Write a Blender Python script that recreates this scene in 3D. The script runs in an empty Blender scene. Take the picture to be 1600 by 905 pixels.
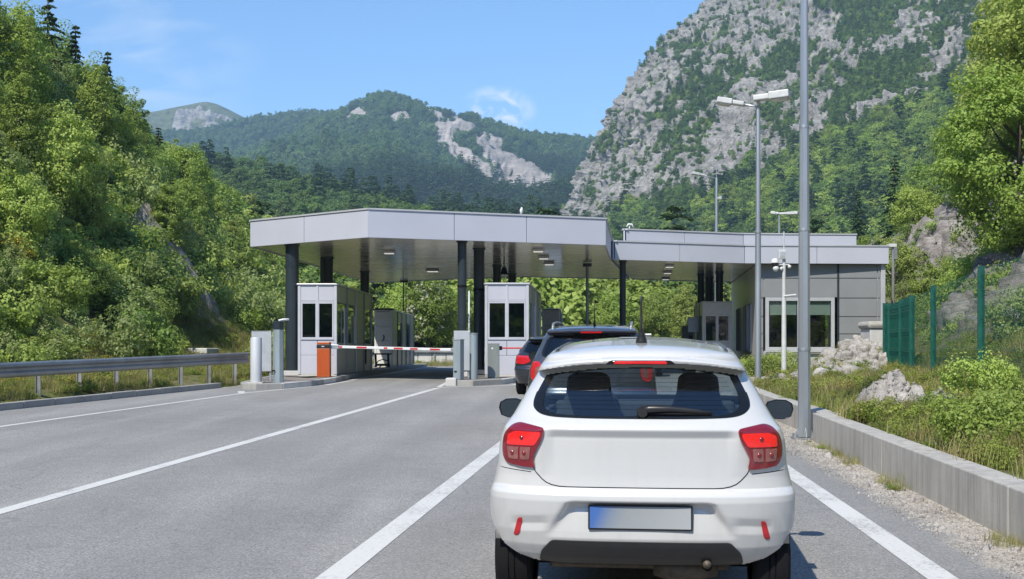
import bpy, math, random
import numpy as np
from mathutils import Vector, Matrix

random.seed(7)
RNG = np.random.default_rng(11)
SC = bpy.context.scene
COL = SC.collection

# ------------------------------------------------------------------ camera, sky, sun, exposure
F, HZ, EYE = 1900.0, 547.0, 1.62           # focal length and horizon row (1600 px wide photo), eye height
cam = bpy.data.cameras.new('camera')
cam.sensor_width = 36.0
cam.lens = 36.0 * F / 1600.0
cam.shift_y = (HZ - 452.5) / 1600.0
cam.clip_start, cam.clip_end = 0.1, 12000.0
camo = bpy.data.objects.new('camera', cam)
camo.location = (0, 0, EYE)
camo.rotation_euler = (math.radians(90), 0, 0)
COL.objects.link(camo)
SC.camera = camo

SUN = Vector((-0.42, -0.78, 1.0)).normalized()
EL = math.asin(SUN.z)
AZ = math.atan2(SUN.x, SUN.y)
world = bpy.data.worlds.new('World')
SC.world = world
world.use_nodes = True
wn, wl = world.node_tree.nodes, world.node_tree.links
wn.clear()
sky = wn.new('ShaderNodeTexSky')
sky.sky_type = 'NISHITA'
sky.sun_disc = False
sky.sun_elevation = EL
sky.sun_rotation = AZ
sky.altitude = 900
sky.air_density = 1.0
sky.dust_density = 0.15
sky.ozone_density = 4.0
bg = wn.new('ShaderNodeBackground')
bg.inputs['Strength'].default_value = 0.118
wout = wn.new('ShaderNodeOutputWorld')


def wmath(op, a, b=None, clamp=False):
    n = wn.new('ShaderNodeMath')
    n.operation = op
    n.use_clamp = clamp
    for i, v in enumerate((a, b)):
        if v is None:
            continue
        if isinstance(v, (int, float)):
            n.inputs[i].default_value = v
        else:
            wl.new(v, n.inputs[i])
    return n.outputs[0]


wtc = wn.new('ShaderNodeTexCoord')
wsep = wn.new('ShaderNodeSeparateXYZ')
wl.new(wtc.outputs['Generated'], wsep.inputs[0])
ry = wmath('MAXIMUM', wsep.outputs[1], 0.05)
sx = wmath('DIVIDE', wsep.outputs[0], ry)           # direction tangents: where in the sky the clouds are
sz = wmath('DIVIDE', wsep.outputs[2], ry)
wcomb = wn.new('ShaderNodeCombineXYZ')
wl.new(sx, wcomb.inputs[0])
wl.new(sz, wcomb.inputs[1])


def cloud(cx, cz, rx, rz, scale, lo, hi, stretch=1.0, rot=0.0, detail=7):
    mp = wn.new('ShaderNodeMapping')
    mp.inputs['Scale'].default_value = (1.0, stretch, 1.0)
    mp.inputs['Rotation'].default_value = (0, 0, rot)
    wl.new(wcomb.outputs[0], mp.inputs[0])
    nz = wn.new('ShaderNodeTexNoise')
    nz.inputs['Scale'].default_value = scale
    nz.inputs['Detail'].default_value = detail
    nz.inputs['Distortion'].default_value = 0.6
    wl.new(mp.outputs[0], nz.inputs['Vector'])
    dx = wmath('DIVIDE', wmath('SUBTRACT', sx, cx), rx)
    dz = wmath('DIVIDE', wmath('SUBTRACT', sz, cz), rz)
    d2 = wmath('ADD', wmath('MULTIPLY', dx, dx), wmath('MULTIPLY', dz, dz))
    fall = wmath('SUBTRACT', 1.0, d2, True)
    v = wmath('MULTIPLY', wmath('SUBTRACT', nz.outputs['Fac'], lo), 1.0 / (hi - lo), True)
    return wmath('MULTIPLY', v, fall)


c1 = cloud(-0.012, 0.197, 0.034, 0.022, 55.0, 0.43, 0.66, 1.3, -0.4)
c2 = cloud(-0.33, 0.235, 0.13, 0.075, 16.0, 0.42, 0.85, 3.2, -0.5)
c3 = cloud(-0.32, 0.19, 0.12, 0.03, 12.0, 0.35, 0.9, 4.0, -0.15)
ctot = wmath('ADD', wmath('MULTIPLY', c1, 0.85), wmath('ADD', wmath('MULTIPLY', c2, 0.42), wmath('MULTIPLY', c3, 0.30)), True)
hsv = wn.new('ShaderNodeHueSaturation')
hsv.inputs['Saturation'].default_value = 1.1
wl.new(sky.outputs[0], hsv.inputs['Color'])
wmix = wn.new('ShaderNodeMix')
wmix.data_type = 'RGBA'
wl.new(ctot, wmix.inputs[0])
wl.new(hsv.outputs[0], wmix.inputs[6])
wmix.inputs[7].default_value = (5.6, 5.8, 6.1, 1)
wl.new(wmix.outputs[2], bg.inputs['Color'])
wl.new(bg.outputs[0], wout.inputs['Surface'])

sl = bpy.data.lights.new('sun', 'SUN')
sl.energy = 3.3
sl.angle = math.radians(0.5)
sl.color = (1.0, 0.935, 0.80)
so = bpy.data.objects.new('sun', sl)
so.rotation_euler = SUN.to_track_quat('Z', 'Y').to_euler()
so.location = (-40, -60, 90)
COL.objects.link(so)

vs = SC.view_settings
SC.display_settings.display_device = 'sRGB'
vs.view_transform = 'Standard'
vs.look = 'None'
vs.gamma = 1.0
vs.use_curve_mapping = False
vs.exposure = 0.88
cy = SC.cycles
cy.use_denoising = True
cy.max_bounces = 10
cy.transparent_max_bounces = 12
cy.diffuse_bounces = 6
cy.glossy_bounces = 3
cy.transmission_bounces = 6
cy.volume_bounces = 0
cy.caustics_reflective = False
cy.caustics_refractive = False


# ------------------------------------------------------------------ geometry of the place
def P(px, py, y):
    """World point seen at a photo position, y metres ahead (survey of the photograph)."""
    return Vector(((px - 800.0) * y / F, y, EYE - (py - HZ) * y / F))


def gz(y):
    """Height of the carriageway: climbs at two per cent to a level plaza."""
    y = np.asarray(y, dtype=float)
    t = np.clip(y - 32.0, 0, 10)
    return 0.0195 * np.minimum(y, 32.0) + 0.0195 * (t - t * t / 20.0)


def g(y):
    return float(gz(y))


def interp(tab, y):
    a = np.array(tab)
    return np.interp(y, a[:, 0], a[:, 1])


KERB = [(-20, -19.2), (6, -14.1), (23.3, -9.8), (33.0, -7.4), (36, -7.45), (80, -8.2)]
RIGHT = [(-20, 2.1), (8.9, 3.76), (17.2, 4.23), (17.25, 4.38), (22, 4.54), (27, 4.9), (30, 6.0), (36, 7.6), (45, 9.0), (60, 11.4), (90, 16)]
FENCE = [(-10, 5.6), (8, 6.6), (15, 7.2), (20.5, 7.9), (24.3, 8.4), (26.4, 8.67), (33.9, 10.4), (40, 12.6), (46, 14.9), (60, 16.0), (140, 26)]
FOOT = [(-20, -23), (6, -17.6), (23.3, -13.2), (33, -10.9), (48, -10.6), (90, -14.5), (140, -20)]


# value noise
_PERM = RNG.permutation(4096)
_VAL = RNG.random(4096) * 2 - 1


def vnoise(p):
    p = np.asarray(p, dtype=float)
    i = np.floor(p).astype(np.int64)
    f = p - i
    f = f * f * f * (f * (f * 6 - 15) + 10)

    def h(a, b, c):
        return _VAL[_PERM[(_PERM[(_PERM[a & 4095] + b) & 4095] + c) & 4095]]
    x, y, z = i[..., 0], i[..., 1], i[..., 2]
    fx, fy, fz = f[..., 0], f[..., 1], f[..., 2]
    c = [[[h(x + a, y + b, z + d) for d in (0, 1)] for b in (0, 1)] for a in (0, 1)]
    l = lambda u, v, t: u + (v - u) * t
    return l(l(l(c[0][0][0], c[0][0][1], fz), l(c[0][1][0], c[0][1][1], fz), fy),
             l(l(c[1][0][0], c[1][0][1], fz), l(c[1][1][0], c[1][1][1], fz), fy), fx)


def fbm(p, oct=4, gain=0.5, ridged=False):
    s, a, q = 0.0, 1.0, np.asarray(p, dtype=float)
    for k in range(oct):
        n = vnoise(q)
        s = s + a * ((1 - 2 * np.abs(n)) if ridged else n)
        q = q * 2.03 + 17.3
        a *= gain
    return s


# ------------------------------------------------------------------ materials
def new_mat(name):
    m = bpy.data.materials.new(name)
    m.use_nodes = True
    nt = m.node_tree
    return m, nt, nt.nodes['Principled BSDF']


def nd(nt, typ, **kw):
    n = nt.nodes.new(typ)
    for k, v in kw.items():
        if k in n.inputs:
            n.inputs[k].default_value = v
        else:
            setattr(n, k, v)
    return n


def ramp(nt, fac, stops):
    r = nt.nodes.new('ShaderNodeValToRGB')
    e = r.color_ramp.elements
    while len(e) < len(stops):
        e.new(0.5)
    for k, (p, c) in enumerate(stops):
        e[k].position = p
        e[k].color = (*c, 1) if len(c) == 3 else c
    nt.links.new(fac, r.inputs[0])
    return r.outputs[0]


def mixc(nt, fac, a, b, mode='MIX'):
    n = nt.nodes.new('ShaderNodeMix')
    n.data_type = 'RGBA'
    n.blend_type = mode
    for i, v in ((0, fac), (6, a), (7, b)):
        if isinstance(v, (int, float)):
            n.inputs[i].default_value = v
        elif isinstance(v, tuple):
            n.inputs[i].default_value = (*v, 1) if len(v) == 3 else v
        else:
            nt.links.new(v, n.inputs[i])
    return n.outputs[2]


def fmath(nt, op, a, b=0.0, clamp=False):
    n = nt.nodes.new('ShaderNodeMath')
    n.operation = op
    n.use_clamp = clamp
    for i, v in enumerate((a, b)):
        if isinstance(v, (int, float)):
            n.inputs[i].default_value = v
        else:
            nt.links.new(v, n.inputs[i])
    return n.outputs[0]


def pos(nt, world=True, scale=(1, 1, 1)):
    if world:
        s = nt.nodes.new('ShaderNodeNewGeometry').outputs['Position']
    else:
        s = nt.nodes.new('ShaderNodeTexCoord').outputs['Object']
    mp = nt.nodes.new('ShaderNodeMapping')
    mp.inputs['Scale'].default_value = scale
    nt.links.new(s, mp.inputs[0])
    return mp.outputs[0]


def noise(nt, vec, scale, detail=4, rough=0.55, dist=0.0):
    n = nt.nodes.new('ShaderNodeTexNoise')
    n.inputs['Scale'].default_value = scale
    n.inputs['Detail'].default_value = detail
    n.inputs['Roughness'].default_value = rough
    n.inputs['Distortion'].default_value = dist
    nt.links.new(vec, n.inputs['Vector'])
    return n.outputs['Fac']


def bump(nt, bsdf, h, strength=0.3, dist=0.02):
    b = nt.nodes.new('ShaderNodeBump')
    b.inputs['Strength'].default_value = strength
    b.inputs['Distance'].default_value = dist
    nt.links.new(h, b.inputs['Height'])
    nt.links.new(b.outputs[0], bsdf.inputs['Normal'])


def simple(name, col, rough=0.5, metal=0.0, var=0.12, scale=6.0, coat=0.0, bumpy=0.0, emit=None, spec=None, world=True, streak=False, rvar=0.12):
    """A painted, metal, plastic or stone surface with a little wear in colour and gloss."""
    m, nt, b = new_mat(name)
    v = pos(nt, world, (1, 1, 0.18) if streak else (1, 1, 1))
    n = noise(nt, v, scale, 6, 0.6)
    c = np.array(col)
    lo, hi = tuple(np.clip(c * (1 - var), 0, 1)), tuple(np.clip(c * (1 + var), 0, 1))
    nt.links.new(ramp(nt, n, [(0.3, lo), (0.7, hi)]), b.inputs['Base Color'])
    nt.links.new(ramp(nt, n, [(0.3, (rough * (1 - rvar),) * 3), (0.75, (min(1, rough * (1 + rvar)),) * 3)]), b.inputs['Roughness'])
    b.inputs['Metallic'].default_value = metal
    if coat:
        b.inputs['Coat Weight'].default_value = coat
        b.inputs['Coat Roughness'].default_value = 0.04
    if spec is not None:
        b.inputs['Specular IOR Level'].default_value = spec
    if bumpy:
        bump(nt, b, noise(nt, v, scale * 8, 5, 0.6), bumpy, 0.01)
    if emit:
        b.inputs['Emission Color'].default_value = (*emit[0], 1)
        b.inputs['Emission Strength'].default_value = emit[1]
    return m


def glass(name, tint, refl=0.06, rough=0.02, extra=0.0):
    """Thin tinted pane: passes light straight through, mirrors at grazing angles."""
    m, nt, b = new_mat(name)
    nt.nodes.remove(b)
    tr = nd(nt, 'ShaderNodeBsdfTransparent')
    tr.inputs[0].default_value = (*tint, 1)
    gl = nd(nt, 'ShaderNodeBsdfGlossy')
    gl.inputs['Roughness'].default_value = rough
    ge = nd(nt, 'ShaderNodeNewGeometry')
    dt = nt.nodes.new('ShaderNodeVectorMath')
    dt.operation = 'DOT_PRODUCT'
    nt.links.new(ge.outputs['Normal'], dt.inputs[0])
    nt.links.new(ge.outputs['Incoming'], dt.inputs[1])
    c1m = fmath(nt, 'SUBTRACT', 1.0, fmath(nt, 'ABSOLUTE', dt.outputs['Value']), True)
    fac = fmath(nt, 'ADD', fmath(nt, 'MULTIPLY', fmath(nt, 'POWER', c1m, 5.0), 0.9), 0.04 + extra, True)
    mx = nd(nt, 'ShaderNodeMixShader')
    nt.links.new(fac, mx.inputs[0])
    nt.links.new(tr.outputs[0], mx.inputs[1])
    nt.links.new(gl.outputs[0], mx.inputs[2])
    nt.links.new(mx.outputs[0], nt.nodes['Material Output'].inputs['Surface'])
    return m


def foliage(name, dark, light, alt=None, transl=0.3, rough=0.5):
    m, nt, b = new_mat(name)
    ge = nt.nodes.new('ShaderNodeNewGeometry')
    oi = nt.nodes.new('ShaderNodeObjectInfo')
    base = ramp(nt, ge.outputs['Random Per Island'], [(0.0, dark), (1.0, light)])
    if alt:
        base = mixc(nt, fmath(nt, 'MULTIPLY', oi.outputs['Random'], 0.75), base, alt)
    hs = nt.nodes.new('ShaderNodeHueSaturation')
    nt.links.new(base, hs.inputs['Color'])
    r2 = fmath(nt, 'FRACT', fmath(nt, 'MULTIPLY', oi.outputs['Random'], 7.31))
    nt.links.new(fmath(nt, 'ADD', fmath(nt, 'MULTIPLY', r2, 0.6), 0.72), hs.inputs['Value'])
    nt.links.new(hs.outputs[0], b.inputs['Base Color'])
    b.inputs['Roughness'].default_value = rough
    b.inputs['Specular IOR Level'].default_value = 0.35
    tl = nd(nt, 'ShaderNodeBsdfTranslucent')
    nt.links.new(mixc(nt, 0.5, hs.outputs[0], (0.26, 0.34, 0.03)), tl.inputs[0])
    mx = nd(nt, 'ShaderNodeMixShader')
    mx.inputs[0].default_value = transl
    nt.links.new(b.outputs[0], mx.inputs[1])
    nt.links.new(tl.outputs[0], mx.inputs[2])
    nt.links.new(mx.outputs[0], nt.nodes['Material Output'].inputs['Surface'])
    return m


M = {}
M['leaf'] = foliage('broadleaf', (0.155, 0.270, 0.048), (0.345, 0.480, 0.105), (0.400, 0.470, 0.115), 0.48)
M['leaf_light'] = foliage('light broadleaf', (0.225, 0.350, 0.062), (0.440, 0.560, 0.145), (0.490, 0.550, 0.155), 0.48)
M['leaf_dark'] = foliage('dark broadleaf', (0.085, 0.175, 0.042), (0.195, 0.315, 0.075), (0.225, 0.310, 0.075), 0.42)
M['leaf_grey'] = foliage('grey willow leaf', (0.240, 0.330, 0.115), (0.430, 0.510, 0.215), (0.44, 0.49, 0.18), 0.48)
M['needle'] = foliage('spruce needles', (0.036, 0.082, 0.036), (0.085, 0.150, 0.055), None, 0.15, 0.6)
M['leaf_far'] = foliage('far broadleaf', (0.052, 0.112, 0.036), (0.135, 0.240, 0.074), (0.155, 0.235, 0.07), 0.38)
M['leaf_far_dark'] = foliage('far dark wood', (0.032, 0.075, 0.034), (0.080, 0.145, 0.054), None, 0.3)
M['leaf_ridge'] = foliage('ridge broadleaf', (0.060, 0.125, 0.032), (0.160, 0.265, 0.065), (0.175, 0.255, 0.062), 0.4)
M['blossom'] = foliage('pale flower heads', (0.42, 0.43, 0.30), (0.60, 0.60, 0.46), None, 0.2)
M['grass'] = foliage('meadow grass', (0.140, 0.185, 0.036), (0.300, 0.330, 0.095), (0.40, 0.35, 0.15), 0.35, 0.6)
M['weed'] = foliage('green weeds', (0.130, 0.210, 0.032), (0.270, 0.350, 0.065), (0.31, 0.33, 0.06), 0.4)
M['straw'] = foliage('dry grass', (0.24, 0.20, 0.085), (0.40, 0.33, 0.16), None, 0.25, 0.7)
M['yellow_flower'] = foliage('yellow broom', (0.20, 0.17, 0.02), (0.45, 0.36, 0.02), None, 0.2)
M['bark'] = simple('bark', (0.085, 0.070, 0.052), 0.9, 0, 0.4, 9, bumpy=0.5)
M['galv'] = simple('galvanised steel', (0.50, 0.535, 0.57), 0.42, 0.75, 0.10, 3.0, streak=True, bumpy=0.05)
M['galv_dull'] = simple('weathered guard rail zinc', (0.36, 0.37, 0.375), 0.5, 0.65, 0.22, 1.3, bumpy=0.05)
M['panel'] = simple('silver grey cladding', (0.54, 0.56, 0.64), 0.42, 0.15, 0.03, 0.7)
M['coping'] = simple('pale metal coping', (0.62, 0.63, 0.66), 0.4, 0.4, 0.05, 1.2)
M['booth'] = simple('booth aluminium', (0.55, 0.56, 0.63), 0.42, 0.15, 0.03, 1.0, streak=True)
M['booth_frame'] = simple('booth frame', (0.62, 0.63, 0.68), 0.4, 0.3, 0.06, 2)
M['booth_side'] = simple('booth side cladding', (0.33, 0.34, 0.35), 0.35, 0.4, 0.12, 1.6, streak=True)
M['column'] = simple('anthracite column paint', (0.028, 0.038, 0.048), 0.30, 0.0, 0.15, 2.0, coat=0.3)
M['dark'] = simple('black rubber', (0.011, 0.011, 0.012), 0.85, 0, 0.2, 12, spec=0.15)
M['plastic'] = simple('black plastic', (0.020, 0.020, 0.022), 0.38, 0, 0.12, 20, world=False)
M['orange'] = simple('orange cabinet paint', (0.46, 0.085, 0.014), 0.42, 0, 0.10, 5, coat=0.2, streak=True)
M['white_paint'] = simple('white enamel', (0.74, 0.75, 0.76), 0.35, 0, 0.06, 5)
M['red_paint'] = simple('red stripe paint', (0.52, 0.035, 0.035), 0.4, 0, 0.12, 8)
M['cabinet'] = simple('grey green cabinet paint', (0.22, 0.245, 0.235), 0.5, 0.1, 0.1, 5, streak=True)
M['post_grey'] = simple('grey green steel post', (0.31, 0.37, 0.40), 0.45, 0.3, 0.14, 3, streak=True)
M['board'] = simple('aluminium sign board back', (0.50, 0.53, 0.56), 0.5, 0.4, 0.08, 3)
M['bollard'] = simple('pale grey bollard paint', (0.52, 0.54, 0.57), 0.45, 0.1, 0.10, 4, streak=True)
M['green'] = simple('green powder coat', (0.006, 0.085, 0.062), 0.42, 0, 0.15, 7)
M['lamp_grey'] = simple('lamp housing', (0.60, 0.61, 0.61), 0.45, 0.1, 0.08, 6)
M['lens'] = simple('lamp glass', (0.62, 0.58, 0.46), 0.15, 0, 0.15, 10)
M['lit_lens'] = simple('lit lamp diffuser', (0.8, 0.8, 0.78), 0.3, 0, 0.1, 10, emit=((1.0, 0.96, 0.88), 0.30))
M['wallpanel'] = simple('grey facade panel', (0.255, 0.265, 0.278), 0.45, 0.05, 0.05, 0.9)
M['wallpanel_side'] = simple('ribbed pale facade panel', (0.62, 0.62, 0.61), 0.38, 0.1, 0.06, 1.2, streak=True)
M['joint'] = simple('pale joint profile', (0.52, 0.53, 0.54), 0.45, 0.3, 0.05, 3)
M['blind'] = simple('roller blind', (0.74, 0.80, 0.74), 0.8, 0, 0.04, 3)
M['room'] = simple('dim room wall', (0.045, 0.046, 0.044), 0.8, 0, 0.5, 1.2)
M['pane'] = glass('booth window pane', (0.34, 0.38, 0.38), extra=0.07)
M['pane_dark'] = glass('office window pane', (0.70, 0.75, 0.74), extra=0.06)
M['car_glass'] = glass('car window tinted', (0.72, 0.80, 0.83), extra=0.10)
M['car_glass_dark'] = glass('car window dark', (0.10, 0.11, 0.13), extra=0.05)
M['car_white'] = simple('white car paint', (0.60, 0.605, 0.615), 0.30, 0, 0.012, 2, coat=0.9, world=False)
M['car_black'] = simple('black car paint', (0.016, 0.019, 0.026), 0.28, 0.0, 0.1, 2, coat=1.0, world=False)
M['car_blue'] = simple('dark blue metallic paint', (0.050, 0.062, 0.090), 0.3, 0.6, 0.06, 2, coat=1.0, world=False)
M['car_brown'] = simple('dark grey metallic paint', (0.10, 0.105, 0.125), 0.28, 0.6, 0.06, 2, coat=1.0, world=False)
M['car_silver'] = simple('silver roof paint', (0.5, 0.51, 0.5), 0.3, 0.5, 0.05, 2, coat=0.6, world=False)
M['gloss_black'] = simple('gloss black border', (0.008, 0.009, 0.010), 0.12, 0, 0.1, 10, world=False)
M['seat'] = simple('dark seat cloth', (0.05, 0.060, 0.070), 0.85, 0, 0.15, 30, world=False)
M['headliner'] = simple('grey headliner', (0.20, 0.22, 0.23), 0.9, 0, 0.05, 9, world=False)
M['lamp_red'] = simple('dark red lens', (0.19, 0.005, 0.014), 0.12, 0, 0.1, 8, coat=1.0, world=False)
M['brake'] = simple('lit brake lens', (0.58, 0.014, 0.014), 0.2, 0, 0.12, 60, coat=1.0, emit=((1.0, 0.015, 0.02), 0.20), world=False)
M['brake_dim'] = simple('dimly glowing red lens', (0.42, 0.010, 0.018), 0.15, 0, 0.12, 30, coat=1.0, emit=((1.0, 0.02, 0.03), 0.08), world=False)  # faint red glow added to the lens itself
M['clear_lens'] = simple('clear lamp lens', (0.30, 0.11, 0.10), 0.15, 0.2, 0.35, 24, coat=1.0, world=False)
M['reflector'] = simple('red reflector', (0.45, 0.012, 0.02), 0.25, 0, 0.08, 50, coat=0.6, world=False)
M['chrome'] = simple('chrome', (0.6, 0.6, 0.6), 0.15, 1.0, 0.05, 5, world=False)
M['rim'] = simple('alloy rim', (0.42, 0.43, 0.44), 0.35, 0.8, 0.08, 9, world=False)
M['mirror'] = simple('mirror glass', (0.10, 0.13, 0.16), 0.08, 1.0, 0.05, 5, world=False)
M['rust'] = simple('exhaust steel', (0.10, 0.085, 0.07), 0.6, 0.6, 0.4, 20, world=False)
M['tabletop'] = simple('weathered white slab', (0.55, 0.56, 0.52), 0.7, 0, 0.15, 3)
M['yellow'] = simple('yellow plastic', (0.62, 0.42, 0.02), 0.4, 0, 0.1, 4)


def m_car_white():
    m, nt, b = new_mat('white car paint with road dust')
    v = pos(nt, False)
    tc = nt.nodes.new('ShaderNodeTexCoord').outputs['Object']
    sp = nt.nodes.new('ShaderNodeSeparateXYZ')
    nt.links.new(tc, sp.inputs[0])
    n = noise(nt, v, 5.0, 6, 0.65)
    n2 = noise(nt, pos(nt, False, (9, 9, 1.3)), 2.0, 5, 0.6)
    low = fmath(nt, 'MULTIPLY', fmath(nt, 'SUBTRACT', 0.72, sp.outputs[2]), 2.4, True)
    dust = fmath(nt, 'MULTIPLY', low, fmath(nt, 'MULTIPLY', fmath(nt, 'ADD', n, n2), 0.42))
    dust = fmath(nt, 'ADD', dust, fmath(nt, 'MULTIPLY', ramp(nt, n2, [(0.5, (0, 0, 0)), (0.8, (1, 1, 1))]), 0.10))
    nt.links.new(mixc(nt, dust, (0.565, 0.57, 0.575), (0.33, 0.31, 0.28)), b.inputs['Base Color'])
    nt.links.new(ramp(nt, dust, [(0.0, (0.28, 0.28, 0.28)), (0.5, (0.6, 0.6, 0.6))]), b.inputs['Roughness'])
    b.inputs['Coat Weight'].default_value = 0.9
    b.inputs['Coat Roughness'].default_value = 0.05
    return m


def m_plate():
    m, nt, b = new_mat('number plate face')
    tc = nt.nodes.new('ShaderNodeTexCoord').outputs['Object']
    sp = nt.nodes.new('ShaderNodeSeparateXYZ')
    nt.links.new(tc, sp.inputs[0])
    t = fmath(nt, 'ADD', sp.outputs[0], fmath(nt, 'MULTIPLY', sp.outputs[2], -0.45))
    col = ramp(nt, fmath(nt, 'ADD', fmath(nt, 'MULTIPLY', t, 1.45), 0.5), [(0.06, (0.045, 0.13, 0.42)), (0.15, (0.06, 0.14, 0.38)), (0.27, (0.20, 0.24, 0.31)), (0.38, (0.27, 0.29, 0.31)), (1.0, (0.37, 0.39, 0.40))])
    nt.links.new(col, b.inputs['Base Color'])
    b.inputs['Roughness'].default_value = 0.35
    return m


def m_asphalt():
    m, nt, b = new_mat('worn asphalt')
    v = pos(nt)
    big = noise(nt, v, 0.22, 5, 0.6)
    mid = noise(nt, v, 1.7, 6, 0.65, 0.4)
    vor = nd(nt, 'ShaderNodeTexVoronoi')
    vor.inputs['Scale'].default_value = 85
    nt.links.new(v, vor.inputs['Vector'])
    fine = noise(nt, v, 60, 4, 0.7)
    stone = mixc(nt, 0.72, vor.outputs['Color'], fine)
    bw = nd(nt, 'ShaderNodeRGBToBW')
    nt.links.new(stone, bw.inputs[0])
    spk = ramp(nt, bw.outputs[0], [(0.26, (0.120, 0.118, 0.115)), (0.48, (0.262, 0.257, 0.250)), (0.70, (0.440, 0.432, 0.422))])
    lng = noise(nt, pos(nt, True, (1.6, 0.10, 1)), 1.0, 4, 0.6)
    tone = ramp(nt, fmath(nt, 'ADD', fmath(nt, 'MULTIPLY', big, 0.42), fmath(nt, 'ADD', fmath(nt, 'MULTIPLY', mid, 0.22), fmath(nt, 'MULTIPLY', lng, 0.42))),
                [(0.36, (0.74, 0.74, 0.745)), (0.64, (1.14, 1.14, 1.13))])
    c = mixc(nt, 1.0, spk, tone, 'MULTIPLY')
    # faint darker wheel tracks along the lanes
    sx2 = nt.nodes.new('ShaderNodeSeparateXYZ')
    nt.links.new(v, sx2.inputs[0])
    uu_ = fmath(nt, 'ADD', fmath(nt, 'SUBTRACT', sx2.outputs[0], fmath(nt, 'MULTIPLY', sx2.outputs[1], 0.118)), fmath(nt, 'MULTIPLY', big, 0.5))
    tr_ = fmath(nt, 'MULTIPLY', fmath(nt, 'SINE', fmath(nt, 'MULTIPLY', uu_, 3.5904)), 0.5)
    tr_ = fmath(nt, 'MULTIPLY', fmath(nt, 'ADD', tr_, 0.5, True), ramp(nt, lng, [(0.40, (0.05, 0.05, 0.05)), (0.62, (0.42, 0.42, 0.42))]))
    c = mixc(nt, tr_, c, (0.155, 0.153, 0.150))
    # fine cracks
    vc = nd(nt, 'ShaderNodeTexVoronoi', feature='DISTANCE_TO_EDGE')
    vc.inputs['Scale'].default_value = 0.16
    wob = nt.nodes.new('ShaderNodeVectorMath')
    wob.operation = 'ADD'
    nzc = nd(nt, 'ShaderNodeTexNoise')
    nzc.inputs['Scale'].default_value = 0.9
    nzc.inputs['Detail'].default_value = 6
    nt.links.new(v, nzc.inputs['Vector'])
    nt.links.new(v, wob.inputs[0])
    nt.links.new(nzc.outputs['Color'], wob.inputs[1])
    nt.links.new(wob.outputs[0], vc.inputs['Vector'])
    crack = ramp(nt, vc.outputs['Distance'], [(0.0, (1, 1, 1)), (0.0035, (0, 0, 0))])
    crk = fmath(nt, 'MULTIPLY', crack, ramp(nt, mid, [(0.5, (0, 0, 0)), (0.62, (0.5, 0.5, 0.5))]))
    c = mixc(nt, crk, c, (0.10, 0.10, 0.10))
    # oil drips and old patch outlines
    vo = nd(nt, 'ShaderNodeTexVoronoi')
    vo.inputs['Scale'].default_value = 1.1
    nt.links.new(wob.outputs[0], vo.inputs['Vector'])
    oil = ramp(nt, vo.outputs['Distance'], [(0.03, (0.55, 0.55, 0.55)), (0.12, (0, 0, 0))])
    c = mixc(nt, fmath(nt, 'MULTIPLY', oil, ramp(nt, big, [(0.48, (0, 0, 0)), (0.62, (1, 1, 1))])), c, (0.10, 0.098, 0.095))
    # gravel and dust drifting in from the verge
    at = nd(nt, 'ShaderNodeAttribute', attribute_name='gravel')
    gm = fmath(nt, 'ADD', at.outputs['Fac'], fmath(nt, 'MULTIPLY', fmath(nt, 'SUBTRACT', mid, 0.5), 1.1))
    gm = ramp(nt, fmath(nt, 'ADD', gm, fmath(nt, 'MULTIPLY', fmath(nt, 'SUBTRACT', fine, 0.5), 0.5)), [(0.42, (0, 0, 0)), (0.66, (1, 1, 1))])
    gv = nd(nt, 'ShaderNodeTexVoronoi')
    gv.inputs['Scale'].default_value = 42
    nt.links.new(v, gv.inputs['Vector'])
    gb = nd(nt, 'ShaderNodeRGBToBW')
    nt.links.new(gv.outputs['Color'], gb.inputs[0])
    gcol = ramp(nt, gb.outputs[0], [(0.2, (0.24, 0.215, 0.185)), (0.5, (0.42, 0.385, 0.34)), (0.8, (0.58, 0.545, 0.49))])
    gcol = mixc(nt, fmath(nt, 'MULTIPLY', big, 0.4), gcol, (0.34, 0.27, 0.20))
    c = mixc(nt, gm, c, gcol)
    nt.links.new(c, b.inputs['Base Color'])
    b.inputs['Roughness'].default_value = 0.88
    b.inputs['Specular IOR Level'].default_value = 0.3
    hgt = mixc(nt, gm, bw.outputs[0], gv.outputs['Distance'])
    bump(nt, b, hgt, 0.55, 0.012)
    return m


def m_marking():
    m, nt, b = new_mat('worn road paint')
    v = pos(nt)
    n = noise(nt, v, 28, 6, 0.75)
    n2 = noise(nt, v, 1.2, 4, 0.6)
    wear = ramp(nt, fmath(nt, 'ADD', n, fmath(nt, 'MULTIPLY', n2, 0.5)), [(0.54, (0.30, 0.295, 0.285)), (0.74, (0.60, 0.595, 0.575))])
    nt.links.new(wear, b.inputs['Base Color'])
    b.inputs['Roughness'].default_value = 0.75
    bump(nt, b, n, 0.25, 0.006)
    return m


def m_concrete(name, col, stain=0.5):
    m, nt, b = new_mat(name)
    v = pos(nt)
    n1 = noise(nt, v, 1.6, 6, 0.65)
    st = noise(nt, pos(nt, True, (7.0, 7.0, 0.4)), 1.6, 6, 0.72)
    n3 = noise(nt, v, 45, 4, 0.7)
    c = np.array(col)
    base = ramp(nt, n1, [(0.3, tuple(c * 0.82)), (0.7, tuple(c * 1.14))])
    base = mixc(nt, fmath(nt, 'MULTIPLY', ramp(nt, st, [(0.45, (0, 0, 0)), (0.72, (1, 1, 1))]), stain), base, tuple(c * 0.48))
    base = mixc(nt, ramp(nt, n3, [(0.62, (0, 0, 0)), (0.75, (0.5, 0.5, 0.5))]), base, tuple(c * 0.55))
    nt.links.new(base, b.inputs['Base Color'])
    b.inputs['Roughness'].default_value = 0.88
    bump(nt, b, fmath(nt, 'ADD', n3, n1), 0.3, 0.012)
    return m


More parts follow.
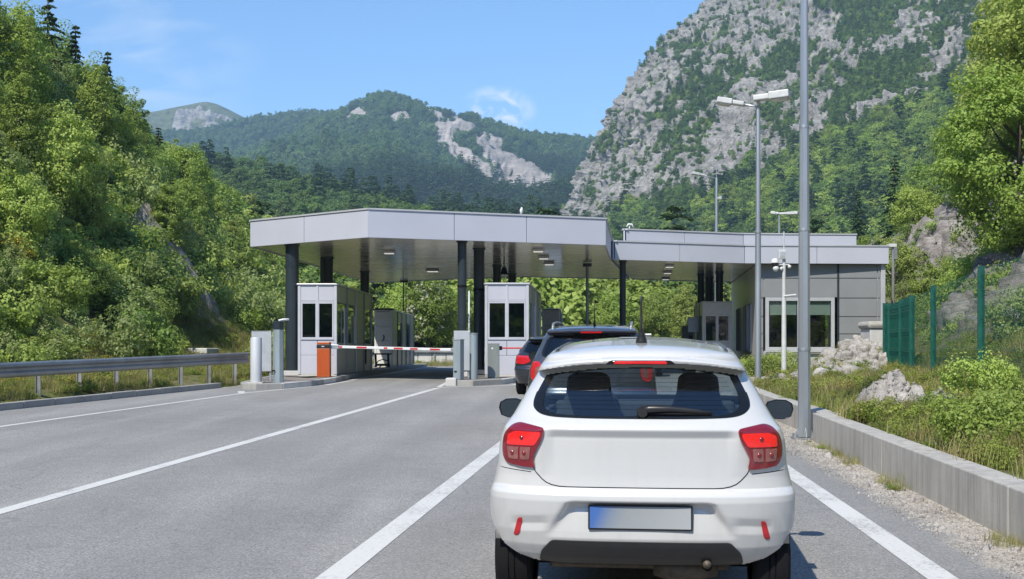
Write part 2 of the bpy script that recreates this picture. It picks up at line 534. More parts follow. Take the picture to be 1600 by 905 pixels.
def m_rock(name, col, scale=1.0, veg=True, green=(0.10, 0.13, 0.036), diag=False):
    m, nt, b = new_mat(name)
    v = pos(nt)
    n1 = noise(nt, v, 0.5 * scale, 8, 0.68, 0.3)
    n2 = noise(nt, pos(nt, True, (0.8, 0.8, 2.2)), 1.6 * scale, 6, 0.7, 0.6)
    vr = nd(nt, 'ShaderNodeTexVoronoi', feature='DISTANCE_TO_EDGE')
    vr.inputs['Scale'].default_value = 0.9 * scale
    nt.links.new(v, vr.inputs['Vector'])
    c = np.array(col)
    base = ramp(nt, n1, [(0.28, tuple(c * 0.55)), (0.5, tuple(c)), (0.72, tuple(np.minimum(c * 1.35, 0.75)))])
    base = mixc(nt, ramp(nt, n2, [(0.45, (0, 0, 0)), (0.75, (0.55, 0.55, 0.55))]), base, tuple(c * np.array((0.62, 0.57, 0.50))))
    if diag:                                        # strata and dark cracks dipping across the face, crevice shadow painted into the colour
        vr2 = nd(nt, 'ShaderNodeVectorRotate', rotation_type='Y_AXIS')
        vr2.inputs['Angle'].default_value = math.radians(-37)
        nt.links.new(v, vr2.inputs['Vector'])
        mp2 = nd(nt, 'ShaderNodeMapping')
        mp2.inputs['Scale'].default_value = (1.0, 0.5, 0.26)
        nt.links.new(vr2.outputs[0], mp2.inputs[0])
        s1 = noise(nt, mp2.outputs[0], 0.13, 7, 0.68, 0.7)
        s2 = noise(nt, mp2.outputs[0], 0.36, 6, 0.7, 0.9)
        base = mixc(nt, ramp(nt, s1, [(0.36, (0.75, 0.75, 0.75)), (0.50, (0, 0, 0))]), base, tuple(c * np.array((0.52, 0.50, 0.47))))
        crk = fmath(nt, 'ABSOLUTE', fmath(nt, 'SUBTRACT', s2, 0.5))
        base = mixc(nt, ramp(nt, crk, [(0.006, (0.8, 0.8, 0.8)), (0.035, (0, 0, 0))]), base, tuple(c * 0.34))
    if veg:
        at = nd(nt, 'ShaderNodeAttribute', attribute_name='veg')
        gn = noise(nt, v, 2.2 * scale, 6, 0.7)
        gm = ramp(nt, fmath(nt, 'ADD', at.outputs['Fac'], fmath(nt, 'MULTIPLY', fmath(nt, 'SUBTRACT', gn, 0.5), 1.1)), [(0.40, (0, 0, 0)), (0.60, (1, 1, 1))])
        gcol = ramp(nt, n2, [(0.3, tuple(np.array(green) * 0.6)), (0.7, tuple(np.array(green) * 1.5))])
        base = mixc(nt, gm, base, gcol)
    nt.links.new(base, b.inputs['Base Color'])
    b.inputs['Roughness'].default_value = 0.92
    b.inputs['Specular IOR Level'].default_value = 0.2
    h = fmath(nt, 'ADD', n1, fmath(nt, 'MULTIPLY', n2, 0.6))
    bump(nt, b, fmath(nt, 'ADD', h, fmath(nt, 'MULTIPLY', vr.outputs['Distance'], 0.35)), 0.85, 0.5 / scale)
    return m


def m_ground():
    m, nt, b = new_mat('bank soil and turf')
    v = pos(nt)
    n1 = noise(nt, v, 0.55, 7, 0.65)
    n2 = noise(nt, v, 3.4, 6, 0.7)
    n3 = noise(nt, v, 22, 5, 0.7)
    at = nd(nt, 'ShaderNodeAttribute', attribute_name='rock')
    grass = ramp(nt, n2, [(0.3, (0.085, 0.105, 0.026)), (0.55, (0.16, 0.165, 0.055)), (0.75, (0.27, 0.23, 0.11))])
    soil = ramp(nt, n3, [(0.3, (0.13, 0.105, 0.08)), (0.7, (0.32, 0.28, 0.22))])
    c = mixc(nt, ramp(nt, n1, [(0.50, (0, 0, 0)), (0.66, (0.8, 0.8, 0.8))]), grass, soil)
    nr = noise(nt, pos(nt, True, (1.0, 0.7, 1.8)), 2.6, 9, 0.75, 0.8)
    rock = ramp(nt, nr, [(0.30, (0.085, 0.072, 0.062)), (0.47, (0.25, 0.225, 0.205)), (0.60, (0.36, 0.33, 0.31)), (0.75, (0.46, 0.43, 0.41))])
    rm = ramp(nt, fmath(nt, 'ADD', at.outputs['Fac'], fmath(nt, 'MULTIPLY', fmath(nt, 'SUBTRACT', n2, 0.5), 0.9)), [(0.42, (0, 0, 0)), (0.58, (1, 1, 1))])
    c = mixc(nt, rm, c, rock)
    nt.links.new(c, b.inputs['Base Color'])
    b.inputs['Roughness'].default_value = 0.95
    b.inputs['Specular IOR Level'].default_value = 0.15
    bump(nt, b, fmath(nt, 'ADD', n2, fmath(nt, 'MULTIPLY', n3, 0.4)), 0.8, 0.12)
    return m


def m_soffit():
    m, nt, b = new_mat('glossy soffit strips')
    v = pos(nt)
    w = nd(nt, 'ShaderNodeTexWave')
    w.bands_direction = 'Y'
    w.inputs['Scale'].default_value = 1.05
    w.inputs['Distortion'].default_value = 0.0
    nt.links.new(v, w.inputs['Vector'])
    n = noise(nt, pos(nt, True, (0.15, 1.2, 1)), 1.0, 5, 0.6)
    c = ramp(nt, n, [(0.3, (0.70, 0.645, 0.575)), (0.7, (0.80, 0.745, 0.67))])
    gap = ramp(nt, w.outputs['Fac'], [(0.0, (0.5, 0.5, 0.5)), (0.06, (1, 1, 1))])
    nt.links.new(mixc(nt, 1.0, c, gap, 'MULTIPLY'), b.inputs['Base Color'])
    b.inputs['Metallic'].default_value = 0.05
    b.inputs['Coat Weight'].default_value = 0.6
    b.inputs['Coat Roughness'].default_value = 0.12
    nt.links.new(ramp(nt, n, [(0.3, (0.17, 0.17, 0.17)), (0.7, (0.27, 0.27, 0.27))]), b.inputs['Roughness'])
    bump(nt, b, w.outputs['Fac'], 0.08, 0.01)
    return m


M['plate'] = m_plate()
M['car_white'] = m_car_white()
M['asphalt'] = m_asphalt()
M['marking'] = m_marking()
M['concrete'] = m_concrete('weathered concrete', (0.43, 0.41, 0.375), 0.75)
M['kerb'] = m_concrete('kerb concrete', (0.34, 0.335, 0.32), 0.35)
M['island'] = m_concrete('island paving', (0.24, 0.215, 0.20), 0.2)
M['pale_concrete'] = m_concrete('pale concrete', (0.55, 0.54, 0.52), 0.2)
M['rock'] = m_rock('limestone', (0.45, 0.425, 0.40), 2.2, False)
M['rock_dark'] = m_rock('brown grey rock', (0.26, 0.235, 0.215), 2.2, False)
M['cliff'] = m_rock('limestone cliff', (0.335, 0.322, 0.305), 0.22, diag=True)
M['mountain'] = m_rock('far limestone', (0.42, 0.385, 0.37), 0.05, True, (0.055, 0.095, 0.035))
M['alpine'] = m_rock('alpine turf and scree', (0.33, 0.31, 0.30), 0.05, True, (0.11, 0.125, 0.06))
M['forest_floor'] = m_rock('forest floor', (0.12, 0.11, 0.08), 0.5, True, (0.040, 0.060, 0.016))
M['ground'] = m_ground()
M['soffit'] = m_soffit()


# ------------------------------------------------------------------ mesh helpers
def link(o, parent=None):
    COL.objects.link(o)
    if parent is not None:
        o.parent = parent
    return o


def tag(o, label=None, cat=None, group=None, kind=None):
    if label:
        o['label'] = label
    if cat:
        o['category'] = cat
    if group:
        o['group'] = group
    if kind:
        o['kind'] = kind
    return o


def thing(name, label, cat, loc=(0, 0, 0), rotz=0.0, group=None):
    o = bpy.data.objects.new(name, None)
    o.empty_display_size = 0.3
    o.location = loc
    o.rotation_euler = (0, 0, rotz)
    link(o)
    return tag(o, label, cat, group)


class MB:
    """Collects simple solids and links them as one mesh object."""

    def __init__(s):
        s.v, s.f = [], []

    def add(s, vs, fs):
        k = len(s.v)
        s.v += [tuple(a) for a in vs]
        s.f += [tuple(i + k for i in f) for f in fs]
        return s

    def box(s, x0, x1, y0, y1, z0, z1, rot=0.0, piv=None):
        vs = [(x, y, z) for z in (z0, z1) for (x, y) in ((x0, y0), (x1, y0), (x1, y1), (x0, y1))]
        if rot:
            cx, cy_ = piv or ((x0 + x1) / 2, (y0 + y1) / 2)
            c, n = math.cos(rot), math.sin(rot)
            vs = [(cx + (x - cx) * c - (y - cy_) * n, cy_ + (x - cx) * n + (y - cy_) * c, z) for x, y, z in vs]
        return s.add(vs, [(3, 2, 1, 0), (4, 5, 6, 7), (0, 1, 5, 4), (1, 2, 6, 5), (2, 3, 7, 6), (3, 0, 4, 7)])

    def obox(s, c, ax, ay, az):
        """box from centre and three half-axis vectors"""
        c, ax, ay, az = Vector(c), Vector(ax), Vector(ay), Vector(az)
        vs = [c + sx_ * ax + sy_ * ay + sz_ * az for sz_ in (-1, 1) for sx_, sy_ in ((-1, -1), (1, -1), (1, 1), (-1, 1))]
        return s.add(vs, [(3, 2, 1, 0), (4, 5, 6, 7), (0, 1, 5, 4), (1, 2, 6, 5), (2, 3, 7, 6), (3, 0, 4, 7)])

    def tube(s, pts, radii, n=12, caps=True, phase=0.0):
        pts = [Vector(p) for p in pts]
        if isinstance(radii, (int, float)):
            radii = [radii] * len(pts)
        k = len(s.v)
        ref = None
        for i, p in enumerate(pts):
            d = (pts[min(i + 1, len(pts) - 1)] - pts[max(i - 1, 0)])
            d = d.normalized() if d.length > 1e-9 else Vector((0, 0, 1))
            if ref is None:
                ref = Vector((1, 0, 0)) if abs(d.x) < 0.9 else Vector((0, 1, 0))
            u = (ref - d * ref.dot(d)).normalized()
            ref = u
            w = d.cross(u)
            for j in range(n):
                a = 2 * math.pi * j / n + phase
                s.v.append(tuple(p + (u * math.cos(a) + w * math.sin(a)) * radii[i]))
        for i in range(len(pts) - 1):
            for j in range(n):
                a, b = k + i * n + j, k + i * n + (j + 1) % n
                s.f.append((a, b, b + n, a + n))
        if caps:
            s.f.append(tuple(k + j for j in reversed(range(n))))
            e = k + (len(pts) - 1) * n
            s.f.append(tuple(e + j for j in range(n)))
        return s

    def prism(s, poly, z0, z1):
        """vertical prism over a counter-clockwise outline; z0, z1 numbers or functions of (x, y)"""
        n = len(poly)
        zf = lambda z, p: z(p[0], p[1]) if callable(z) else z
        vs = [(p[0], p[1], zf(z0, p)) for p in poly] + [(p[0], p[1], zf(z1, p)) for p in poly]
        fs = [tuple(reversed(range(n))), tuple(range(n, 2 * n))]
        fs += [(i, (i + 1) % n, n + (i + 1) % n, n + i) for i in range(n)]
        return s.add(vs, fs)

    def build(s, name, mat, parent=None, smooth=False, bevel=0.0, sharp=None, loc=None):
        me = bpy.data.meshes.new(name)
        me.from_pydata(s.v, [], s.f)
        me.update()
        mats = mat if isinstance(mat, list) else [mat]
        for m in mats:
            me.materials.append(m)
        o = bpy.data.objects.new(name, me)
        if loc is not None:
            o.location = loc
        if smooth:
            me.polygons.foreach_set('use_smooth', [True] * len(me.polygons))
            if sharp:
                me.set_sharp_from_angle(angle=math.radians(sharp))
        if bevel:
            md = o.modifiers.new('bevel', 'BEVEL')
            md.width = bevel
            md.segments = 2
            md.limit_method = 'ANGLE'
        return link(o, parent)


def np_mesh(name, verts, faces, mats, midx=None, smooth=False, attrs=None, normals=True):
    """faces: (N,3) or (N,4) array"""
    me = bpy.data.meshes.new(name)
    verts = np.ascontiguousarray(verts, dtype=np.float32)
    faces = np.ascontiguousarray(faces, dtype=np.int32)
    me.vertices.add(len(verts))
    me.vertices.foreach_set('co', verts.ravel())
    k = faces.shape[1]
    me.loops.add(faces.size)
    me.loops.foreach_set('vertex_index', faces.ravel())
    me.polygons.add(len(faces))
    me.polygons.foreach_set('loop_start', np.arange(0, faces.size, k, dtype=np.int32))
    me.polygons.foreach_set('loop_total', np.full(len(faces), k, dtype=np.int32))
    for m in mats:
        me.materials.append(m)
    if midx is not None:
        me.polygons.foreach_set('material_index', np.asarray(midx, dtype=np.int32))
    me.update(calc_edges=True)
    if smooth:
        me.polygons.foreach_set('use_smooth', np.ones(len(faces), dtype=bool))
    for an, arr in (attrs or {}).items():
        a = me.attributes.new(an, 'FLOAT', 'POINT')
        a.data.foreach_set('value', np.ascontiguousarray(arr, dtype=np.float32))
    return me


def grid_faces(nv, nu):
    i = np.arange(nv - 1)[:, None] * nu + np.arange(nu - 1)[None, :]
    return np.stack([i, i + 1, i + nu + 1, i + nu], -1).reshape(-1, 4)


def scatter(name, pts, rot, scl, var, protos, parent=None, kind='stuff', label=None):
    """One object whose many small pieces are instanced by geometry nodes. protos: list of (verts, quads, material)."""
    pts = np.asarray(pts, dtype=np.float32)
    n = len(pts)
    V, Fq, mi, key = [pts], [], [], [np.asarray(var, dtype=np.int32)]
    off = n
    mats = []
    for k, (pv, pf, pm) in enumerate(protos):
        V.append(np.asarray(pv, dtype=np.float32))
        Fq.append(np.asarray(pf) + off)
        pms = pm if isinstance(pm, tuple) else (pm, None)
        if pms[0] not in mats:
            mats.append(pms[0])
        a = np.full(len(pf), mats.index(pms[0]))
        if pms[1] is not None:
            for m_, idx in pms[1]:
                if m_ not in mats:
                    mats.append(m_)
                a[idx] = mats.index(m_)
        mi.append(a)
        key.append(np.full(len(pv), 1000 + k, dtype=np.int32))
        off += len(pv)
    me = np_mesh(name, np.concatenate(V), np.concatenate(Fq), mats, np.concatenate(mi))
    tot = off
    a = me.attributes.new('key', 'INT', 'POINT')
    a.data.foreach_set('value', np.concatenate(key))
    r = np.zeros((tot, 3), dtype=np.float32)
    r[:n] = rot
    s_ = np.ones((tot, 3), dtype=np.float32)
    s_[:n] = np.asarray(scl).reshape(n, -1)
    for an, arr in (('rot', r), ('scl', s_)):
        a = me.attributes.new(an, 'FLOAT_VECTOR', 'POINT')
        a.data.foreach_set('vector', arr.ravel())
    o = bpy.data.objects.new(name, me)
    link(o, parent)
    ng = bpy.data.node_groups.new(name + ' scatter', 'GeometryNodeTree')
    ng.interface.new_socket('Geometry', in_out='INPUT', socket_type='NodeSocketGeometry')
    ng.interface.new_socket('Geometry', in_out='OUTPUT', socket_type='NodeSocketGeometry')
    N, L = ng.nodes, ng.links
    gi, go = N.new('NodeGroupInput'), N.new('NodeGroupOutput')
    jn = N.new('GeometryNodeJoinGeometry')

    def attr(nm, dt):
        q = N.new('GeometryNodeInputNamedAttribute')
        q.data_type = dt
        q.inputs['Name'].default_value = nm
        return [x for x in q.outputs if x.enabled and x.name == 'Attribute'][0]
    ka, ra, sa = attr('key', 'INT'), attr('rot', 'FLOAT_VECTOR'), attr('scl', 'FLOAT_VECTOR')

    def sel(val):
        c = N.new('FunctionNodeCompare')
        c.data_type = 'INT'
        c.operation = 'EQUAL'
        ins = [x for x in c.inputs if x.enabled]
        L.new(ka, ins[0])
        ins[1].default_value = val
        sg = N.new('GeometryNodeSeparateGeometry')
        sg.domain = 'POINT'
        L.new(gi.outputs[0], sg.inputs[0])
        L.new(c.outputs[0], sg.inputs['Selection'])
        return sg.outputs[0]
    for k in range(len(protos)):
        ip = N.new('GeometryNodeInstanceOnPoints')
        L.new(sel(k), ip.inputs['Points'])
        L.new(sel(1000 + k), ip.inputs['Instance'])
        L.new(ra, ip.inputs['Rotation'])
        L.new(sa, ip.inputs['Scale'])
        L.new(ip.outputs[0], jn.inputs[0])
    L.new(jn.outputs[0], go.inputs[0])
    md = o.modifiers.new('scatter', 'NODES')
    md.node_group = ng
    o['kind'] = kind
    if label:
        o['label'] = label
    return o


# ------------------------------------------------------------------ plants
def leaf_quads(c, nrm, size, rng, aspect=0.62):
    """one small folded leaf quad at every centre"""
    n = len(c)
    t = rng.normal(size=(n, 3))
    nrm = nrm / np.maximum(np.linalg.norm(nrm, axis=1, keepdims=True), 1e-6)
    t -= nrm * np.sum(t * nrm, 1, keepdims=True)
    t /= np.maximum(np.linalg.norm(t, axis=1, keepdims=True), 1e-6)
    b = np.cross(nrm, t)
    s = np.asarray(size).reshape(-1, 1)
    v = np.stack([c - t * s, c + b * s * aspect - t * s * 0.1, c + t * s - nrm * s * 0.25, c - b * s * aspect - t * s * 0.1], 1)
    f = np.arange(4 * n).reshape(n, 4)
    return v.reshape(-1, 3), f


def crown(seed, rx, rz, zc, ncl, per, leaf, hollow=0.45, cr=0.42, up=0.35, taper=0.0, flat=0.0):
    rng = np.random.default_rng(seed)
    d = rng.normal(size=(ncl, 3))
    d /= np.linalg.norm(d, axis=1, keepdims=True)
    r = rng.uniform(max(hollow, 0.62), 1.0, (ncl, 1)) * rng.uniform(0.8, 1.12, (ncl, 1))
    cc = d * r * np.array([rx, rx, rz])
    if taper:
        k = 1 - taper * (cc[:, 2:3] / rz + 1) / 2
        cc[:, :2] *= k
    rad = cr * rx * rng.uniform(0.38, 1.3, ncl)
    ld = rng.normal(size=(ncl, per, 3))
    ld /= np.linalg.norm(ld, axis=2, keepdims=True)
    lr = rng.uniform(0.55, 1.05, (ncl, per, 1)) ** 0.6
    p = cc[:, None] + ld * lr * rad[:, None, None] * np.array([1, 1, 0.75 - flat])
    nr = ld * 0.85 + (d * 0.45)[:, None] + rng.normal(size=ld.shape) * 0.50 + np.array([0, 0, up + 0.15])
    p = p.reshape(-1, 3)
    p[:, 2] += zc
    return leaf_quads(p, nr.reshape(-1, 3), leaf * rng.uniform(0.6, 1.35, len(p)), rng)


def conifer(seed, h, r, layers, leaf, per=70):
    rng = np.random.default_rng(seed)
    P_, N_ = [], []
    for k in range(layers):
        t = (k + rng.uniform(-0.25, 0.25)) / layers
        z = h * (0.10 + 0.90 * t)
        R = r * (1 - t) ** 0.85 * rng.uniform(0.8, 1.15) + 0.08
        nb = max(5, int(9 * (1 - t) + 4))
        for j in range(nb):
            a = rng.uniform(0, 2 * math.pi)
            L_ = R * rng.uniform(0.7, 1.1)
            m = max(6, int(per * L_ / r * 0.5))
            s = rng.uniform(0.08, 1, m)
            w = rng.normal(0, 0.16, m) * L_ * (1.15 - s)
            x = s * L_ * math.cos(a) - w * math.sin(a)
            y = s * L_ * math.sin(a) + w * math.cos(a)
            zz = z - 0.30 * s * s * L_ + 0.08 * L_ * s + rng.normal(0, 0.05, m) * h / layers
            P_.append(np.stack([x, y, zz], 1))
            N_.append(np.stack([np.full(m, 0.3 * math.cos(a)), np.full(m, 0.3 * math.sin(a)), np.ones(m)], 1) + rng.normal(0, 0.45, (m, 3)))
    p, nr = np.concatenate(P_), np.concatenate(N_)
    return leaf_quads(p, nr, leaf * rng.uniform(0.6, 1.3, len(p)), rng, 0.45)


def tuft(seed, n, h, spread, w, lean=0.5):
    """clump of grass blades (each a thin bent quad pair)"""
    rng = np.random.default_rng(seed)
    V, Fq = [], []
    for i in range(n):
        a, r = rng.uniform(0, 6.28), spread * math.sqrt(rng.uniform())
        x, y = r * math.cos(a), r * math.sin(a)
        b = rng.uniform(0, 6.28)
        hh = h * rng.uniform(0.5, 1.15)
        dx, dy = math.cos(b), math.sin(b)
        l = lean * hh * rng.uniform(0.1, 1)
        px_, py_ = -dy * w, dx * w
        k = len(V)
        V += [(x - px_, y - py_, -0.03), (x + px_, y + py_, -0.03), (x + dx * l * 0.35 + px_ * 0.8, y + dy * l * 0.35 + py_ * 0.8, hh * 0.6),
              (x + dx * l * 0.35 - px_ * 0.8, y + dy * l * 0.35 - py_ * 0.8, hh * 0.6), (x + dx * l + px_ * 0.15, y + dy * l + py_ * 0.15, hh), (x + dx * l - px_ * 0.15, y + dy * l - py_ * 0.15, hh)]
        Fq += [(k, k + 1, k + 2, k + 3), (k + 3, k + 2, k + 4, k + 5)]
    return np.array(V), np.array(Fq)


def stone(seed, n=4, rough=0.35, squash=0.7):
    """irregular faceted boulder, unit size"""
    import bmesh
    bm = bmesh.new()
    bmesh.ops.create_cube(bm, size=2.0)
    bmesh.ops.subdivide_edges(bm, edges=bm.edges[:], cuts=n, use_grid_fill=True)
    v = np.array([x.co[:] for x in bm.verts])
    v /= np.linalg.norm(v, axis=1, keepdims=True)
    f = np.array([[q.index for q in p.verts] for p in bm.faces])
    bm.free()
    rng = np.random.default_rng(seed)
    for _ in range(9):                                   # chop flat facets
        d = rng.normal(size=3)
        d /= np.linalg.norm(d)
        c = rng.uniform(0.55, 0.85)
        t = v @ d
        v = v - np.outer(np.maximum(t - c, 0), d)
    v = v * (1 + rough * 0.5 * fbm(v * 1.7 + seed * 3.1, 4)[:, None])
    v[:, 2] *= squash
    return v, f

# ------------------------------------------------------------------ terrain near the road
def fence_x(y):
    return interp(FENCE, y)


def terrain_z(X, Y, detail=True):
    """height and rockiness of the natural ground"""
    X, Y = np.asarray(X, float), np.asarray(Y, float)
    base = gz(np.maximum(Y, -20))
    z = base - 0.06
    kx, rx, fx, ft = interp(KERB, Y), interp(RIGHT, Y), fence_x(Y), interp(FOOT, Y)
    p = np.stack([X, Y, np.zeros_like(X)], -1)
    n1 = fbm(p * 0.09 + 5, 4)
    n2 = fbm(p * 0.45 + 31, 5)
    rd = fbm(p * np.array([0.16, 0.11, 1]) + 9, 5, 0.55, True)
    fr = fbm(p * np.array([0.62, 0.50, 1]) + 3, 5, 0.62, True) + 0.45 * fbm(p * np.array([1.5, 1.3, 1]) + 8, 3, 0.6, True)
    # left: verge behind the kerb, then the steep wooded slope
    dl = kx - X
    left = dl > 0.55
    dv = np.maximum(dl - 0.55, 0)
    zl = base + 0.10 + 0.02 * dv + 0.035 * n2
    ds = ft - X + 1.1 * n1
    slope = 0.84 * (np.sqrt(ds * ds + 1.2) + ds) / 2
    cap = 62.0
    slope = cap * (1 - np.exp(-slope / cap)) * 1.12
    zl = zl + slope + np.clip(ds / 4, 0, 1) * (0.55 * n2 + 0.7 * np.maximum(rd - 0.2, 0) + 0.35 * fr)
    z = np.where(left, zl, z)
    rock = np.where(left, np.clip(ds / 3, 0, 1) * np.clip(0.15 + 0.55 * rd, 0, 1), 0.0)
    # right: bank behind the parapet, up to and beyond the fence
    dr = X - rx
    right = dr > 0.28
    lift = interp([(-20, 0.30), (17, 0.30), (27, 0.16), (34, 0.10), (60, 0.03), (140, 0.0)], Y)
    zr = base + lift + 0.045 * np.maximum(dr, 0) * np.clip((44 - Y) / 10, 0, 1) + 0.05 * n2
    df = X - fx - 0.5 + 0.5 * n1
    sl_ = interp([(-20, 0.45), (20, 0.48), (34, 0.58), (46, 0.84), (64, 0.92), (100, 0.75), (140, 0.7)], Y)
    up = sl_ * (np.sqrt(df * df + 1.0) + df) / 2
    up = 70 * (1 - np.exp(-up / 70))
    craggy = np.clip(df / 3, 0, 1) * interp([(-20, 0.2), (24, 0.28), (34, 0.42), (46, 0.95), (70, 1.25), (140, 1.1)], Y)
    zr = zr + up + craggy * (0.45 * n2 + 0.95 * np.maximum(rd - 0.05, 0) + 0.62 * fr)
    mound = np.exp(-((X - 10.1) / 1.25) ** 2 - ((Y - 35.2) / 1.7) ** 2)
    zr = zr + mound * (0.45 + 0.14 * fr)
    z = np.where(right, zr, z)
    rr = np.clip(df / 2.5, 0, 1) * np.clip(0.24 + 0.5 * rd + 0.25 * n1 + 0.12 * fr, 0, 1)
    rr = np.maximum(rr, mound * 0.75)
    rr = np.maximum(rr, np.clip((Y - 27) / 3, 0, 1) * np.clip((40 - Y) / 4, 0, 1) * np.clip((X - rx) / 1.5, 0, 1) * 0.36)
    rock = np.where(right, rr, rock)
    # valley beyond the plaza falls away slightly
    return z, rock


def terrain_h(x, y):
    return float(terrain_z(np.array([x]), np.array([y]))[0][0])


def axis(parts):
    out = []
    for a, b, st in parts:
        out += list(np.arange(a, b, st))
    return np.array(out + [parts[-1][1]])


ax = axis([(-95, -30, 1.6), (-30, -15, 0.6), (-15, 3.5, 0.45), (3.5, 10, 0.22), (10, 22, 0.14), (22, 34, 0.45), (34, 90, 2.0)])
ay = axis([(-25, 7, 1.0), (7, 48, 0.28), (48, 82, 0.5), (82, 170, 1.6)])
GX, GY = np.meshgrid(ax, ay)
GZ, GR = terrain_z(GX, GY)
TG = np.stack([GX, GY, GZ], -1)
tn = grid_normals_up = np.cross(np.gradient(TG, axis=1), np.gradient(TG, axis=0))
tn = tn / np.maximum(np.linalg.norm(tn, axis=2, keepdims=True), 1e-9)
tn[tn[..., 2] < 0] *= -1
steep = np.clip((0.88 - tn[..., 2]) / 0.25, 0, 1) * np.clip(GR * 1.6, 0, 1)
rug = 0.34 * fbm(TG * np.array([0.55, 0.5, 0.9]) + 2, 4, 0.6, True) + 0.20 * fbm(TG * np.array([1.9, 1.7, 2.6]) + 6, 3, 0.6, True)
TG = TG + tn * (steep * rug)[..., None]
me = np_mesh('ground', TG.reshape(-1, 3), grid_faces(len(ay), len(ax)), [M['ground']], smooth=True, attrs={'rock': GR.ravel()})
tag(link(bpy.data.objects.new('ground', me)), kind='structure')

# valley floor out to the horizon
mb = MB()
mb.box(-1150, 1150, -380, 2280, -4.0, -2.2)
tag(mb.build('valley_floor', M['forest_floor']), kind='structure')

# ------------------------------------------------------------------ carriageway
ry_ = axis([(-20, 7, 1.0), (7, 46, 0.5), (46, 80, 2.0)])
NU = 60
rv, gravel = [], []
for y in ry_:
    xl, xr = float(interp(KERB, y)) - 0.1, float(interp(RIGHT, y)) + 0.12
    u = np.linspace(0, 1, NU)
    xs = xl + (xr - xl) * u
    crownz = g(y)
    rv += [(x, y, crownz) for x in xs]
    line = 2.79 + 0.052 * (y - 7.8)
    gr = np.clip((xs - (line + 0.14)) / 0.75, 0, 1) * 1.1 if y < 27 else np.clip((xs - (xr - 1.2)) / 1.2, 0, 1)
    gr = np.maximum(gr, np.clip(1 - (xs - xl) / 0.5, 0, 1) * 0.55)
    gravel += list(gr)
me = np_mesh('road', np.array(rv), grid_faces(len(ry_), NU), [M['asphalt']], smooth=True, attrs={'gravel': np.array(gravel)})
tag(link(bpy.data.objects.new('road', me)), kind='structure')


def stripe(pts, w, name='road_marking', lift=0.004):
    """painted line following ground points"""
    mb = MB()
    P2 = []
    for (xa, ya), (xb, yb) in zip(pts[:-1], pts[1:]):
        n = max(1, int(math.hypot(xb - xa, yb - ya) / 0.5))
        P2 += [(xa + (xb - xa) * k / n, ya + (yb - ya) * k / n) for k in range(n)]
    P2.append(pts[-1])
    vs, fs = [], []
    for i, (x, y) in enumerate(P2):
        a, b = P2[max(i - 1, 0)], P2[min(i + 1, len(P2) - 1)]
        dx, dy = b[0] - a[0], b[1] - a[1]
        l = math.hypot(dx, dy) or 1
        nx, ny = -dy / l * w / 2, dx / l * w / 2
        vs += [(x + nx, y + ny, g(y + ny) + lift), (x - nx, y - ny, g(y - ny) + lift)]
        if i:
            fs.append((2 * i - 2, 2 * i - 1, 2 * i + 1, 2 * i))
    mb.add(vs, fs)
    return tag(mb.build(name, M['marking']), kind='structure')


stripe([(-5.95, -2), (-4.47, 10.6), (-1.95, 31.8)], 0.17)
stripe([(-2.3, -2), (-1.16, 7.8), (-0.13, 16.6), (1.95, 33.6)], 0.20)
stripe([(2.28, -2), (2.76, 7.8), (3.07, 13.4), (3.35, 18.0), (3.9, 24), (4.9, 32)], 0.20)
stripe([(-12.2, 4), (-8.26, 19.6), (-6.45, 29.6), (-5.72, 31.6), (-5.12, 33.6), (-4.9, 36), (-4.75, 45), (-4.4, 62)], 0.13)
stripe([(-1.95, 32.0), (-1.5, 32.55), (-0.8, 32.6), (0.05, 33.6), (0.6, 36), (1.05, 39), (1.8, 50)], 0.14)
stripe([(-1.95, 32.3), (-1.85, 36), (-1.5, 45), (-0.9, 58)], 0.13)
stripe([(-6.55, 29.45), (-6.75, 30.3)], 0.16)

# kerb along the left edge: separate stones
kerb = thing('kerb', 'long grey concrete kerb between the road and the grass under the guard rail', 'kerb', (0, 0, 0))
kp = []
y = 4.0
while y < 31.2:
    y2 = y + 1.0
    for yy in (y,):
        xa, xb = float(interp(KERB, y)), float(interp(KERB, y2 - 0.012))
        d = Vector((xb - xa, y2 - 0.012 - y, 0)).normalized()
        nrm_ = Vector((-d.y, d.x, 0))
        mb = MB()
        jit = RNG.uniform(-0.006, 0.006)
        a, b = Vector((xa, y, 0)), Vector((xb, y2 - 0.012, 0))
        q = [a, b, b + nrm_ * 0.16, a + nrm_ * 0.16]
        mb.prism([(v.x, v.y) for v in q], lambda x_, y_: g(y_) - 0.12, lambda x_, y_, j=jit: g(y_) + 0.135 + j)
        mb.build('kerb_stone', M['kerb'], kerb, bevel=0.012)
    y = y2


def offset_poly(poly, d):
    n = len(poly)
    out = []
    for i in range(n):
        p0, p1, p2 = Vector(poly[i - 1]), Vector(poly[i]), Vector(poly[(i + 1) % n])
        e1, e2 = (p1 - p0).normalized(), (p2 - p1).normalized()
        n1, n2 = Vector((-e1.y, e1.x)), Vector((-e2.y, e2.x))
        m = (n1 + n2)
        m = m / max(0.3, m.length_squared) * 2 if m.length > 1e-6 else n1
        out.append(tuple(p1 + m * d))
    return out


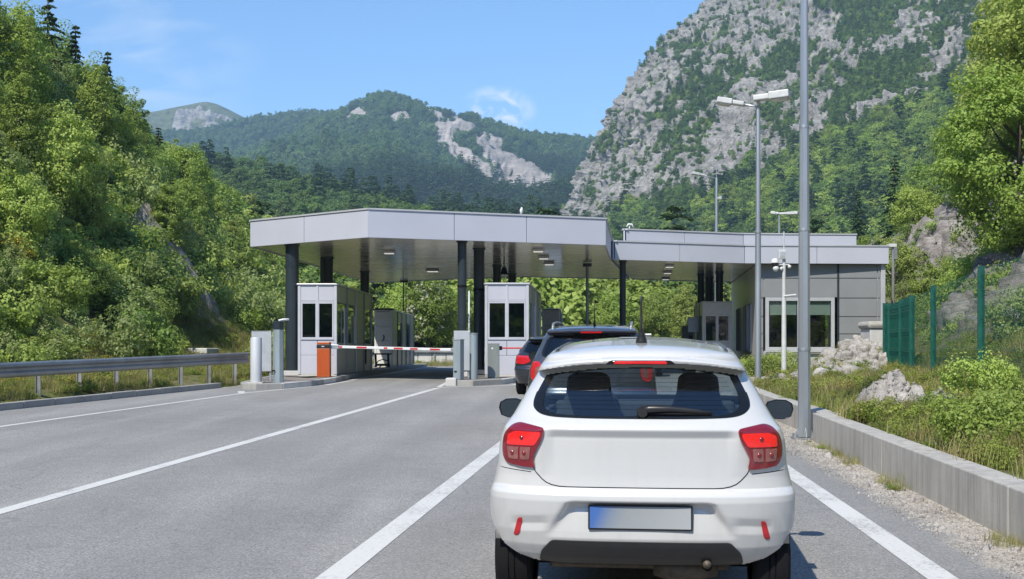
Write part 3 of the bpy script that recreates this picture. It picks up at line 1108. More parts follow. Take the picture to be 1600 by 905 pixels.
def island(poly, label, ends=1.0):
    """kerbed traffic island: a kerb stone per edge piece round a paved core"""
    t = thing('traffic_island', label, 'traffic island')
    inner = offset_poly(poly, 0.17)
    n = len(poly)
    for i in range(n):
        a, b, c, d = Vector(poly[i]), Vector(poly[(i + 1) % n]), Vector(inner[(i + 1) % n]), Vector(inner[i])
        L_ = (b - a).length
        m = max(1, int(L_ / 1.0))
        if a.y > 50 and b.y > 50:
            m = max(1, int(L_ / 6))
        for k in range(m):
            s0, s1 = k / m, (k + 1) / m - 0.010 / max(L_, 0.1)
            q = [a.lerp(b, s0), a.lerp(b, s1), d.lerp(c, s1), d.lerp(c, s0)]
            mb = MB()
            j = RNG.uniform(-0.005, 0.005)
            mb.prism([(v.x, v.y) for v in q], lambda x_, y_: g(y_) - 0.1, lambda x_, y_, j=j: g(y_) + 0.15 + j)
            mb.build('kerb_stone', M['pale_concrete'] if (a.y < 34 and RNG.random() < 0.3) else M['kerb'], t, bevel=0.015)
    mb = MB()
    core = offset_poly(poly, 0.172)
    mb.prism(core, lambda x_, y_: g(y_) - 0.1, lambda x_, y_: g(y_) + 0.138)
    mb.build('paving', M['island'], t)
    return t


island([(-7.15, 32.0), (-6.95, 31.3), (-6.5, 31.0), (-5.9, 31.35), (-5.4, 32.8), (-5.1, 35.2), (-4.98, 45), (-4.6, 66), (-7.3, 66), (-7.42, 45), (-7.3, 35)],
       'kerbed traffic island under the left toll booth and orange barrier')
island([(-1.78, 34.3), (-1.62, 33.3), (-1.05, 33.0), (-0.25, 33.9), (0.35, 36), (0.9, 39), (1.7, 50), (2.35, 64), (0.6, 64), (-1.0, 46), (-1.6, 38)],
       'kerbed traffic island under the middle toll booth')
island([(7.0, 46.2), (7.4, 45.6), (9.1, 45.55), (9.15, 46.2), (10.4, 53.5), (10.2, 58), (8.2, 58)],
       'kerbed traffic island under the right toll booth beside the office')


# concrete parapet on the right
def parapet(pts, label, w=0.27, h=0.40):
    t = thing('parapet_wall', label, 'wall')
    for (xa, ya), (xb, yb) in zip(pts[:-1], pts[1:]):
        a, b = Vector((xa, ya, 0)), Vector((xb, yb, 0))
        d = (b - a).normalized()
        nr = Vector((d.y, -d.x, 0))
        b2 = b - d * 0.012
        q = [a, a + nr * w, b2 + nr * w, b2]
        mb = MB()
        mb.prism([(v.x, v.y) for v in q], lambda x_, y_: g(y_) - 0.2, lambda x_, y_: g(y_) + h)
        mb.build('concrete_block', M['concrete'], t, bevel=0.012)
    return t


parapet([(3.02, -4), (3.33, 1.5), (3.56, 5.4), (3.79, 9.3), (4.01, 13.2), (4.24, 17.15)], 'low stained concrete wall along the near right verge, ending at the tall pole', 0.27, 0.40)
parapet([(4.43, 17.27), (4.56, 22), (4.9, 27.0)], 'low concrete wall set back behind the tall pole, running to the boulders', 0.25, 0.38)


# ------------------------------------------------------------------ mountains
def catmull(a, n):
    """resample axis 0 of control array to n samples"""
    m = len(a)
    t = np.linspace(0, m - 1, n)
    i = np.clip(t.astype(int), 0, m - 2)
    f = (t - i).reshape((-1,) + (1,) * (a.ndim - 1))
    p0, p1, p2, p3 = a[np.clip(i - 1, 0, m - 1)], a[i], a[i + 1], a[np.clip(i + 2, 0, m - 1)]
    return 0.5 * (2 * p1 + (p2 - p0) * f + (2 * p0 - 5 * p1 + 4 * p2 - p3) * f ** 2 + (3 * p1 - p0 - 3 * p2 + p3) * f ** 3)


def loft(ctrl, nv, nu):
    a = np.array([[tuple(P(*c)) for c in row] for row in ctrl], float)
    a = catmull(a, nv)
    return catmull(a.transpose(1, 0, 2), nu).transpose(1, 0, 2)


def grid_normals(G):
    du = np.gradient(G, axis=1)
    dv = np.gradient(G, axis=0)
    n = np.cross(du, dv)
    n /= np.maximum(np.linalg.norm(n, axis=2, keepdims=True), 1e-9)
    flip = np.sum(n * (np.array([0, 0, EYE]) - G), axis=2) < 0
    n[flip] *= -1
    return n


def sample(G, dens, n, rng):
    """n random surface points of a lofted grid, by area times density"""
    a, b, c, d = G[:-1, :-1], G[:-1, 1:], G[1:, 1:], G[1:, :-1]
    ar = np.linalg.norm(np.cross(c - a, d - b), axis=2) * 0.5
    w = ar * (dens[:-1, :-1] + dens[1:, 1:]) / 2
    cdf = np.cumsum(w.ravel())
    idx = np.searchsorted(cdf, rng.random(n) * cdf[-1])
    i, j = np.unravel_index(np.minimum(idx, w.size - 1), w.shape)
    u, v = rng.random((n, 1)), rng.random((n, 1))
    return (a[i, j] * (1 - u) + b[i, j] * u) * (1 - v) + (d[i, j] * (1 - u) + c[i, j] * u) * v


def pxy(G):
    return 800 + F * G[..., 0] / G[..., 1], HZ - F * (G[..., 2] - EYE) / G[..., 1]


def inside(px, py, poly):
    """signed soft distance in photo pixels, positive inside"""
    n = len(poly)
    ins = np.zeros(px.shape, bool)
    dist = np.full(px.shape, 1e9)
    for k in range(n):
        x1, y1 = poly[k]
        x2, y2 = poly[(k + 1) % n]
        c = ((y1 > py) != (y2 > py)) & (px < (x2 - x1) * (py - y1) / (y2 - y1 + 1e-12) + x1)
        ins ^= c
        t = np.clip(((px - x1) * (x2 - x1) + (py - y1) * (y2 - y1)) / ((x2 - x1) ** 2 + (y2 - y1) ** 2), 0, 1)
        dist = np.minimum(dist, np.hypot(px - x1 - t * (x2 - x1), py - y1 - t * (y2 - y1)))
    return np.where(ins, dist, -dist)


def hill(name, G, mat, veg):
    me = np_mesh(name, G.reshape(-1, 3), grid_faces(*G.shape[:2]), [mat], smooth=True, attrs={'veg': veg.ravel()})
    return tag(link(bpy.data.objects.new(name, me)), kind='structure')


def tree_rot(n, rng):
    r = np.zeros((n, 3))
    r[:, 2] = rng.uniform(0, 6.283, n)
    r[:, :2] = rng.normal(0, 0.06, (n, 2))
    return r


# crowns for trees too many to count, about 1 unit tall
FAR = [crown(101, 0.36, 0.36, 0.44, 26, 34, 0.046, cr=0.42), crown(102, 0.42, 0.32, 0.40, 28, 34, 0.046, cr=0.4),
       crown(103, 0.32, 0.42, 0.46, 26, 34, 0.044, cr=0.42, taper=0.4)]
FARC = conifer(104, 1.0, 0.20, 11, 0.045, 26)
MID = [crown(111, 0.36, 0.40, 0.46, 44, 84, 0.026, cr=0.34), crown(112, 0.44, 0.34, 0.42, 46, 84, 0.026, cr=0.33),
       crown(113, 0.31, 0.44, 0.48, 44, 84, 0.025, cr=0.36, taper=0.5)]
MIDC = conifer(114, 1.0, 0.19, 16, 0.024, 80)
rng = np.random.default_rng(5)

# --- limestone cliff on the right
ctrl = [
    [(835, 560, 660), (1000, 560, 420), (1200, 560, 300), (1400, 560, 240), (1720, 560, 210)],
    [(860, 400, 655), (1000, 430, 440), (1200, 440, 330), (1400, 430, 270), (1720, 400, 240)],
    [(884, 332, 655), (1000, 335, 500), (1200, 330, 400), (1400, 300, 350), (1720, 230, 310)],
    [(908, 272, 675), (1030, 245, 560), (1200, 235, 490), (1400, 195, 440), (1720, 90, 390)],
    [(958, 178, 700), (1070, 150, 620), (1220, 125, 570), (1420, 90, 530), (1720, -50, 470)],
    [(1036, 82, 735), (1130, 60, 680), (1250, 35, 650), (1430, 15, 620), (1720, -150, 560)],
    [(1112, 2, 770), (1190, -25, 740), (1290, -50, 720), (1450, -80, 700), (1720, -260, 640)],
    [(1165, -60, 810), (1240, -90, 790), (1330, -120, 780), (1470, -150, 760), (1720, -340, 700)],
]
G0 = loft(ctrl, 620, 700)
# turn the left edge away so the spur has a far side
NB = 40
back = np.stack([G0[:, :1] + np.array([[[11.0 * k + 0.35 * k * k, 16.0 * k, -1.8 * k - 0.12 * k * k]]]) for k in range(NB, 0, -1)], 1)[:, :, 0]
G0 = np.concatenate([back, G0], 1)
bpx, bpy_ = pxy(G0)
fb = interp([(860, 338), (900, 342), (950, 352), (1000, 322), (1035, 338), (1065, 338), (1100, 290), (1170, 262), (1200, 252), (1250, 236), (1300, 214), (1350, 216), (1400, 190), (1450, 165), (1500, 138), (1540, 110), (1700, 40)], bpx)
p = G0.copy()
q = np.stack([p[..., 0] * 0.80 - p[..., 2] * 0.60, p[..., 1] * 0.4, p[..., 0] * 0.60 + p[..., 2] * 0.80], -1)
forest = np.clip((bpy_ - fb - 6) / 14 + 0.9 * fbm(p * 0.03, 3), 0, 1)
cn = 1.0 * fbm(q * np.array([0.10, 0.04, 0.026]) + 3, 5, 0.65) + 0.7 * fbm(q * np.array([0.034, 0.015, 0.008]) + 21, 3)
upper = np.clip((1 - np.abs(bpx - 1500) / 160), 0, 1) * np.clip((100 - bpy_) / 60, 0, 1)
band = np.clip(1 - np.abs(bpy_ - (120 + (bpx - 1400) * 0.35)) / 45, 0, 1) * np.clip((bpx - 1260) / 80, 0, 1)
shrub = np.clip((cn - 0.28 - 0.20 * np.clip((1130 - bpx) / 140, 0, 1) + 0.34 * upper + 0.16 * band + 0.20 * np.clip((bpx - 1230) / 160, 0, 1) + 0.0 * np.clip((bpx - 1080) / 150, 0, 1)) * 2.4, 0, 1)
shrub *= np.clip(1.25 - np.clip(1 - np.abs(bpy_ - 300 - (bpx - 950) * -0.5) / 70, 0, 1) * 0.8, 0, 1)
crag = (1 - forest) * (1 - 0.55 * shrub)
disp = crag * (4.2 * fbm(q * np.array([0.034, 0.02, 0.010]), 3, 0.5, True) + 4.8 * fbm(q * np.array([0.10, 0.07, 0.034]) + 7, 4, 0.6, True)
               + 2.3 * fbm(q * np.array([0.27, 0.22, 0.12]) + 2, 3, 0.65, True)) + 2.5 * fbm(p * 0.03 + 4, 3)
edge = np.clip((np.arange(G0.shape[1]) - 2) / 40.0, 0.35, 1)[None, :]
Nn = grid_normals(G0)
Nn[..., 2] *= 0.35
G1 = G0 + Nn * (disp * edge - 4.0 * crag)[..., None]
veg = np.clip(np.maximum(forest, shrub * 0.55 + 0.20), 0, 1)
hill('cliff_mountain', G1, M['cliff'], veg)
vis = np.ones_like(forest)
vis[:, :NB - 3] = 0.15
pts = sample(G1, forest * vis * np.clip(300 / G1[..., 1], 0.3, 1.3) ** 1.2, 5200, rng)
var = rng.choice([0, 1, 2, 3], len(pts), p=[0.38, 0.30, 0.24, 0.08])
h = rng.uniform(6.5, 11.5, len(pts)) * np.where(var == 3, 1.35, 1)
pts[:, 2] -= 0.6
scatter('cliff_forest', pts, tree_rot(len(pts), rng), np.repeat(h[:, None], 3, 1), var,
        [(*MID[0], M['leaf_ridge']), (*MID[1], M['leaf']), (*MID[2], M['leaf']), (*MIDC, M['needle'])])
pts = sample(G1, (1 - forest) * (shrub ** 1.5 + 0.03) * vis, 18000, rng)
var = rng.choice([0, 1, 2, 3], len(pts), p=[0.36, 0.34, 0.12, 0.18])
h = rng.uniform(1.6, 4.6, len(pts)) * np.where(var == 3, 1.7, 1)
pts[:, 2] -= 0.5
scatter('cliff_shrubs', pts, tree_rot(len(pts), rng), np.repeat(h[:, None], 3, 1), var,
        [(*FAR[0], M['leaf_ridge']), (*FAR[1], M['leaf_ridge']), (*FAR[2], M['leaf']), (*FARC, M['leaf_far'])])

# --- wooded ridge behind the plaza
ctrl = [
    [(-260, 575, 120), (200, 560, 100), (500, 556, 95), (800, 556, 92), (1060, 556, 96), (1300, 556, 110)],
    [(-260, 470, 190), (200, 480, 165), (500, 495, 150), (800, 505, 150), (1060, 505, 160), (1300, 500, 170)],
    [(-260, 390, 300), (200, 370, 280), (500, 408, 260), (800, 436, 255), (1060, 455, 250), (1300, 465, 250)],
    [(-260, 320, 420), (200, 285, 430), (420, 304, 430), (600, 332, 430), (860, 382, 420), (1200, 440, 400)],
    [(-260, 350, 560), (200, 310, 560), (420, 330, 560), (600, 350, 560), (860, 400, 560), (1200, 460, 540)],
]
G0 = loft(ctrl, 120, 200)
G0 = G0 + np.array([0, 0, 1.0]) * (5.0 * fbm(G0 * 0.02 + 12, 4) * np.clip((G0[..., 1] - 95) / 60, 0, 1))[..., None]
hill('wooded_ridge', G0, M['forest_floor'], np.ones(G0.shape[:2]))
pts = sample(G0, np.clip(170 / G0[..., 1], 0.25, 1.2) ** 1.4 * np.clip((G0[..., 1] - 93) / 6, 0, 1), 6200, rng)
near = pts[:, 1] < 230
con = fbm(pts * 0.012 + 40, 3) > 0.55
var = np.where(con & ~near, 3, rng.choice([0, 1, 2], len(pts), p=[0.4, 0.35, 0.25]))
var = np.where((var < 3) & (rng.random(len(pts)) < 0.05), 3, var)
var = np.where((var != 3) & near & (rng.random(len(pts)) < 0.55), 4, var)
h = rng.uniform(6, 10.5, len(pts)) * np.where(var == 3, 1.35, 1)
pts[:, 2] -= 0.6
scatter('ridge_forest', pts, tree_rot(len(pts), rng), np.repeat(h[:, None], 3, 1), var,
        [(*MID[0], M['leaf_ridge']), (*MID[1], M['leaf_far']), (*MID[2], M['leaf_ridge']), (*MIDC, M['needle']), (*MID[1], M['leaf_light'])])

# --- central mountain
ctrl = [
    [(120, 470, 620), (350, 470, 620), (600, 480, 600), (800, 480, 600), (950, 480, 640), (1150, 480, 700)],
    [(120, 380, 900), (350, 350, 860), (600, 360, 820), (800, 380, 820), (950, 360, 900), (1150, 360, 1000)],
    [(120, 320, 1150), (350, 300, 1060), (600, 270, 1000), (760, 300, 1040), (950, 290, 1120), (1150, 290, 1200)],
    [(120, 290, 1250), (380, 258, 1200), (600, 205, 1180), (740, 235, 1190), (950, 252, 1240), (1150, 260, 1300)],
    [(120, 270, 1350), (330, 268, 1330), (420, 240, 1330), (500, 199, 1330), (560, 170, 1330), (600, 158, 1330), (660, 172, 1330), (740, 194, 1330), (840, 222, 1340), (945, 231, 1350), (1150, 240, 1400)],
    [(120, 300, 1480), (380, 270, 1480), (600, 190, 1480), (740, 220, 1480), (950, 250, 1480), (1150, 270, 1480)],
]
wide = []
for row in ctrl:                                     # same number of columns in every row
    a = np.array(row, float)
    xs = np.array([120, 330, 420, 500, 560, 600, 660, 740, 840, 945, 1150], float)
    wide.append([(x, np.interp(x, a[:, 0], a[:, 1]), np.interp(x, a[:, 0], a[:, 2])) for x in xs])
G0 = loft(wide, 260, 380)
px_, py_ = pxy(G0)
rockp = [(655, 170), (690, 164), (730, 190), (790, 232), (850, 272), (872, 290), (850, 292), (800, 280), (745, 262), (700, 240), (650, 215), (690, 215), (672, 190)]
gap = [(690, 205), (740, 232), (790, 268), (770, 262), (720, 238)]
rk = inside(px_, py_, rockp)
rk = np.clip(rk / 9 + 0.50 + 0.7 * fbm(G0 * 0.045, 4), 0, 1) * np.clip(1 - inside(px_, py_, gap) / 5, 0, 1)
rk2 = np.clip(inside(px_, py_, [(525, 186), (560, 170), (588, 166), (584, 178), (545, 188)]) / 4 + 0.4 + 0.7 * fbm(G0 * 0.03, 3), 0, 1)
rk3 = np.clip(inside(px_, py_, [(610, 185), (632, 178), (640, 192), (618, 194)]) / 4 + 0.2 + 0.6 * fbm(G0 * 0.03, 3), 0, 1)
rk = np.clip(np.maximum(rk, np.maximum(rk2, rk3)), 0, 1) * (py_ < 300) * (G0[..., 1] < 1345)
d2 = 20 * fbm(G0 * 0.006, 4) + rk * (4.5 * fbm(G0 * np.array([0.06, 0.03, 0.04]), 4, 0.6, True) - 2) + 9 * fbm(G0 * np.array([0.012, 0.01, 0.004]), 3, 0.5, True)
G1 = G0 + grid_normals(G0) * (d2 * np.clip(np.abs(G0[..., 1] - 1330) / 120, 0.25, 1))[..., None]
hill('central_mountain', G1, M['mountain'], 1 - rk)
pts = sample(G1, (np.clip(1 - rk * 1.4, 0.02, 1)) * np.clip(900 / G1[..., 1], 0.4, 1.5) ** 1.5 * (G1[..., 1] < 1400), 26000, rng)
con = fbm(pts * 0.006 + 40, 3) > 0.25
var = np.where(con, 3, rng.choice([0, 1, 2], len(pts)))
h = rng.uniform(7, 16, len(pts)) * np.where(var == 3, 1.2, 1)
pts[:, 2] -= 1
scatter('mountain_forest', pts, tree_rot(len(pts), rng), np.repeat(h[:, None], 3, 1), var,
        [(*FAR[0], M['leaf_far']), (*FAR[1], M['leaf_far_dark']), (*FAR[2], M['leaf_far']), (*FARC, M['leaf_far_dark'])])

# --- far wooded shoulder and bare summit
ctrl = [
    [(60, 330, 1700), (300, 320, 1700), (500, 300, 1700), (700, 300, 1700)],
    [(60, 260, 1950), (300, 262, 1950), (480, 240, 1950), (700, 240, 1950)],
    [(60, 215, 2150), (300, 212, 2150), (380, 208, 2150), (460, 194, 2150), (530, 186, 2150), (700, 200, 2150)],
    [(60, 240, 2500), (300, 240, 2500), (480, 220, 2500), (700, 230, 2500)],
]
wide = []
for row in ctrl:
    a = np.array(row, float)
    xs = np.array([60, 200, 300, 380, 460, 530, 620, 700], float)
    wide.append([(x, np.interp(x, a[:, 0], a[:, 1]), np.interp(x, a[:, 0], a[:, 2]) * 0.74) for x in xs])
G0 = loft(wide, 90, 150)
G1 = G0 + grid_normals(G0) * (24 * fbm(G0 * 0.006 + 3, 4))[..., None] * 0.5
hill('wooded_shoulder', G1, M['mountain'], np.ones(G1.shape[:2]))
pts = sample(G1, (G1[..., 1] < 1665) * 1.0, 7000, rng)
var = rng.choice([0, 1, 2, 3], len(pts))
h = rng.uniform(7.5, 13, len(pts))
scatter('shoulder_forest', pts, tree_rot(len(pts), rng), np.repeat(h[:, None], 3, 1), var,
        [(*FAR[0], M['leaf_far']), (*FAR[1], M['leaf_far_dark']), (*FAR[2], M['leaf_far']), (*FARC, M['leaf_far_dark'])])
ctrl = [
    [(0, 300, 2700), (200, 300, 2700), (330, 300, 2700), (420, 300, 2700), (600, 300, 2700)],
    [(0, 230, 3000), (200, 230, 3000), (330, 230, 3000), (420, 235, 3000), (600, 250, 3000)],
    [(0, 200, 3200), (200, 196, 3200), (330, 190, 3200), (420, 214, 3200), (600, 235, 3200)],
    [(0, 192, 3400), (130, 186, 3400), (200, 179, 3400), (250, 174, 3400), (295, 164, 3400), (325, 160, 3400), (350, 168, 3400), (380, 184, 3400), (410, 200, 3400), (600, 230, 3400)],
    [(0, 230, 3900), (200, 220, 3900), (330, 200, 3900), (420, 230, 3900), (600, 250, 3900)],
]
wide = []
for row in ctrl:
    a = np.array(row, float)
    xs = np.array([0, 130, 200, 250, 300, 325, 350, 380, 410, 500, 600], float)
    wide.append([(x, np.interp(x, a[:, 0], a[:, 1]), np.interp(x, a[:, 0], a[:, 2]) * 0.56) for x in xs])
G0 = loft(wide, 140, 260)
px_, py_ = pxy(G0)
scr = np.clip(inside(px_, py_, [(262, 190), (285, 174), (318, 163), (345, 172), (372, 192), (392, 210), (360, 214), (335, 214), (300, 214), (270, 210)]) / 22 + 0.12 + 0.9 * fbm(G0 * np.array([0.025, 0.018, 0.009]), 4), 0, 1)
G1 = G0 + grid_normals(G0) * ((9 * fbm(G0 * 0.009 + 3, 5) + scr * 12 * (fbm(G0 * np.array([0.032, 0.018, 0.014]), 4, 0.55, True) - 0.3)) * np.clip((1900 - G0[..., 1]) / 90, 0.15, 1))[..., None]
hill('bare_summit', G1, M['alpine'], np.clip(1 - scr, 0, 1))

# --- wooded slopes behind the photographer, closing the valley
uu, vv = np.meshgrid(np.linspace(-1, 1, 60), np.linspace(0, 1, 24))
G0 = np.stack([uu * 330, -75 - 150 * vv - 60 * (1 - uu * uu), -2.3 + 62 * vv ** 0.9 + 26 * uu * uu * vv], -1)
G0[..., 2] += 4 * fbm(G0 * 0.03, 3) * vv
hill('valley_side', G0, M['forest_floor'], np.ones(G0.shape[:2]))
pts = sample(G0, np.ones(G0.shape[:2]), 2600, rng)
h = rng.uniform(7, 12, len(pts))
scatter('valley_wood', pts, tree_rot(len(pts), rng), np.repeat(h[:, None], 3, 1), rng.choice([0, 1, 2], len(pts)),
        [(*FAR[0], M['leaf']), (*FAR[1], M['leaf_dark']), (*FAR[2], M['leaf'])])

# ------------------------------------------------------------------ canopies
SOF = 4.85


def wall_piece(mb, a, b, z0, z1, t, inset=0.0):
    """upright slab between plan points a and b, thickness t behind the face"""
    a, b = Vector((a[0], a[1], 0)), Vector((b[0], b[1], 0))
    d = (b - a).normalized()
    n = Vector((-d.y, d.x, 0))
    a, b = a + n * inset, b + n * inset
    q = [a, b, b + n * t, a + n * t]
    return mb.prism([(v.x, v.y) for v in q], z0, z1)


def split_edge(a, b, n):
    a, b = Vector(a), Vector(b)
    return [tuple(a.lerp(b, k / n)) for k in range(n + 1)]


# left canopy: counter-clockwise outline seen from above
A, B, C, D = (-8.15, 37.85), (-4.10, 34.66), (2.88, 37.24), (3.50, 43.02)
Eb, Fb, Gb = (-6.8, 58.2), (0.2, 53.6), (5.3, 55.3)
cl = thing('canopy', 'large silver grey flat canopy with bent front over the left and middle toll lanes', 'canopy')
ring = [A, B, C, D, Gb, Fb, Eb]
mb = MB()
mb.prism(offset_poly(ring, 0.055), SOF + 0.004, SOF + 0.10)
mb.build('soffit', M['soffit'], cl)
mb = MB()
mb.prism(offset_poly(ring, 0.10), 5.40, 5.58)
mb.build('roof_deck', M['coping'], cl)


def fascia(parent, pts, z0, z1, mat, gap=0.018, t=0.05, name='fascia_panel'):
    for a, b in zip(pts[:-1], pts[1:]):
        a, b = Vector(a), Vector(b)
        d = (b - a).normalized()
        mb = MB()
        wall_piece(mb, a + d * gap / 2, b - d * gap / 2, z0, z1, t)
        mb.build(name, mat, parent, bevel=0.006)
    for a, b in zip(pts[:-1], pts[1:]):
        mb = MB()
        wall_piece(mb, a, b, z1 + 0.002, z1 + 0.05, t + 0.14, -0.03)
        mb.build('coping', M['coping'], parent)
    mb = MB()
    for a, b in zip(pts[:-1], pts[1:]):
        wall_piece(mb, a, b, z0 + 0.03, z1 - 0.02, 0.02, t + 0.006)
    mb.build('backing_strip', M['dark'], parent)


def at_px(a, b, px):
    """plan point on line a-b seen at photo column px"""
    k = (px - 800) / F
    t = (a[0] - k * a[1]) / (k * (b[1] - a[1]) - (b[0] - a[0]))
    return (a[0] + (b[0] - a[0]) * t, a[1] + (b[1] - a[1]) * t)


front = [A, at_px(A, B, 475), B, at_px(B, C, 710), at_px(B, C, 823), C]
fascia(cl, front, SOF - 0.02, 5.62, M['panel'])
fascia(cl, [C, D], SOF - 0.022, 5.618, M['panel'])
fascia(cl, split_edge(D, Gb, 3), SOF - 0.021, 5.60, M['panel'])
fascia(cl, split_edge(Gb, Fb, 2) + split_edge(Fb, Eb, 3)[1:], SOF - 0.02, 5.60, M['panel'])
fascia(cl, split_edge(Eb, A, 5), SOF - 0.023, 5.60, M['panel'])

# right canopy, covering the office
R0, R1, R2 = (3.575, 43.2), (8.62, 45.05), (14.05, 45.32)
R3, R4, R5 = (15.4, 58.6), (9.1, 57.3), (5.45, 55.4)
cr_ = thing('canopy', 'stepped silver grey flat canopy over the right lane and the grey office', 'canopy')
ring = [R0, R1, R2, R3, R4, R5]
mb = MB()
mb.prism(offset_poly(ring, 0.055), SOF + 0.004, SOF + 0.10)
mb.build('soffit', M['soffit'], cr_)
mb = MB()
mb.prism(offset_poly(ring, 0.10), 5.30, 5.46)
mb.build('roof_deck', M['coping'], cr_)
fascia(cr_, split_edge(R0, R1, 2) + split_edge(R1, R2, 2)[1:], SOF - 0.02, 5.47, M['panel'])
fascia(cr_, split_edge(R2, R3, 3), SOF - 0.021, 5.46, M['panel'])
fascia(cr_, split_edge(R3, R4, 2) + split_edge(R4, R5, 1)[1:], SOF - 0.021, 5.46, M['panel'])
fascia(cr_, split_edge(R5, R0, 3), SOF - 0.019, 5.47, M['panel'])
U = [(4.0, 43.6), (8.62, 45.3), (12.92, 45.6), (14.0, 57.2), (9.1, 56.9), (5.7, 55.1)]
fascia(cr_, split_edge(U[0], U[1], 2) + split_edge(U[1], U[2], 2)[1:], 5.53, 5.93, M['panel'], name='parapet_panel')
fascia(cr_, [U[2], U[3], U[4], U[5], U[0]], 5.531, 5.92, M['panel'], name='parapet_panel')
mb = MB()
mb.prism(offset_poly(U, 0.12), 5.70, 5.86)
mb.build('upper_roof', M['coping'], cr_)


# ------------------------------------------------------------------ columns
def column(px, y, d, label, base=0.15, top=SOF, mat='column', n=24, cuff=False):
    x = (px - 800) * y / F
    z0 = g(y) + (0.138 if base else 0.0)
    t = thing('canopy_column', label, 'column', (x, y, z0), 0, 'columns holding up the canopies')
    mb = MB()
    mb.tube([(0, 0, 0.14 if base else 0), (0, 0, top - z0)], d / 2, n)
    mb.build('shaft', M[mat], t, smooth=True, sharp=40)
    if base:
        MB().box(-d * 0.62, d * 0.62, -d * 0.62, d * 0.62, 0, 0.15).build('plinth', M['pale_concrete'], t, bevel=0.015)
    mb = MB()
    mb.tube([(0, 0, top - z0 - 0.05), (0, 0, top - z0 - 0.004)], d / 2 + 0.035, n)
    mb.build('top_ring', M[mat], t, smooth=True, sharp=40)
    if cuff:
        mb = MB()
        mb.tube([(0, 0, 2.65), (0, 0, 2.72)], d / 2 + 0.012, n)
        mb.build('band', M['dark'], t, smooth=True, sharp=40)
    return t


column(456.5, 37.3, 0.41, 'thick dark column at the left corner of the canopy beside the left booth')
column(512, 42.6, 0.38, 'dark column rising behind the front left toll booth roof', base=0)
column(570, 49.9, 0.37, 'dark column above the rear of the left booth')
column(722, 36.1, 0.27, 'slimmer lit dark column behind the grey boards on the middle island', cuff=True)
column(748.5, 38.6, 0.35, 'black column just left of the middle booth', cuff=True)
column(776.5, 46.5, 0.31, 'dark column above the front of the middle booth roof, nearer of two')
column(800, 51.5, 0.33, 'dark column above the back of the middle booth roof, farther of two')
column(973, 44.2, 0.23, 'lone slim dark column where the two canopies meet', base=0)
column(1124, 50.6, 0.31, 'round lit column standing over the right booth', base=0)
column(1095, 52.0, 0.28, 'black column left of the right booth, at the edge of a close pair', base=0)
column(1108, 54.0, 0.36, 'thicker black column of the close pair behind the right booth', base=0)

t = thing('drain_pipe', 'thin grey downpipe with a top flange under the middle of the canopy', 'pipe', (117.5 * 45 / F, 45, g(45)))
mb = MB()
mb.tube([(0, 0, 0), (0, 0, 4.09)], 0.055, 14)
mb.build('pipe', M['post_grey'], t, smooth=True, sharp=40)
mb = MB()
mb.tube([(0, 0, 3.98), (0, 0, 4.10)], 0.17, 16)
mb.build('flange', M['column'], t, smooth=True, sharp=40)
t = thing('drain_pipe', 'thin pipe running up beside the column behind the left booth', 'pipe', (-297 * 42.0 / F, 42.0, g(42) + 0.138))
mb = MB()
mb.tube([(0, 0, 0), (0, 0, 3.98)], 0.06, 12)
mb.build('pipe', M['column'], t, smooth=True, sharp=40)
MB().box(-0.09, 0.09, -0.09, 0.09, 0, 0.05).build('base_plate', M['galv'], t)


# ceiling lights
def ceiling_light(px, py, w, label):
    y = (SOF - EYE) * F / (HZ - py)
    x = (px - 800) * y / F
    t = thing('ceiling_light', label, 'light', (x, y, SOF), 0, 'lights under the canopy')
    MB().box(-w / 2, w / 2, -w * 0.5, w * 0.5, -0.085, -0.002).build('housing', M['lamp_grey'], t, bevel=0.01)
    MB().box(-w * 0.42, w * 0.42, -w * 0.42, w * 0.42, -0.10, -0.087).build('diffuser', M['lit_lens'], t)


for px, py, w, lb in ((608, 392, 0.36, 'square soffit light above the left lane, nearest the front'), (676, 421, 0.5, 'square soffit light deep above the left lane'),
                      (841, 389, 0.36, 'first of three soffit lights in a row right of the middle booth'), (849.6, 400.5, 0.36, 'second of three soffit lights in a row right of the middle booth'),
                      (858, 410, 0.38, 'farthest of three soffit lights in a row right of the middle booth'), (1046, 414, 0.32, 'nearest of three soffit lights under the right canopy'),
                      (1043, 424, 0.32, 'middle of three soffit lights under the right canopy'), (1040, 434, 0.34, 'farthest of three soffit lights under the right canopy')):
    ceiling_light(px, py, w, lb)

for x, y, h, lb in ((-0.27, 41.6, 0.42, 'small black bell shaped loudspeaker hanging above the middle booth'),):
    t = thing('hanging_device', lb, 'device', (x, y, SOF))
    mb = MB()
    mb.tube([(0, 0, -0.002), (0, 0, -h)], 0.02, 8)
    mb.build('stem', M['column'], t)
    mb = MB()
    mb.tube([(0, 0, -h + 0.04), (0, 0, -h - 0.05), (0, 0, -h - 0.22)], [0.05, 0.09, 0.12], 12)
    mb.build('housing', M['dark'], t, smooth=True, sharp=40)


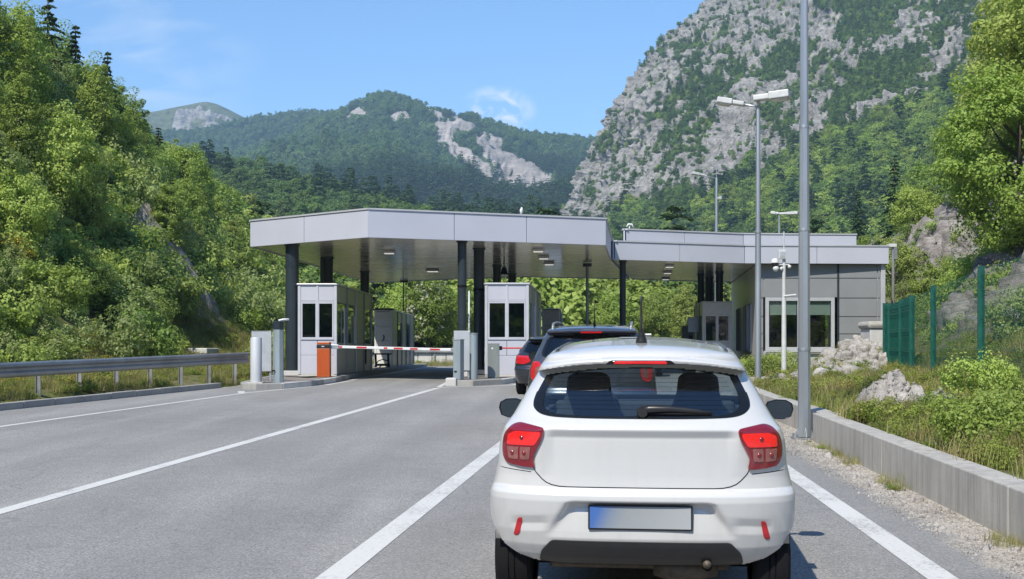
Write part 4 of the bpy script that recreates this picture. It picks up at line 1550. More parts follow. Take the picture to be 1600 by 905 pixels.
# ------------------------------------------------------------------ toll booths
def booth(x0, x1, y0, depth, zt, label, skew=0.0, windows=True, side='dark', hole=True, plain=False):
    """booth box with framed front, panelled right side and interior; skew shifts the far end to the right"""
    zb = g(y0) + 0.138
    t = thing('toll_booth', label, 'booth', ((x0 + x1) / 2, y0, zb), 0, 'toll booths on the islands')
    w = x1 - x0
    hw, H = w / 2, zt - zb
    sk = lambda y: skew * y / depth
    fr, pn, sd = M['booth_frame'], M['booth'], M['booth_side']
    if y0 > 45:
        fr, pn = M['white_paint'], M['white_paint']  # shaded booths under the canopy painted lighter in place of fill light
    # front: corner posts, sill panels, lintel panels, window frame
    for sx_ in (-1, 1):
        MB().box(min(sx_ * hw, sx_ * (hw - 0.09)), max(sx_ * hw, sx_ * (hw - 0.09)), 0, 0.09, 0.04, H - 0.05).build('corner_post', fr, t, bevel=0.012)
    zs0, zs1 = 0.33 * H, 0.80 * H          # window band
    if plain:
        for a, b in ((0.06, 0.46), (0.465, 0.70), (0.705, 0.97)):
            MB().box(-hw + 0.09, hw - 0.09, 0.015, 0.05, a * H, b * H).build('wall_panel', pn, t, bevel=0.006)
    else:
        zs0 = 0.40 * H
        MB().box(-hw + 0.09, hw - 0.09, 0.02, 0.06, 0.05, 0.22 * H).build('lower_panel', pn, t, bevel=0.006)
        for sx_ in (-1, 1):
            xa, xb = sorted((sx_ * 0.006, sx_ * (hw - 0.092)))
            MB().box(xa, xb, 0.018, 0.06, 0.224 * H, zs0 - 0.03).build('lower_panel', pn, t, bevel=0.006)
            MB().box(xa, xb, 0.018, 0.06, zs1 + 0.045, H - 0.055).build('upper_panel', pn, t, bevel=0.006)
            wf = MB()
            a0, a1 = xa + 0.004, xb - 0.004
            wf.box(a0, a0 + 0.045, 0.005, 0.055, zs0, zs1).box(a1 - 0.045, a1, 0.005, 0.055, zs0, zs1)
            wf.box(a0 + 0.045, a1 - 0.045, 0.006, 0.055, zs0, zs0 + 0.05).box(a0 + 0.045, a1 - 0.045, 0.006, 0.055, zs1 - 0.05, zs1)
            o = wf.build('window', fr, t)
            MB().box(a0 + 0.046, a1 - 0.046, 0.03, 0.038, zs0 + 0.051, zs1 - 0.051).build('pane', M['pane'], o)
        MB().box(-0.03, 0.03, -0.002, 0.02, zs0 - 0.03, H - 0.06).build('mullion', fr, t)
        MB().box(-hw + 0.09, hw - 0.09, 0.0, 0.05, zs1 + 0.002, zs1 + 0.04).build('transom', fr, t)
        MB().box(-hw + 0.09, hw - 0.09, -0.012, 0.05, zs0 - 0.026, zs0 - 0.002).build('sill', fr, t)
    # sides in bays: wall panels with windows between posts
    nb = max(3, int(depth / 1.6))
    for sx_ in (-1, 1):
        for k in range(nb):
            y_a, y_b = 0.09 + (depth - 0.09) * k / nb + 0.02, 0.09 + (depth - 0.09) * (k + 1) / nb - 0.02
            xa, xb = sx_ * hw + sk(y_a), sx_ * hw + sk(y_b)
            th = -sx_ * 0.05

            def slab(z0, z1, off=0.0):
                mb = MB()
                q = [(xa - sx_ * off, y_a), (xb - sx_ * off, y_b), (xb - sx_ * off + th, y_b), (xa - sx_ * off + th, y_a)]
                if sx_ < 0:
                    q = q[::-1]
                return mb.prism(q, z0, z1)
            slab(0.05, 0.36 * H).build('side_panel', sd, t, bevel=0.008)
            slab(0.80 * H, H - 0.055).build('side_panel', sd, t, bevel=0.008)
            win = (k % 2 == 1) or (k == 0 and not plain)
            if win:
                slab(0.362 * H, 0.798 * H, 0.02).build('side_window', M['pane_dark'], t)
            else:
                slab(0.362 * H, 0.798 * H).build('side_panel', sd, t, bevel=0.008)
            mb = MB()
            y_c = y_b + 0.02
            mb.box(sx_ * hw + sk(y_c) - 0.035, sx_ * hw + sk(y_c) + 0.035, y_c - 0.018, y_c + 0.018, 0.05, H - 0.055)
            mb.build('side_post', fr if k % 2 else sd, t)
    mb = MB()
    q = [(-hw - 0.03, -0.03), (hw + 0.03, -0.03), (hw + 0.03 + sk(depth), depth + 0.03), (-hw - 0.03 + sk(depth), depth + 0.03)]
    mb.prism(q, H - 0.05, H)
    mb.build('roof', M['coping'], t, bevel=0.01)
    mb = MB()
    mb.prism([(-hw + 0.01, 0.02), (hw - 0.01, 0.02), (hw - 0.01 + sk(depth), depth), (-hw + 0.01 + sk(depth), depth)], -0.01, 0.05)
    mb.build('base', M['pale_concrete'], t)
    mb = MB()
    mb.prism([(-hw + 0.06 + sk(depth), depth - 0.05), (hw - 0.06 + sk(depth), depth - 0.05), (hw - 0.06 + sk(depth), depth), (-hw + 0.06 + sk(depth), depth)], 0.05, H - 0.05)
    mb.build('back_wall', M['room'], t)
    # desk and chair back inside
    if not plain:
        mb = MB()
        mb.box(-hw + 0.12, hw - 0.12, 0.25, 0.8, 0.95, 1.0)
        mb.box(-hw + 0.12, -hw + 0.17, 0.25, 0.8, 0.05, 0.95).box(hw - 0.17, hw - 0.12, 0.25, 0.8, 0.05, 0.95)
        mb.build('desk', M['seat'], t)
        mb = MB()
        mb.box(-0.12, 0.32, 0.40, 0.44, 1.12, 1.42).box(0.06, 0.14, 0.42, 0.46, 1.0, 1.14)
        mb.build('monitor', M['plastic'], t)
    return t


bth = booth(-6.52, -5.33, 37.0, 7.2, 3.645, 'aluminium toll booth behind the orange barrier cabinet', 0.22)
# things fixed on its right side: intercom strips
for yy, z0, z1, w, m_ in ((1.2, 0.9, 2.1, 0.05, 'coping'), (3.2, 1.0, 1.9, 0.12, 'coping'), (5.6, 0.3, 0.95, 0.14, 'dark')):
    MB().box(0.595 + 0.03 * yy + 0.01, 0.595 + 0.03 * yy + 0.05, yy, yy + w, z0, z1).build('wall_fitting', M[m_], bth)
bth = booth(-0.82, 0.51, 36.65, 7.0, 3.645, 'aluminium toll booth on the middle island beside the queueing cars', 0.5)
bth = booth(-6.11, -5.31, 54.0, 8.0, 3.40, 'rear left booth with blank pale front panels behind the barrier arm', 0.3, plain=True)
mb = MB()
mb.tube([(-0.02, -0.012, 1.42), (0.03, -0.012, 1.36), (0.0, -0.012, 1.22), (-0.06, -0.012, 1.16)], 0.02, 8)
mb.build('door_handle', M['dark'], bth, smooth=True)
booth(1.36, 2.15, 55.0, 7.0, 3.50, 'shaded rear booth standing behind the middle booth', 0.4, plain=True)
booth(7.64, 8.83, 48.8, 5.0, 3.57, 'aluminium toll booth against the side of the grey office', 0.45)
# roof clutter on the rear left booth
t = thing('roof_unit', 'flat dark air conditioner lying on the rear left booth roof', 'roof unit', (-5.75, 55.2, 3.402))
MB().box(-0.42, 0.42, -0.4, 0.5, 0.0, 0.10).build('casing', M['column'], t, bevel=0.03)
MB().box(-0.36, 0.36, -0.405, -0.402, 0.02, 0.08).build('grille', M['dark'], t)
t = thing('hanging_pole', 'thin double rod rising from the rear left booth to the canopy', 'pole', (-5.05, 56.5, 3.402))
mb = MB()
mb.tube([(0, 0, 0), (0, 0, 1.44)], 0.028, 8).tube([(0.13, 0, 0), (0.13, 0, 1.44)], 0.018, 8)
mb.build('rods', M['column'], t)
MB().box(-0.14, 0.22, -0.08, 0.08, 1.36, 1.445).build('bracket', M['column'], t)

# ------------------------------------------------------------------ barriers
t = thing('barrier', 'orange barrier cabinet with a lowered red and white striped arm', 'barrier', (-5.55, 35.9, g(36) + 0.138))
cabn = MB().box(-0.19, 0.19, -0.15, 0.17, 0, 0.84).build('cabinet', M['orange'], t, bevel=0.012)
MB().box(-0.197, 0.20, -0.158, 0.175, 0.842, 0.955).build('black_band', M['plastic'], t, bevel=0.01)
MB().box(-0.05, 0.03, -0.162, -0.159, 0.885, 0.915).build('plaque', M['lamp_grey'], t)
MB().box(-0.19, 0.19, -0.15, 0.17, 0.957, 1.03).build('hood', M['orange'], t, bevel=0.02)
MB().box(-0.15, 0.15, -0.153, -0.151, 0.10, 0.78).build('service_door', M['orange'], t)
arm0, arm1 = Vector((0.205, 0.0, 0.895)), Vector((3.75, 0.03, 0.80))
dv = (arm1 - arm0).normalized()
mb = MB()
mb.obox((arm0 + arm1) / 2, dv * (arm1 - arm0).length / 2, (0, 0.022, 0), (0, 0, 0.040))
am = mb.build('arm', M['white_paint'], t, bevel=0.012)
for s, l in ((0.255, 0.085), (0.455, 0.03), (0.56, 0.075), (0.69, 0.065), (0.865, 0.085), (0.065, 0.06)):
    c = arm0.lerp(arm1, s)
    mb = MB()
    mb.obox(c, dv * l * 1.75, (0, 0.0235, 0), (0, 0, 0.026))
    mb.build('red_stripe', M['red_paint'], am)
mb = MB()
mb.obox(arm0 + dv * 0.10, dv * 0.13, (0, 0.04, 0), (0, 0, 0.062))
mb.build('arm_bracket', M['galv'], t, bevel=0.01)

t = thing('barrier', 'grey green barrier cabinet in front of the middle booth', 'barrier', (-0.535, 35.2, g(35.2) + 0.138))
MB().box(-0.17, 0.17, -0.14, 0.16, 0, 0.97).build('cabinet', M['cabinet'], t, bevel=0.015)
MB().box(-0.178, 0.178, -0.148, 0.168, 0.972, 1.0).build('lid', M['cabinet'], t, bevel=0.01)
MB().box(-0.06, -0.01, -0.144, -0.141, 0.83, 0.875).build('label_plate', M['white_paint'], t)
MB().box(0.172, 0.25, -0.07, 0.05, 0.80, 0.92).build('hinge_block', M['dark'], t, bevel=0.01)
mb = MB()
mb.obox((0.72, 0.06, 0.86), (0.47, 0, 0), (0, 0.02, 0), (0, 0, 0.022))
mb.build('arm_stub', M['red_paint'], t, bevel=0.01)


# ------------------------------------------------------------------ bollards, boards and posts on the islands
def z_isl(y):
    return g(y) + 0.138


t = thing('bollard', 'pale grey round steel bollard at the tip of the left island', 'bollard', (-6.68, 31.75, z_isl(31.7)))
mb = MB()
mb.tube([(0, 0, 0), (0, 0, 1.16), (0, 0, 1.19)], [0.148, 0.148, 0.135], 28)
mb.build('body', M['bollard'], t, smooth=True, sharp=40)
MB().box(-0.20, 0.20, -0.19, 0.19, -0.02, 0.03).build('base_plate', M['pale_concrete'], t)
t = thing('sign_board', 'blank grey metal board standing behind the pale bollard', 'board', (-6.86, 33.3, z_isl(33.3)))
MB().box(-0.27, 0.27, -0.02, 0.02, 0.25, 1.34).build('board', M['board'], t, bevel=0.006)
MB().box(-0.262, -0.21, 0.021, 0.06, 0, 1.3).box(0.21, 0.262, 0.021, 0.06, 0, 1.3).build('posts', M['galv'], t)
MB().box(-0.275, 0.275, -0.026, 0.026, 1.341, 1.355).build('top_edge', M['joint'], t)
t = thing('bollard', 'taller dark grey post with a black cap on the left island', 'bollard', (-6.12, 31.85, z_isl(31.8)))
mb = MB()
mb.tube([(0, 0, 0), (0, 0, 1.40)], 0.142, 8, phase=math.pi / 8)
mb.build('body', M['post_grey'], t)
mb = MB()
mb.tube([(0, 0, 1.402), (0, 0, 1.60), (0, 0, 1.615)], [0.15, 0.15, 0.13], 8, phase=math.pi / 8)
mb.build('cap', M['column'], t)
mb = MB()
mb.tube([(0, 0.02, 1.63), (0.12, 0.05, 1.66), (0.26, 0.1, 1.665)], 0.03, 10)
mb.build('bracket_arm', M['white_paint'], t, smooth=True)
MB().box(-0.15, -0.06, -0.16, -0.145, 0.30, 0.34).build('clamp', M['dark'], t)
t = thing('bollard', 'angular grey green post at the tip of the middle island', 'bollard', (-1.48, 33.75, z_isl(33.8)))
mb = MB()
mb.prism([(-0.15, -0.09), (0.05, -0.15), (0.15, 0.02), (0.12, 0.13), (-0.12, 0.13)], 0, 1.10)
mb.build('body', M['post_grey'], t, bevel=0.012)
mb = MB()
mb.prism([(-0.16, -0.10), (0.055, -0.162), (0.162, 0.02), (0.13, 0.14), (-0.13, 0.14)], 1.102, 1.125)
mb.build('cap', M['galv'], t)
MB().box(-0.12, -0.05, -0.135, -0.11, 0.22, 0.25).build('clamp', M['dark'], t)
t = thing('sign_board', 'blank grey board between the two posts of the middle island', 'board', (-1.40, 34.9, z_isl(34.9)))
MB().box(-0.27, 0.20, -0.02, 0.02, 0.22, 1.36).build('board', M['board'], t, bevel=0.006)
MB().box(-0.24, -0.19, 0.021, 0.06, 0, 1.3).box(0.12, 0.17, 0.021, 0.06, 0, 1.3).build('posts', M['galv'], t)
t = thing('bollard', 'round grey green post right of the board on the middle island', 'bollard', (-1.08, 34.2, z_isl(34.2)))
mb = MB()
mb.tube([(0, 0, 0), (0, 0, 1.27)], 0.115, 20)
mb.build('body', M['post_grey'], t, smooth=True, sharp=40)
mb = MB()
mb.tube([(0, 0, 1.272), (0, 0, 1.30)], 0.125, 20)
mb.build('cap', M['galv'], t, smooth=True, sharp=40)
t = thing('painted_block', 'white painted concrete block at the nose of the middle island', 'block', (-1.66, 33.35, g(33.3)))
mb = MB()
mb.prism([(-0.16, -0.16), (0.14, -0.2), (0.17, 0.12), (-0.14, 0.14)], -0.05, 0.21)
mb.build('block', M['pale_concrete'], t, bevel=0.04)

# black metal frame by the rear left booth
t = thing('metal_stand', 'black folding metal stand with curved legs in front of the rear left booth', 'stand', (-5.6, 52.4, g(52) + 0.138))
MB().box(-0.42, 0.40, -0.25, 0.25, 0.56, 0.62).build('top', M['dark'], t, bevel=0.01)
for x in (-0.28, 0.26):
    mb = MB()
    mb.tube([(x, -0.2, 0.56), (x + 0.02, -0.2, 0.02)], 0.025, 8)
    mb.tube([(x, 0.2, 0.56), (x + 0.02, 0.2, 0.02)], 0.025, 8)
    mb.build('leg', M['dark'], t)
mb = MB()
mb.tube([(-0.3, -0.22, 0.05), (-0.15, -0.22, 0.28), (0.05, -0.22, 0.36), (0.26, -0.22, 0.30)], 0.022, 8)
mb.tube([(-0.1, -0.22, 0.02), (0.08, -0.22, 0.14), (0.28, -0.22, 0.12)], 0.022, 8)
mb.build('brace', M['dark'], t, smooth=True)

# intercom terminal left of the right booth
t = thing('terminal_post', 'dark driver terminal with a grey screen left of the right booth', 'terminal', (7.25, 50.2, g(50)))
MB().box(-0.24, 0.22, -0.2, 0.2, 0, 1.9).build('body', M['column'], t, bevel=0.02)
MB().box(-0.02, 0.42, -0.26, -0.06, 1.62, 2.25).build('screen', M['board'], t, bevel=0.02)
MB().box(0.02, 0.14, -0.22, -0.203, 0.7, 1.5).build('slot_panel', M['dark'], t)

# ------------------------------------------------------------------ office building
bld = thing('office_building', 'grey panelled office with a wide white framed window under the right canopy', 'building', (0, 0, 0))
BX0, BX1, BY, BZ0, BZ1 = 9.15, 13.95, 45.5, g(45), 4.83
bd = Vector((0.107, 1, 0)).normalized()
# front panels: columns by photo columns, joints at photo heights
px2x = lambda px: (px - 800) * BY / F
xs = [BX0, px2x(1193), px2x(1310), px2x(1371), BX1 - 0.16]
zz = [BZ0 + 0.02] + [EYE - (py - HZ) * BY / F for py in (545, 522, 495, 466, 435)] + [BZ1]
WX0, WX1, WZ0, WZ1 = px2x(1196), px2x(1304), EYE - (548 - HZ) * BY / F, EYE - (465 - HZ) * BY / F
for i in range(len(xs) - 1):
    for j in range(len(zz) - 1):
        a, b, z0, z1 = xs[i] + 0.018, xs[i + 1] - 0.018, zz[j] + 0.018, zz[j + 1] - 0.018
        if i == 1:
            if z1 <= WZ0 + 0.05:
                z1 = WZ0 - 0.012
            elif z0 >= WZ1 - 0.05:
                z0 = max(z0, WZ1 + 0.012)
            else:
                continue
        MB().box(a, b, BY, BY + 0.04, z0, z1).build('facade_panel', M['wallpanel'], bld, bevel=0.004)
MB().box(BX0, xs[1] + 0.0, BY + 0.045, BY + 0.09, BZ0, BZ1).box(xs[1], xs[2], BY + 0.045, BY + 0.09, BZ0, WZ0 - 0.02).box(xs[1], xs[2], BY + 0.045, BY + 0.09, WZ1 + 0.02, BZ1) \
    .box(xs[2], BX1, BY + 0.045, BY + 0.09, BZ0, BZ1).build('joint_backing', M['joint'], bld)
MB().box(xs[2] - 0.05, xs[2] + 0.02, BY - 0.03, BY - 0.002, BZ0, BZ1).build('downpipe', M['column'], bld)
MB().box(BX1 - 0.15, BX1 + 0.02, BY - 0.02, BY + 0.12, BZ0, BZ1).build('corner_post', M['coping'], bld, bevel=0.01)
win = MB()
fw = 0.13
wm = px2x(1249)
win.box(WX0, WX0 + fw, BY - 0.03, BY + 0.10, WZ0, WZ1).box(WX1 - fw, WX1, BY - 0.03, BY + 0.10, WZ0, WZ1)
win.box(WX0 + fw, WX1 - fw, BY - 0.028, BY + 0.10, WZ0, WZ0 + fw).box(WX0 + fw, WX1 - fw, BY - 0.028, BY + 0.10, WZ1 - fw, WZ1)
win.box(wm - 0.07, wm + 0.12, BY - 0.026, BY + 0.09, WZ0 + fw, WZ1 - fw)
wo = win.build('window', M['coping'], bld, bevel=0.008)
for a, b in ((WX0 + fw, wm - 0.07), (wm + 0.12, WX1 - fw)):
    MB().box(a + 0.002, b - 0.002, BY + 0.04, BY + 0.05, WZ0 + fw, WZ1 - fw).build('pane', M['pane_dark'], wo)
    MB().box(a + 0.02, b - 0.02, BY + 0.085, BY + 0.10, WZ1 - fw - 0.52, WZ1 - fw - 0.005).build('roller_blind', M['blind'], wo)
MB().box(WX0 - 0.05, WX1 + 0.05, BY - 0.10, BY - 0.032, WZ0 - 0.06, WZ0 - 0.004).build('sill', M['coping'], wo, bevel=0.008)
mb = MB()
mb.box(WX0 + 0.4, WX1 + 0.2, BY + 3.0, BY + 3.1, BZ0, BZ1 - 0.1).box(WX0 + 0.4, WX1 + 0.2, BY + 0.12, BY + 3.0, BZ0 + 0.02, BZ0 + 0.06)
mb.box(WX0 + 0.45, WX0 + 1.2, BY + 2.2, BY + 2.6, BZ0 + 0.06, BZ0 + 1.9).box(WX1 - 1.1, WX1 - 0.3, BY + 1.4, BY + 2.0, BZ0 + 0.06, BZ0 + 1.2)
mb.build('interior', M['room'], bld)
# side wall: ribbed panels with windows
n_s = 7
L_side = 12.8
prp = Vector((bd.y, -bd.x, 0))
for k in range(n_s):
    s0, s1 = 0.12 + L_side * k / n_s, 0.12 + L_side * (k + 1) / n_s - 0.03
    p0, p1 = Vector((BX0, BY, 0)) + bd * s0, Vector((BX0, BY, 0)) + bd * s1

    def slab(z0, z1, off=0.0, t_=0.05):
        a, b = p0 + prp * off, p1 + prp * off
        q = [a, a + prp * t_, b + prp * t_, b]
        mb = MB()
        mb.prism([(v.x, v.y) for v in q], z0, z1)
        return mb
    if k in (1, 2, 4):
        slab(BZ0 + 0.02, BZ0 + 0.85).build('side_panel', M['wallpanel_side'], bld, bevel=0.006)
        slab(BZ0 + 2.75, BZ1).build('side_panel', M['wallpanel_side'], bld, bevel=0.006)
        slab(BZ0 + 0.88, BZ0 + 2.72, 0.03, 0.02).build('side_window', M['pane_dark'], bld)
        wf = MB()
        for s_ in (s0, s1):
            c = Vector((BX0, BY, 0)) + bd * s_
            wf.obox((c.x - 0.01, c.y, BZ0 + 1.8), bd * 0.04, prp * 0.05, (0, 0, 0.92))
        c = (p0 + p1) / 2
        wf.obox((c.x - 0.02, c.y, BZ0 + 0.86), bd * (s1 - s0) * 0.5, prp * 0.06, (0, 0, 0.02))
        wf.build('window_frame', M['joint'], bld)
    else:
        slab(BZ0 + 0.02, BZ1).build('side_panel', M['wallpanel_side'], bld, bevel=0.006)
mb = MB()
a, b = Vector((BX0, BY, 0)), Vector((BX0, BY, 0)) + bd * L_side
mb.prism([(v.x, v.y) for v in (a + prp * 0.08 + bd * 0.13, Vector((BX1, BY + 0.15, 0)), Vector((BX1 + 1.3, BY + 12.8, 0)), b + prp * 0.1)], BZ1 - 0.03, BZ1 + 0.01)
mb.build('ceiling_slab', M['room'], bld)
mb = MB()
mb.prism([(v.x, v.y) for v in (Vector((BX1 - 0.1, BY + 0.13, 0)), Vector((BX1, BY + 0.13, 0)), Vector((BX1 + 1.3, BY + 12.8, 0)), Vector((BX1 + 1.2, BY + 12.8, 0)))], BZ0, BZ1 - 0.04)
mb.prism([(v.x, v.y) for v in (b, b + prp * 4.4, b + prp * 4.4 + bd * 0.1, b + bd * 0.1)], BZ0, BZ1 - 0.04)
mb.build('rear_walls', M['wallpanel'], bld)

# concrete shaft with a slab lid at the right of the office
zt_ = terrain_h(11.0, 36.5)
t = thing('concrete_shaft', 'pale concrete shaft with a rounded slab lid between the office and the green fence', 'concrete box', (11.05, 36.5, zt_ - 0.4))
zb_, zl_ = 0, EYE - (514 - HZ) * 36.5 / F - zt_ + 0.4
MB().box(-0.42, 0.55, -0.4, 0.6, 0, zl_).build('shaft', M['pale_concrete'], t, bevel=0.03)
MB().box(-0.50, 0.62, -0.48, 0.68, zl_ + 0.002, zl_ + 0.22).build('lid', M['concrete'], t, bevel=0.09)


# ------------------------------------------------------------------ lamp posts and cameras
def pole_base(mb_list):
    pass


def lamp_head(name, parent, c, d, up_tilt, L_, w, h, mat='lamp_grey', lens=True):
    """box luminaire: rear gear box, wider front with a glass below; d = horizontal direction it points"""
    d = Vector(d).normalized()
    side = Vector((-d.y, d.x, 0))
    f = (d * math.cos(up_tilt) + Vector((0, 0, math.sin(up_tilt)))).normalized()
    u = side.cross(f) * -1 if side.cross(f).z < 0 else side.cross(f)
    c = Vector(c)
    mb = MB()
    mb.obox(c + f * L_ * 0.72, f * L_ * 0.28, side * w * 0.5, u * h * 0.5)
    o = mb.build(name, M[mat], parent, bevel=0.02)
    mb = MB()
    mb.obox(c + f * L_ * 0.22, f * L_ * 0.22, side * w * 0.36, u * h * 0.36)
    mb.build('gear_box', M[mat], o, bevel=0.02)
    if lens:
        mb = MB()
        mb.obox(c + f * L_ * 0.72 - u * (h * 0.5 + 0.012), f * L_ * 0.22, side * w * 0.40, u * 0.011)
        mb.build('lens', M['lens'], o)
    return o


# tall stepped pole by the parapet
t = thing('tall_pole', 'tall stepped galvanised steel pole bolted beside the right parapet', 'pole', (4.205, 17.5, g(17.5)))
mb = MB()
mb.tube([(0, 0, 0.03), (0, 0, 1.3)], [0.092, 0.089], 8, phase=math.pi / 8)
mb.tube([(0, 0, 1.3), (0, 0, 3.02)], [0.086, 0.079], 8, phase=math.pi / 8)
mb.tube([(0, 0, 3.02), (0, 0, 4.5)], [0.074, 0.068], 8, phase=math.pi / 8)
mb.tube([(0, 0, 4.5), (0, 0, 9.4)], [0.063, 0.040], 8, phase=math.pi / 8)
mb.build('shaft', M['galv'], t)
for z, r in ((1.3, 0.094), (3.02, 0.083), (4.5, 0.071)):
    mb = MB()
    mb.tube([(0, 0, z - 0.03), (0, 0, z + 0.012)], r, 16)
    mb.build('collar', M['galv'], t, smooth=True, sharp=40)
MB().box(-0.17, 0.155, -0.16, 0.16, 0, 0.022).build('base_plate', M['galv_dull'], t, bevel=0.004)
for sx_ in (-1, 1):
    for sy_ in (-1, 1):
        mb = MB()
        mb.tube([(sx_ * 0.125 - 0.005, sy_ * 0.125, 0.022), (sx_ * 0.125 - 0.005, sy_ * 0.125, 0.075)], 0.014, 6)
        mb.build('anchor_bolt', M['galv_dull'], t)
for a in range(4):
    mb = MB()
    c, s = math.cos(a * math.pi / 2), math.sin(a * math.pi / 2)
    mb.prism([(c * 0.08 - s * 0.005, s * 0.08 + c * 0.005), (c * 0.08 + s * 0.005, s * 0.08 - c * 0.005), (c * 0.15 + s * 0.005, s * 0.15 - c * 0.005), (c * 0.15 - s * 0.005, s * 0.15 + c * 0.005)], 0.022, lambda x, y: 0.17 - 1.9 * (math.hypot(x, y) - 0.08))
    mb.build('gusset', M['galv'], t)
mb = MB()
mb.tube([(0, 0, 9.4), (0, 0, 9.48)], [0.05, 0.02], 10)
mb.build('cap', M['galv'], t)

# double headed lamp post behind the car
y = 28.0
x = 384.5 * y / F
zb = terrain_h(x, y)
t = thing('lamp_post', 'double headed lamp post behind the white car', 'lamp post', (x, y, zb), 0, 'lamp posts around the toll plaza')
top = EYE - (168 - HZ) * y / F - zb
mb = MB()
mb.tube([(0, 0, 0), (0, 0, 3.6)], [0.078, 0.066], 16)
mb.tube([(0, 0, 3.6), (0, 0, top)], [0.060, 0.045], 16)
mb.build('shaft', M['galv'], t, smooth=True, sharp=40)
mb = MB()
mb.tube([(0, 0, 3.56), (0, 0, 3.62)], 0.082, 16)
mb.build('collar', M['galv'], t, smooth=True, sharp=40)
mb = MB()
mb.tube([(0, 0, top - 0.02), (-0.05, 0, top + 0.02), (-0.36, 0, top + 0.075)], 0.028, 10)
mb.tube([(0, 0, top - 0.02), (0, -0.02, top + 0.1), (0.0, -0.04, top + 0.2)], 0.028, 10)
mb.build('bracket', M['galv'], t, smooth=True)
lamp_head('lamp_head', t, (-0.33, 0, top + 0.075), (-1, 0.12, 0), 0.17, 0.62, 0.30, 0.13)
lamp_head('lamp_head', t, (-0.10, -0.04, top + 0.19), (1, -0.45, 0), 0.05, 0.82, 0.36, 0.17)

# lamp with one arm behind the canopy
y = 68.0
x, zb = 319.5 * y / F, g(68)
t = thing('lamp_post', 'single armed lamp post with a small camera standing beyond the right canopy', 'lamp post', (x, y, zb), 0, 'lamp posts around the toll plaza')
top = EYE - (278 - HZ) * y / F - zb
mb = MB()
mb.tube([(0, 0, 0), (0, 0, top)], [0.13, 0.075], 14)
mb.tube([(0, 0, top), (0, 0, top + 0.95)], 0.02, 6)
mb.build('shaft', M['galv'], t, smooth=True, sharp=40)
mb = MB()
mb.tube([(0, 0, top - 0.05), (-0.5, -0.1, top + 0.05), (-0.85, -0.15, top + 0.14)], 0.035, 8)
mb.build('arm', M['galv'], t, smooth=True)
lamp_head('lamp_head', t, (-0.7, -0.15, top + 0.12), (-1, -0.2, 0), 0.16, 0.72, 0.30, 0.14)
mb = MB()
mb.tube([(0.05, -0.05, top - 1.15), (0.22, -0.1, top - 1.12)], 0.03, 8).tube([(0.22, -0.1, top - 1.02), (0.22, -0.1, top - 1.22)], [0.1, 0.06], 10)
mb.build('camera', M['lamp_grey'], t)

# lamp far behind the office with two small heads
y = 76.0
x, zb = 417.5 * y / F, terrain_h(417.5 * 76 / F, 76)
t = thing('lamp_post', 'small twin headed lamp post rising behind the office roof', 'lamp post', (x, y, zb), 0, 'lamp posts around the toll plaza')
top = EYE - (336 - HZ) * y / F - zb
mb = MB()
mb.tube([(0, 0, 0), (0, 0, top)], [0.12, 0.07], 12)
mb.build('shaft', M['galv'], t, smooth=True, sharp=40)
lamp_head('lamp_head', t, (-0.02, 0, top + 0.1), (-1, 0.3, 0), 0.12, 0.5, 0.32, 0.16)
lamp_head('lamp_head', t, (0.02, 0, top + 0.08), (1, -0.6, 0), -0.02, 1.2, 0.36, 0.17)

# lamp beyond the left lane, seen under the canopy
y = 110.0
x, zb = -160 * y / F, terrain_h(-160 * 110 / F, 110)
t = thing('lamp_post', 'distant lamp post seen under the canopy edge above the pale flowering tree', 'lamp post', (x, y, zb), 0, 'lamp posts around the toll plaza')
top = EYE - (443 - HZ) * y / F - zb
mb = MB()
mb.tube([(0, 0, 0), (0, 0, top)], [0.1, 0.06], 10)
mb.build('shaft', M['galv'], t, smooth=True)
lamp_head('lamp_head', t, (-0.1, 0, top), (-1, -0.4, 0), 0.05, 1.0, 0.4, 0.16)
lamp_head('lamp_head', t, (0.1, 0, top), (1, -0.4, 0), 0.05, 1.0, 0.4, 0.16)
for px, y_, py0, lb in ((708.5, 95, 470, 'thin distant pole between the trees left of the middle island'), (733, 88, 455, 'thin distant pole seen between the two dark columns of the middle island'), (1012, 120, 486, 'tiny far street lamp above the queueing cars')):
    x, zb = (px - 800) * y_ / F, terrain_h((px - 800) * y_ / F, y_)
    t = thing('lamp_post', lb, 'lamp post', (x, y_, zb), 0, 'lamp posts around the toll plaza')
    mb = MB()
    mb.tube([(0, 0, 0), (0, 0, EYE - (py0 - HZ) * y_ / F - zb)], [0.09, 0.06], 8)
    mb.build('shaft', M['lamp_grey'], t, smooth=True)
    if px > 1000:
        lamp_head('lamp_head', t, (0, 0, EYE - (py0 - HZ) * y_ / F - zb), (1, -0.4, 0), 0.05, 0.9, 0.35, 0.14)

# camera mast
y = 38.8
x, zb = 425 * y / F, g(38.8)
zb = terrain_h(x, y)
t = thing('camera_mast', 'slim pale mast carrying dome cameras in front of the office window', 'camera mast', (x, y, zb))
Z = lambda py: EYE - (py - HZ) * y / F - zb
mb = MB()
mb.tube([(0, 0, 0), (0, 0, Z(470))], [0.085, 0.072], 14).tube([(0, 0, Z(470)), (0, 0, Z(395))], [0.066, 0.05], 14).tube([(0, 0, Z(395)), (0, 0, Z(362))], 0.02, 8)
mb.build('shaft', M['lamp_grey'], t, smooth=True, sharp=40)
mb = MB()
mb.tube([(-0.30, -0.03, Z(414)), (0.16, -0.03, Z(414))], 0.02, 8).tube([(-0.02, -0.05, Z(463)), (0.37, -0.05, Z(461))], 0.035, 10)
mb.build('crossbars', M['lamp_grey'], t)
MB().box(-0.20, 0.04, -0.14, 0.0, Z(405), Z(391)).build('junction_box', M['lamp_grey'], t, bevel=0.015)
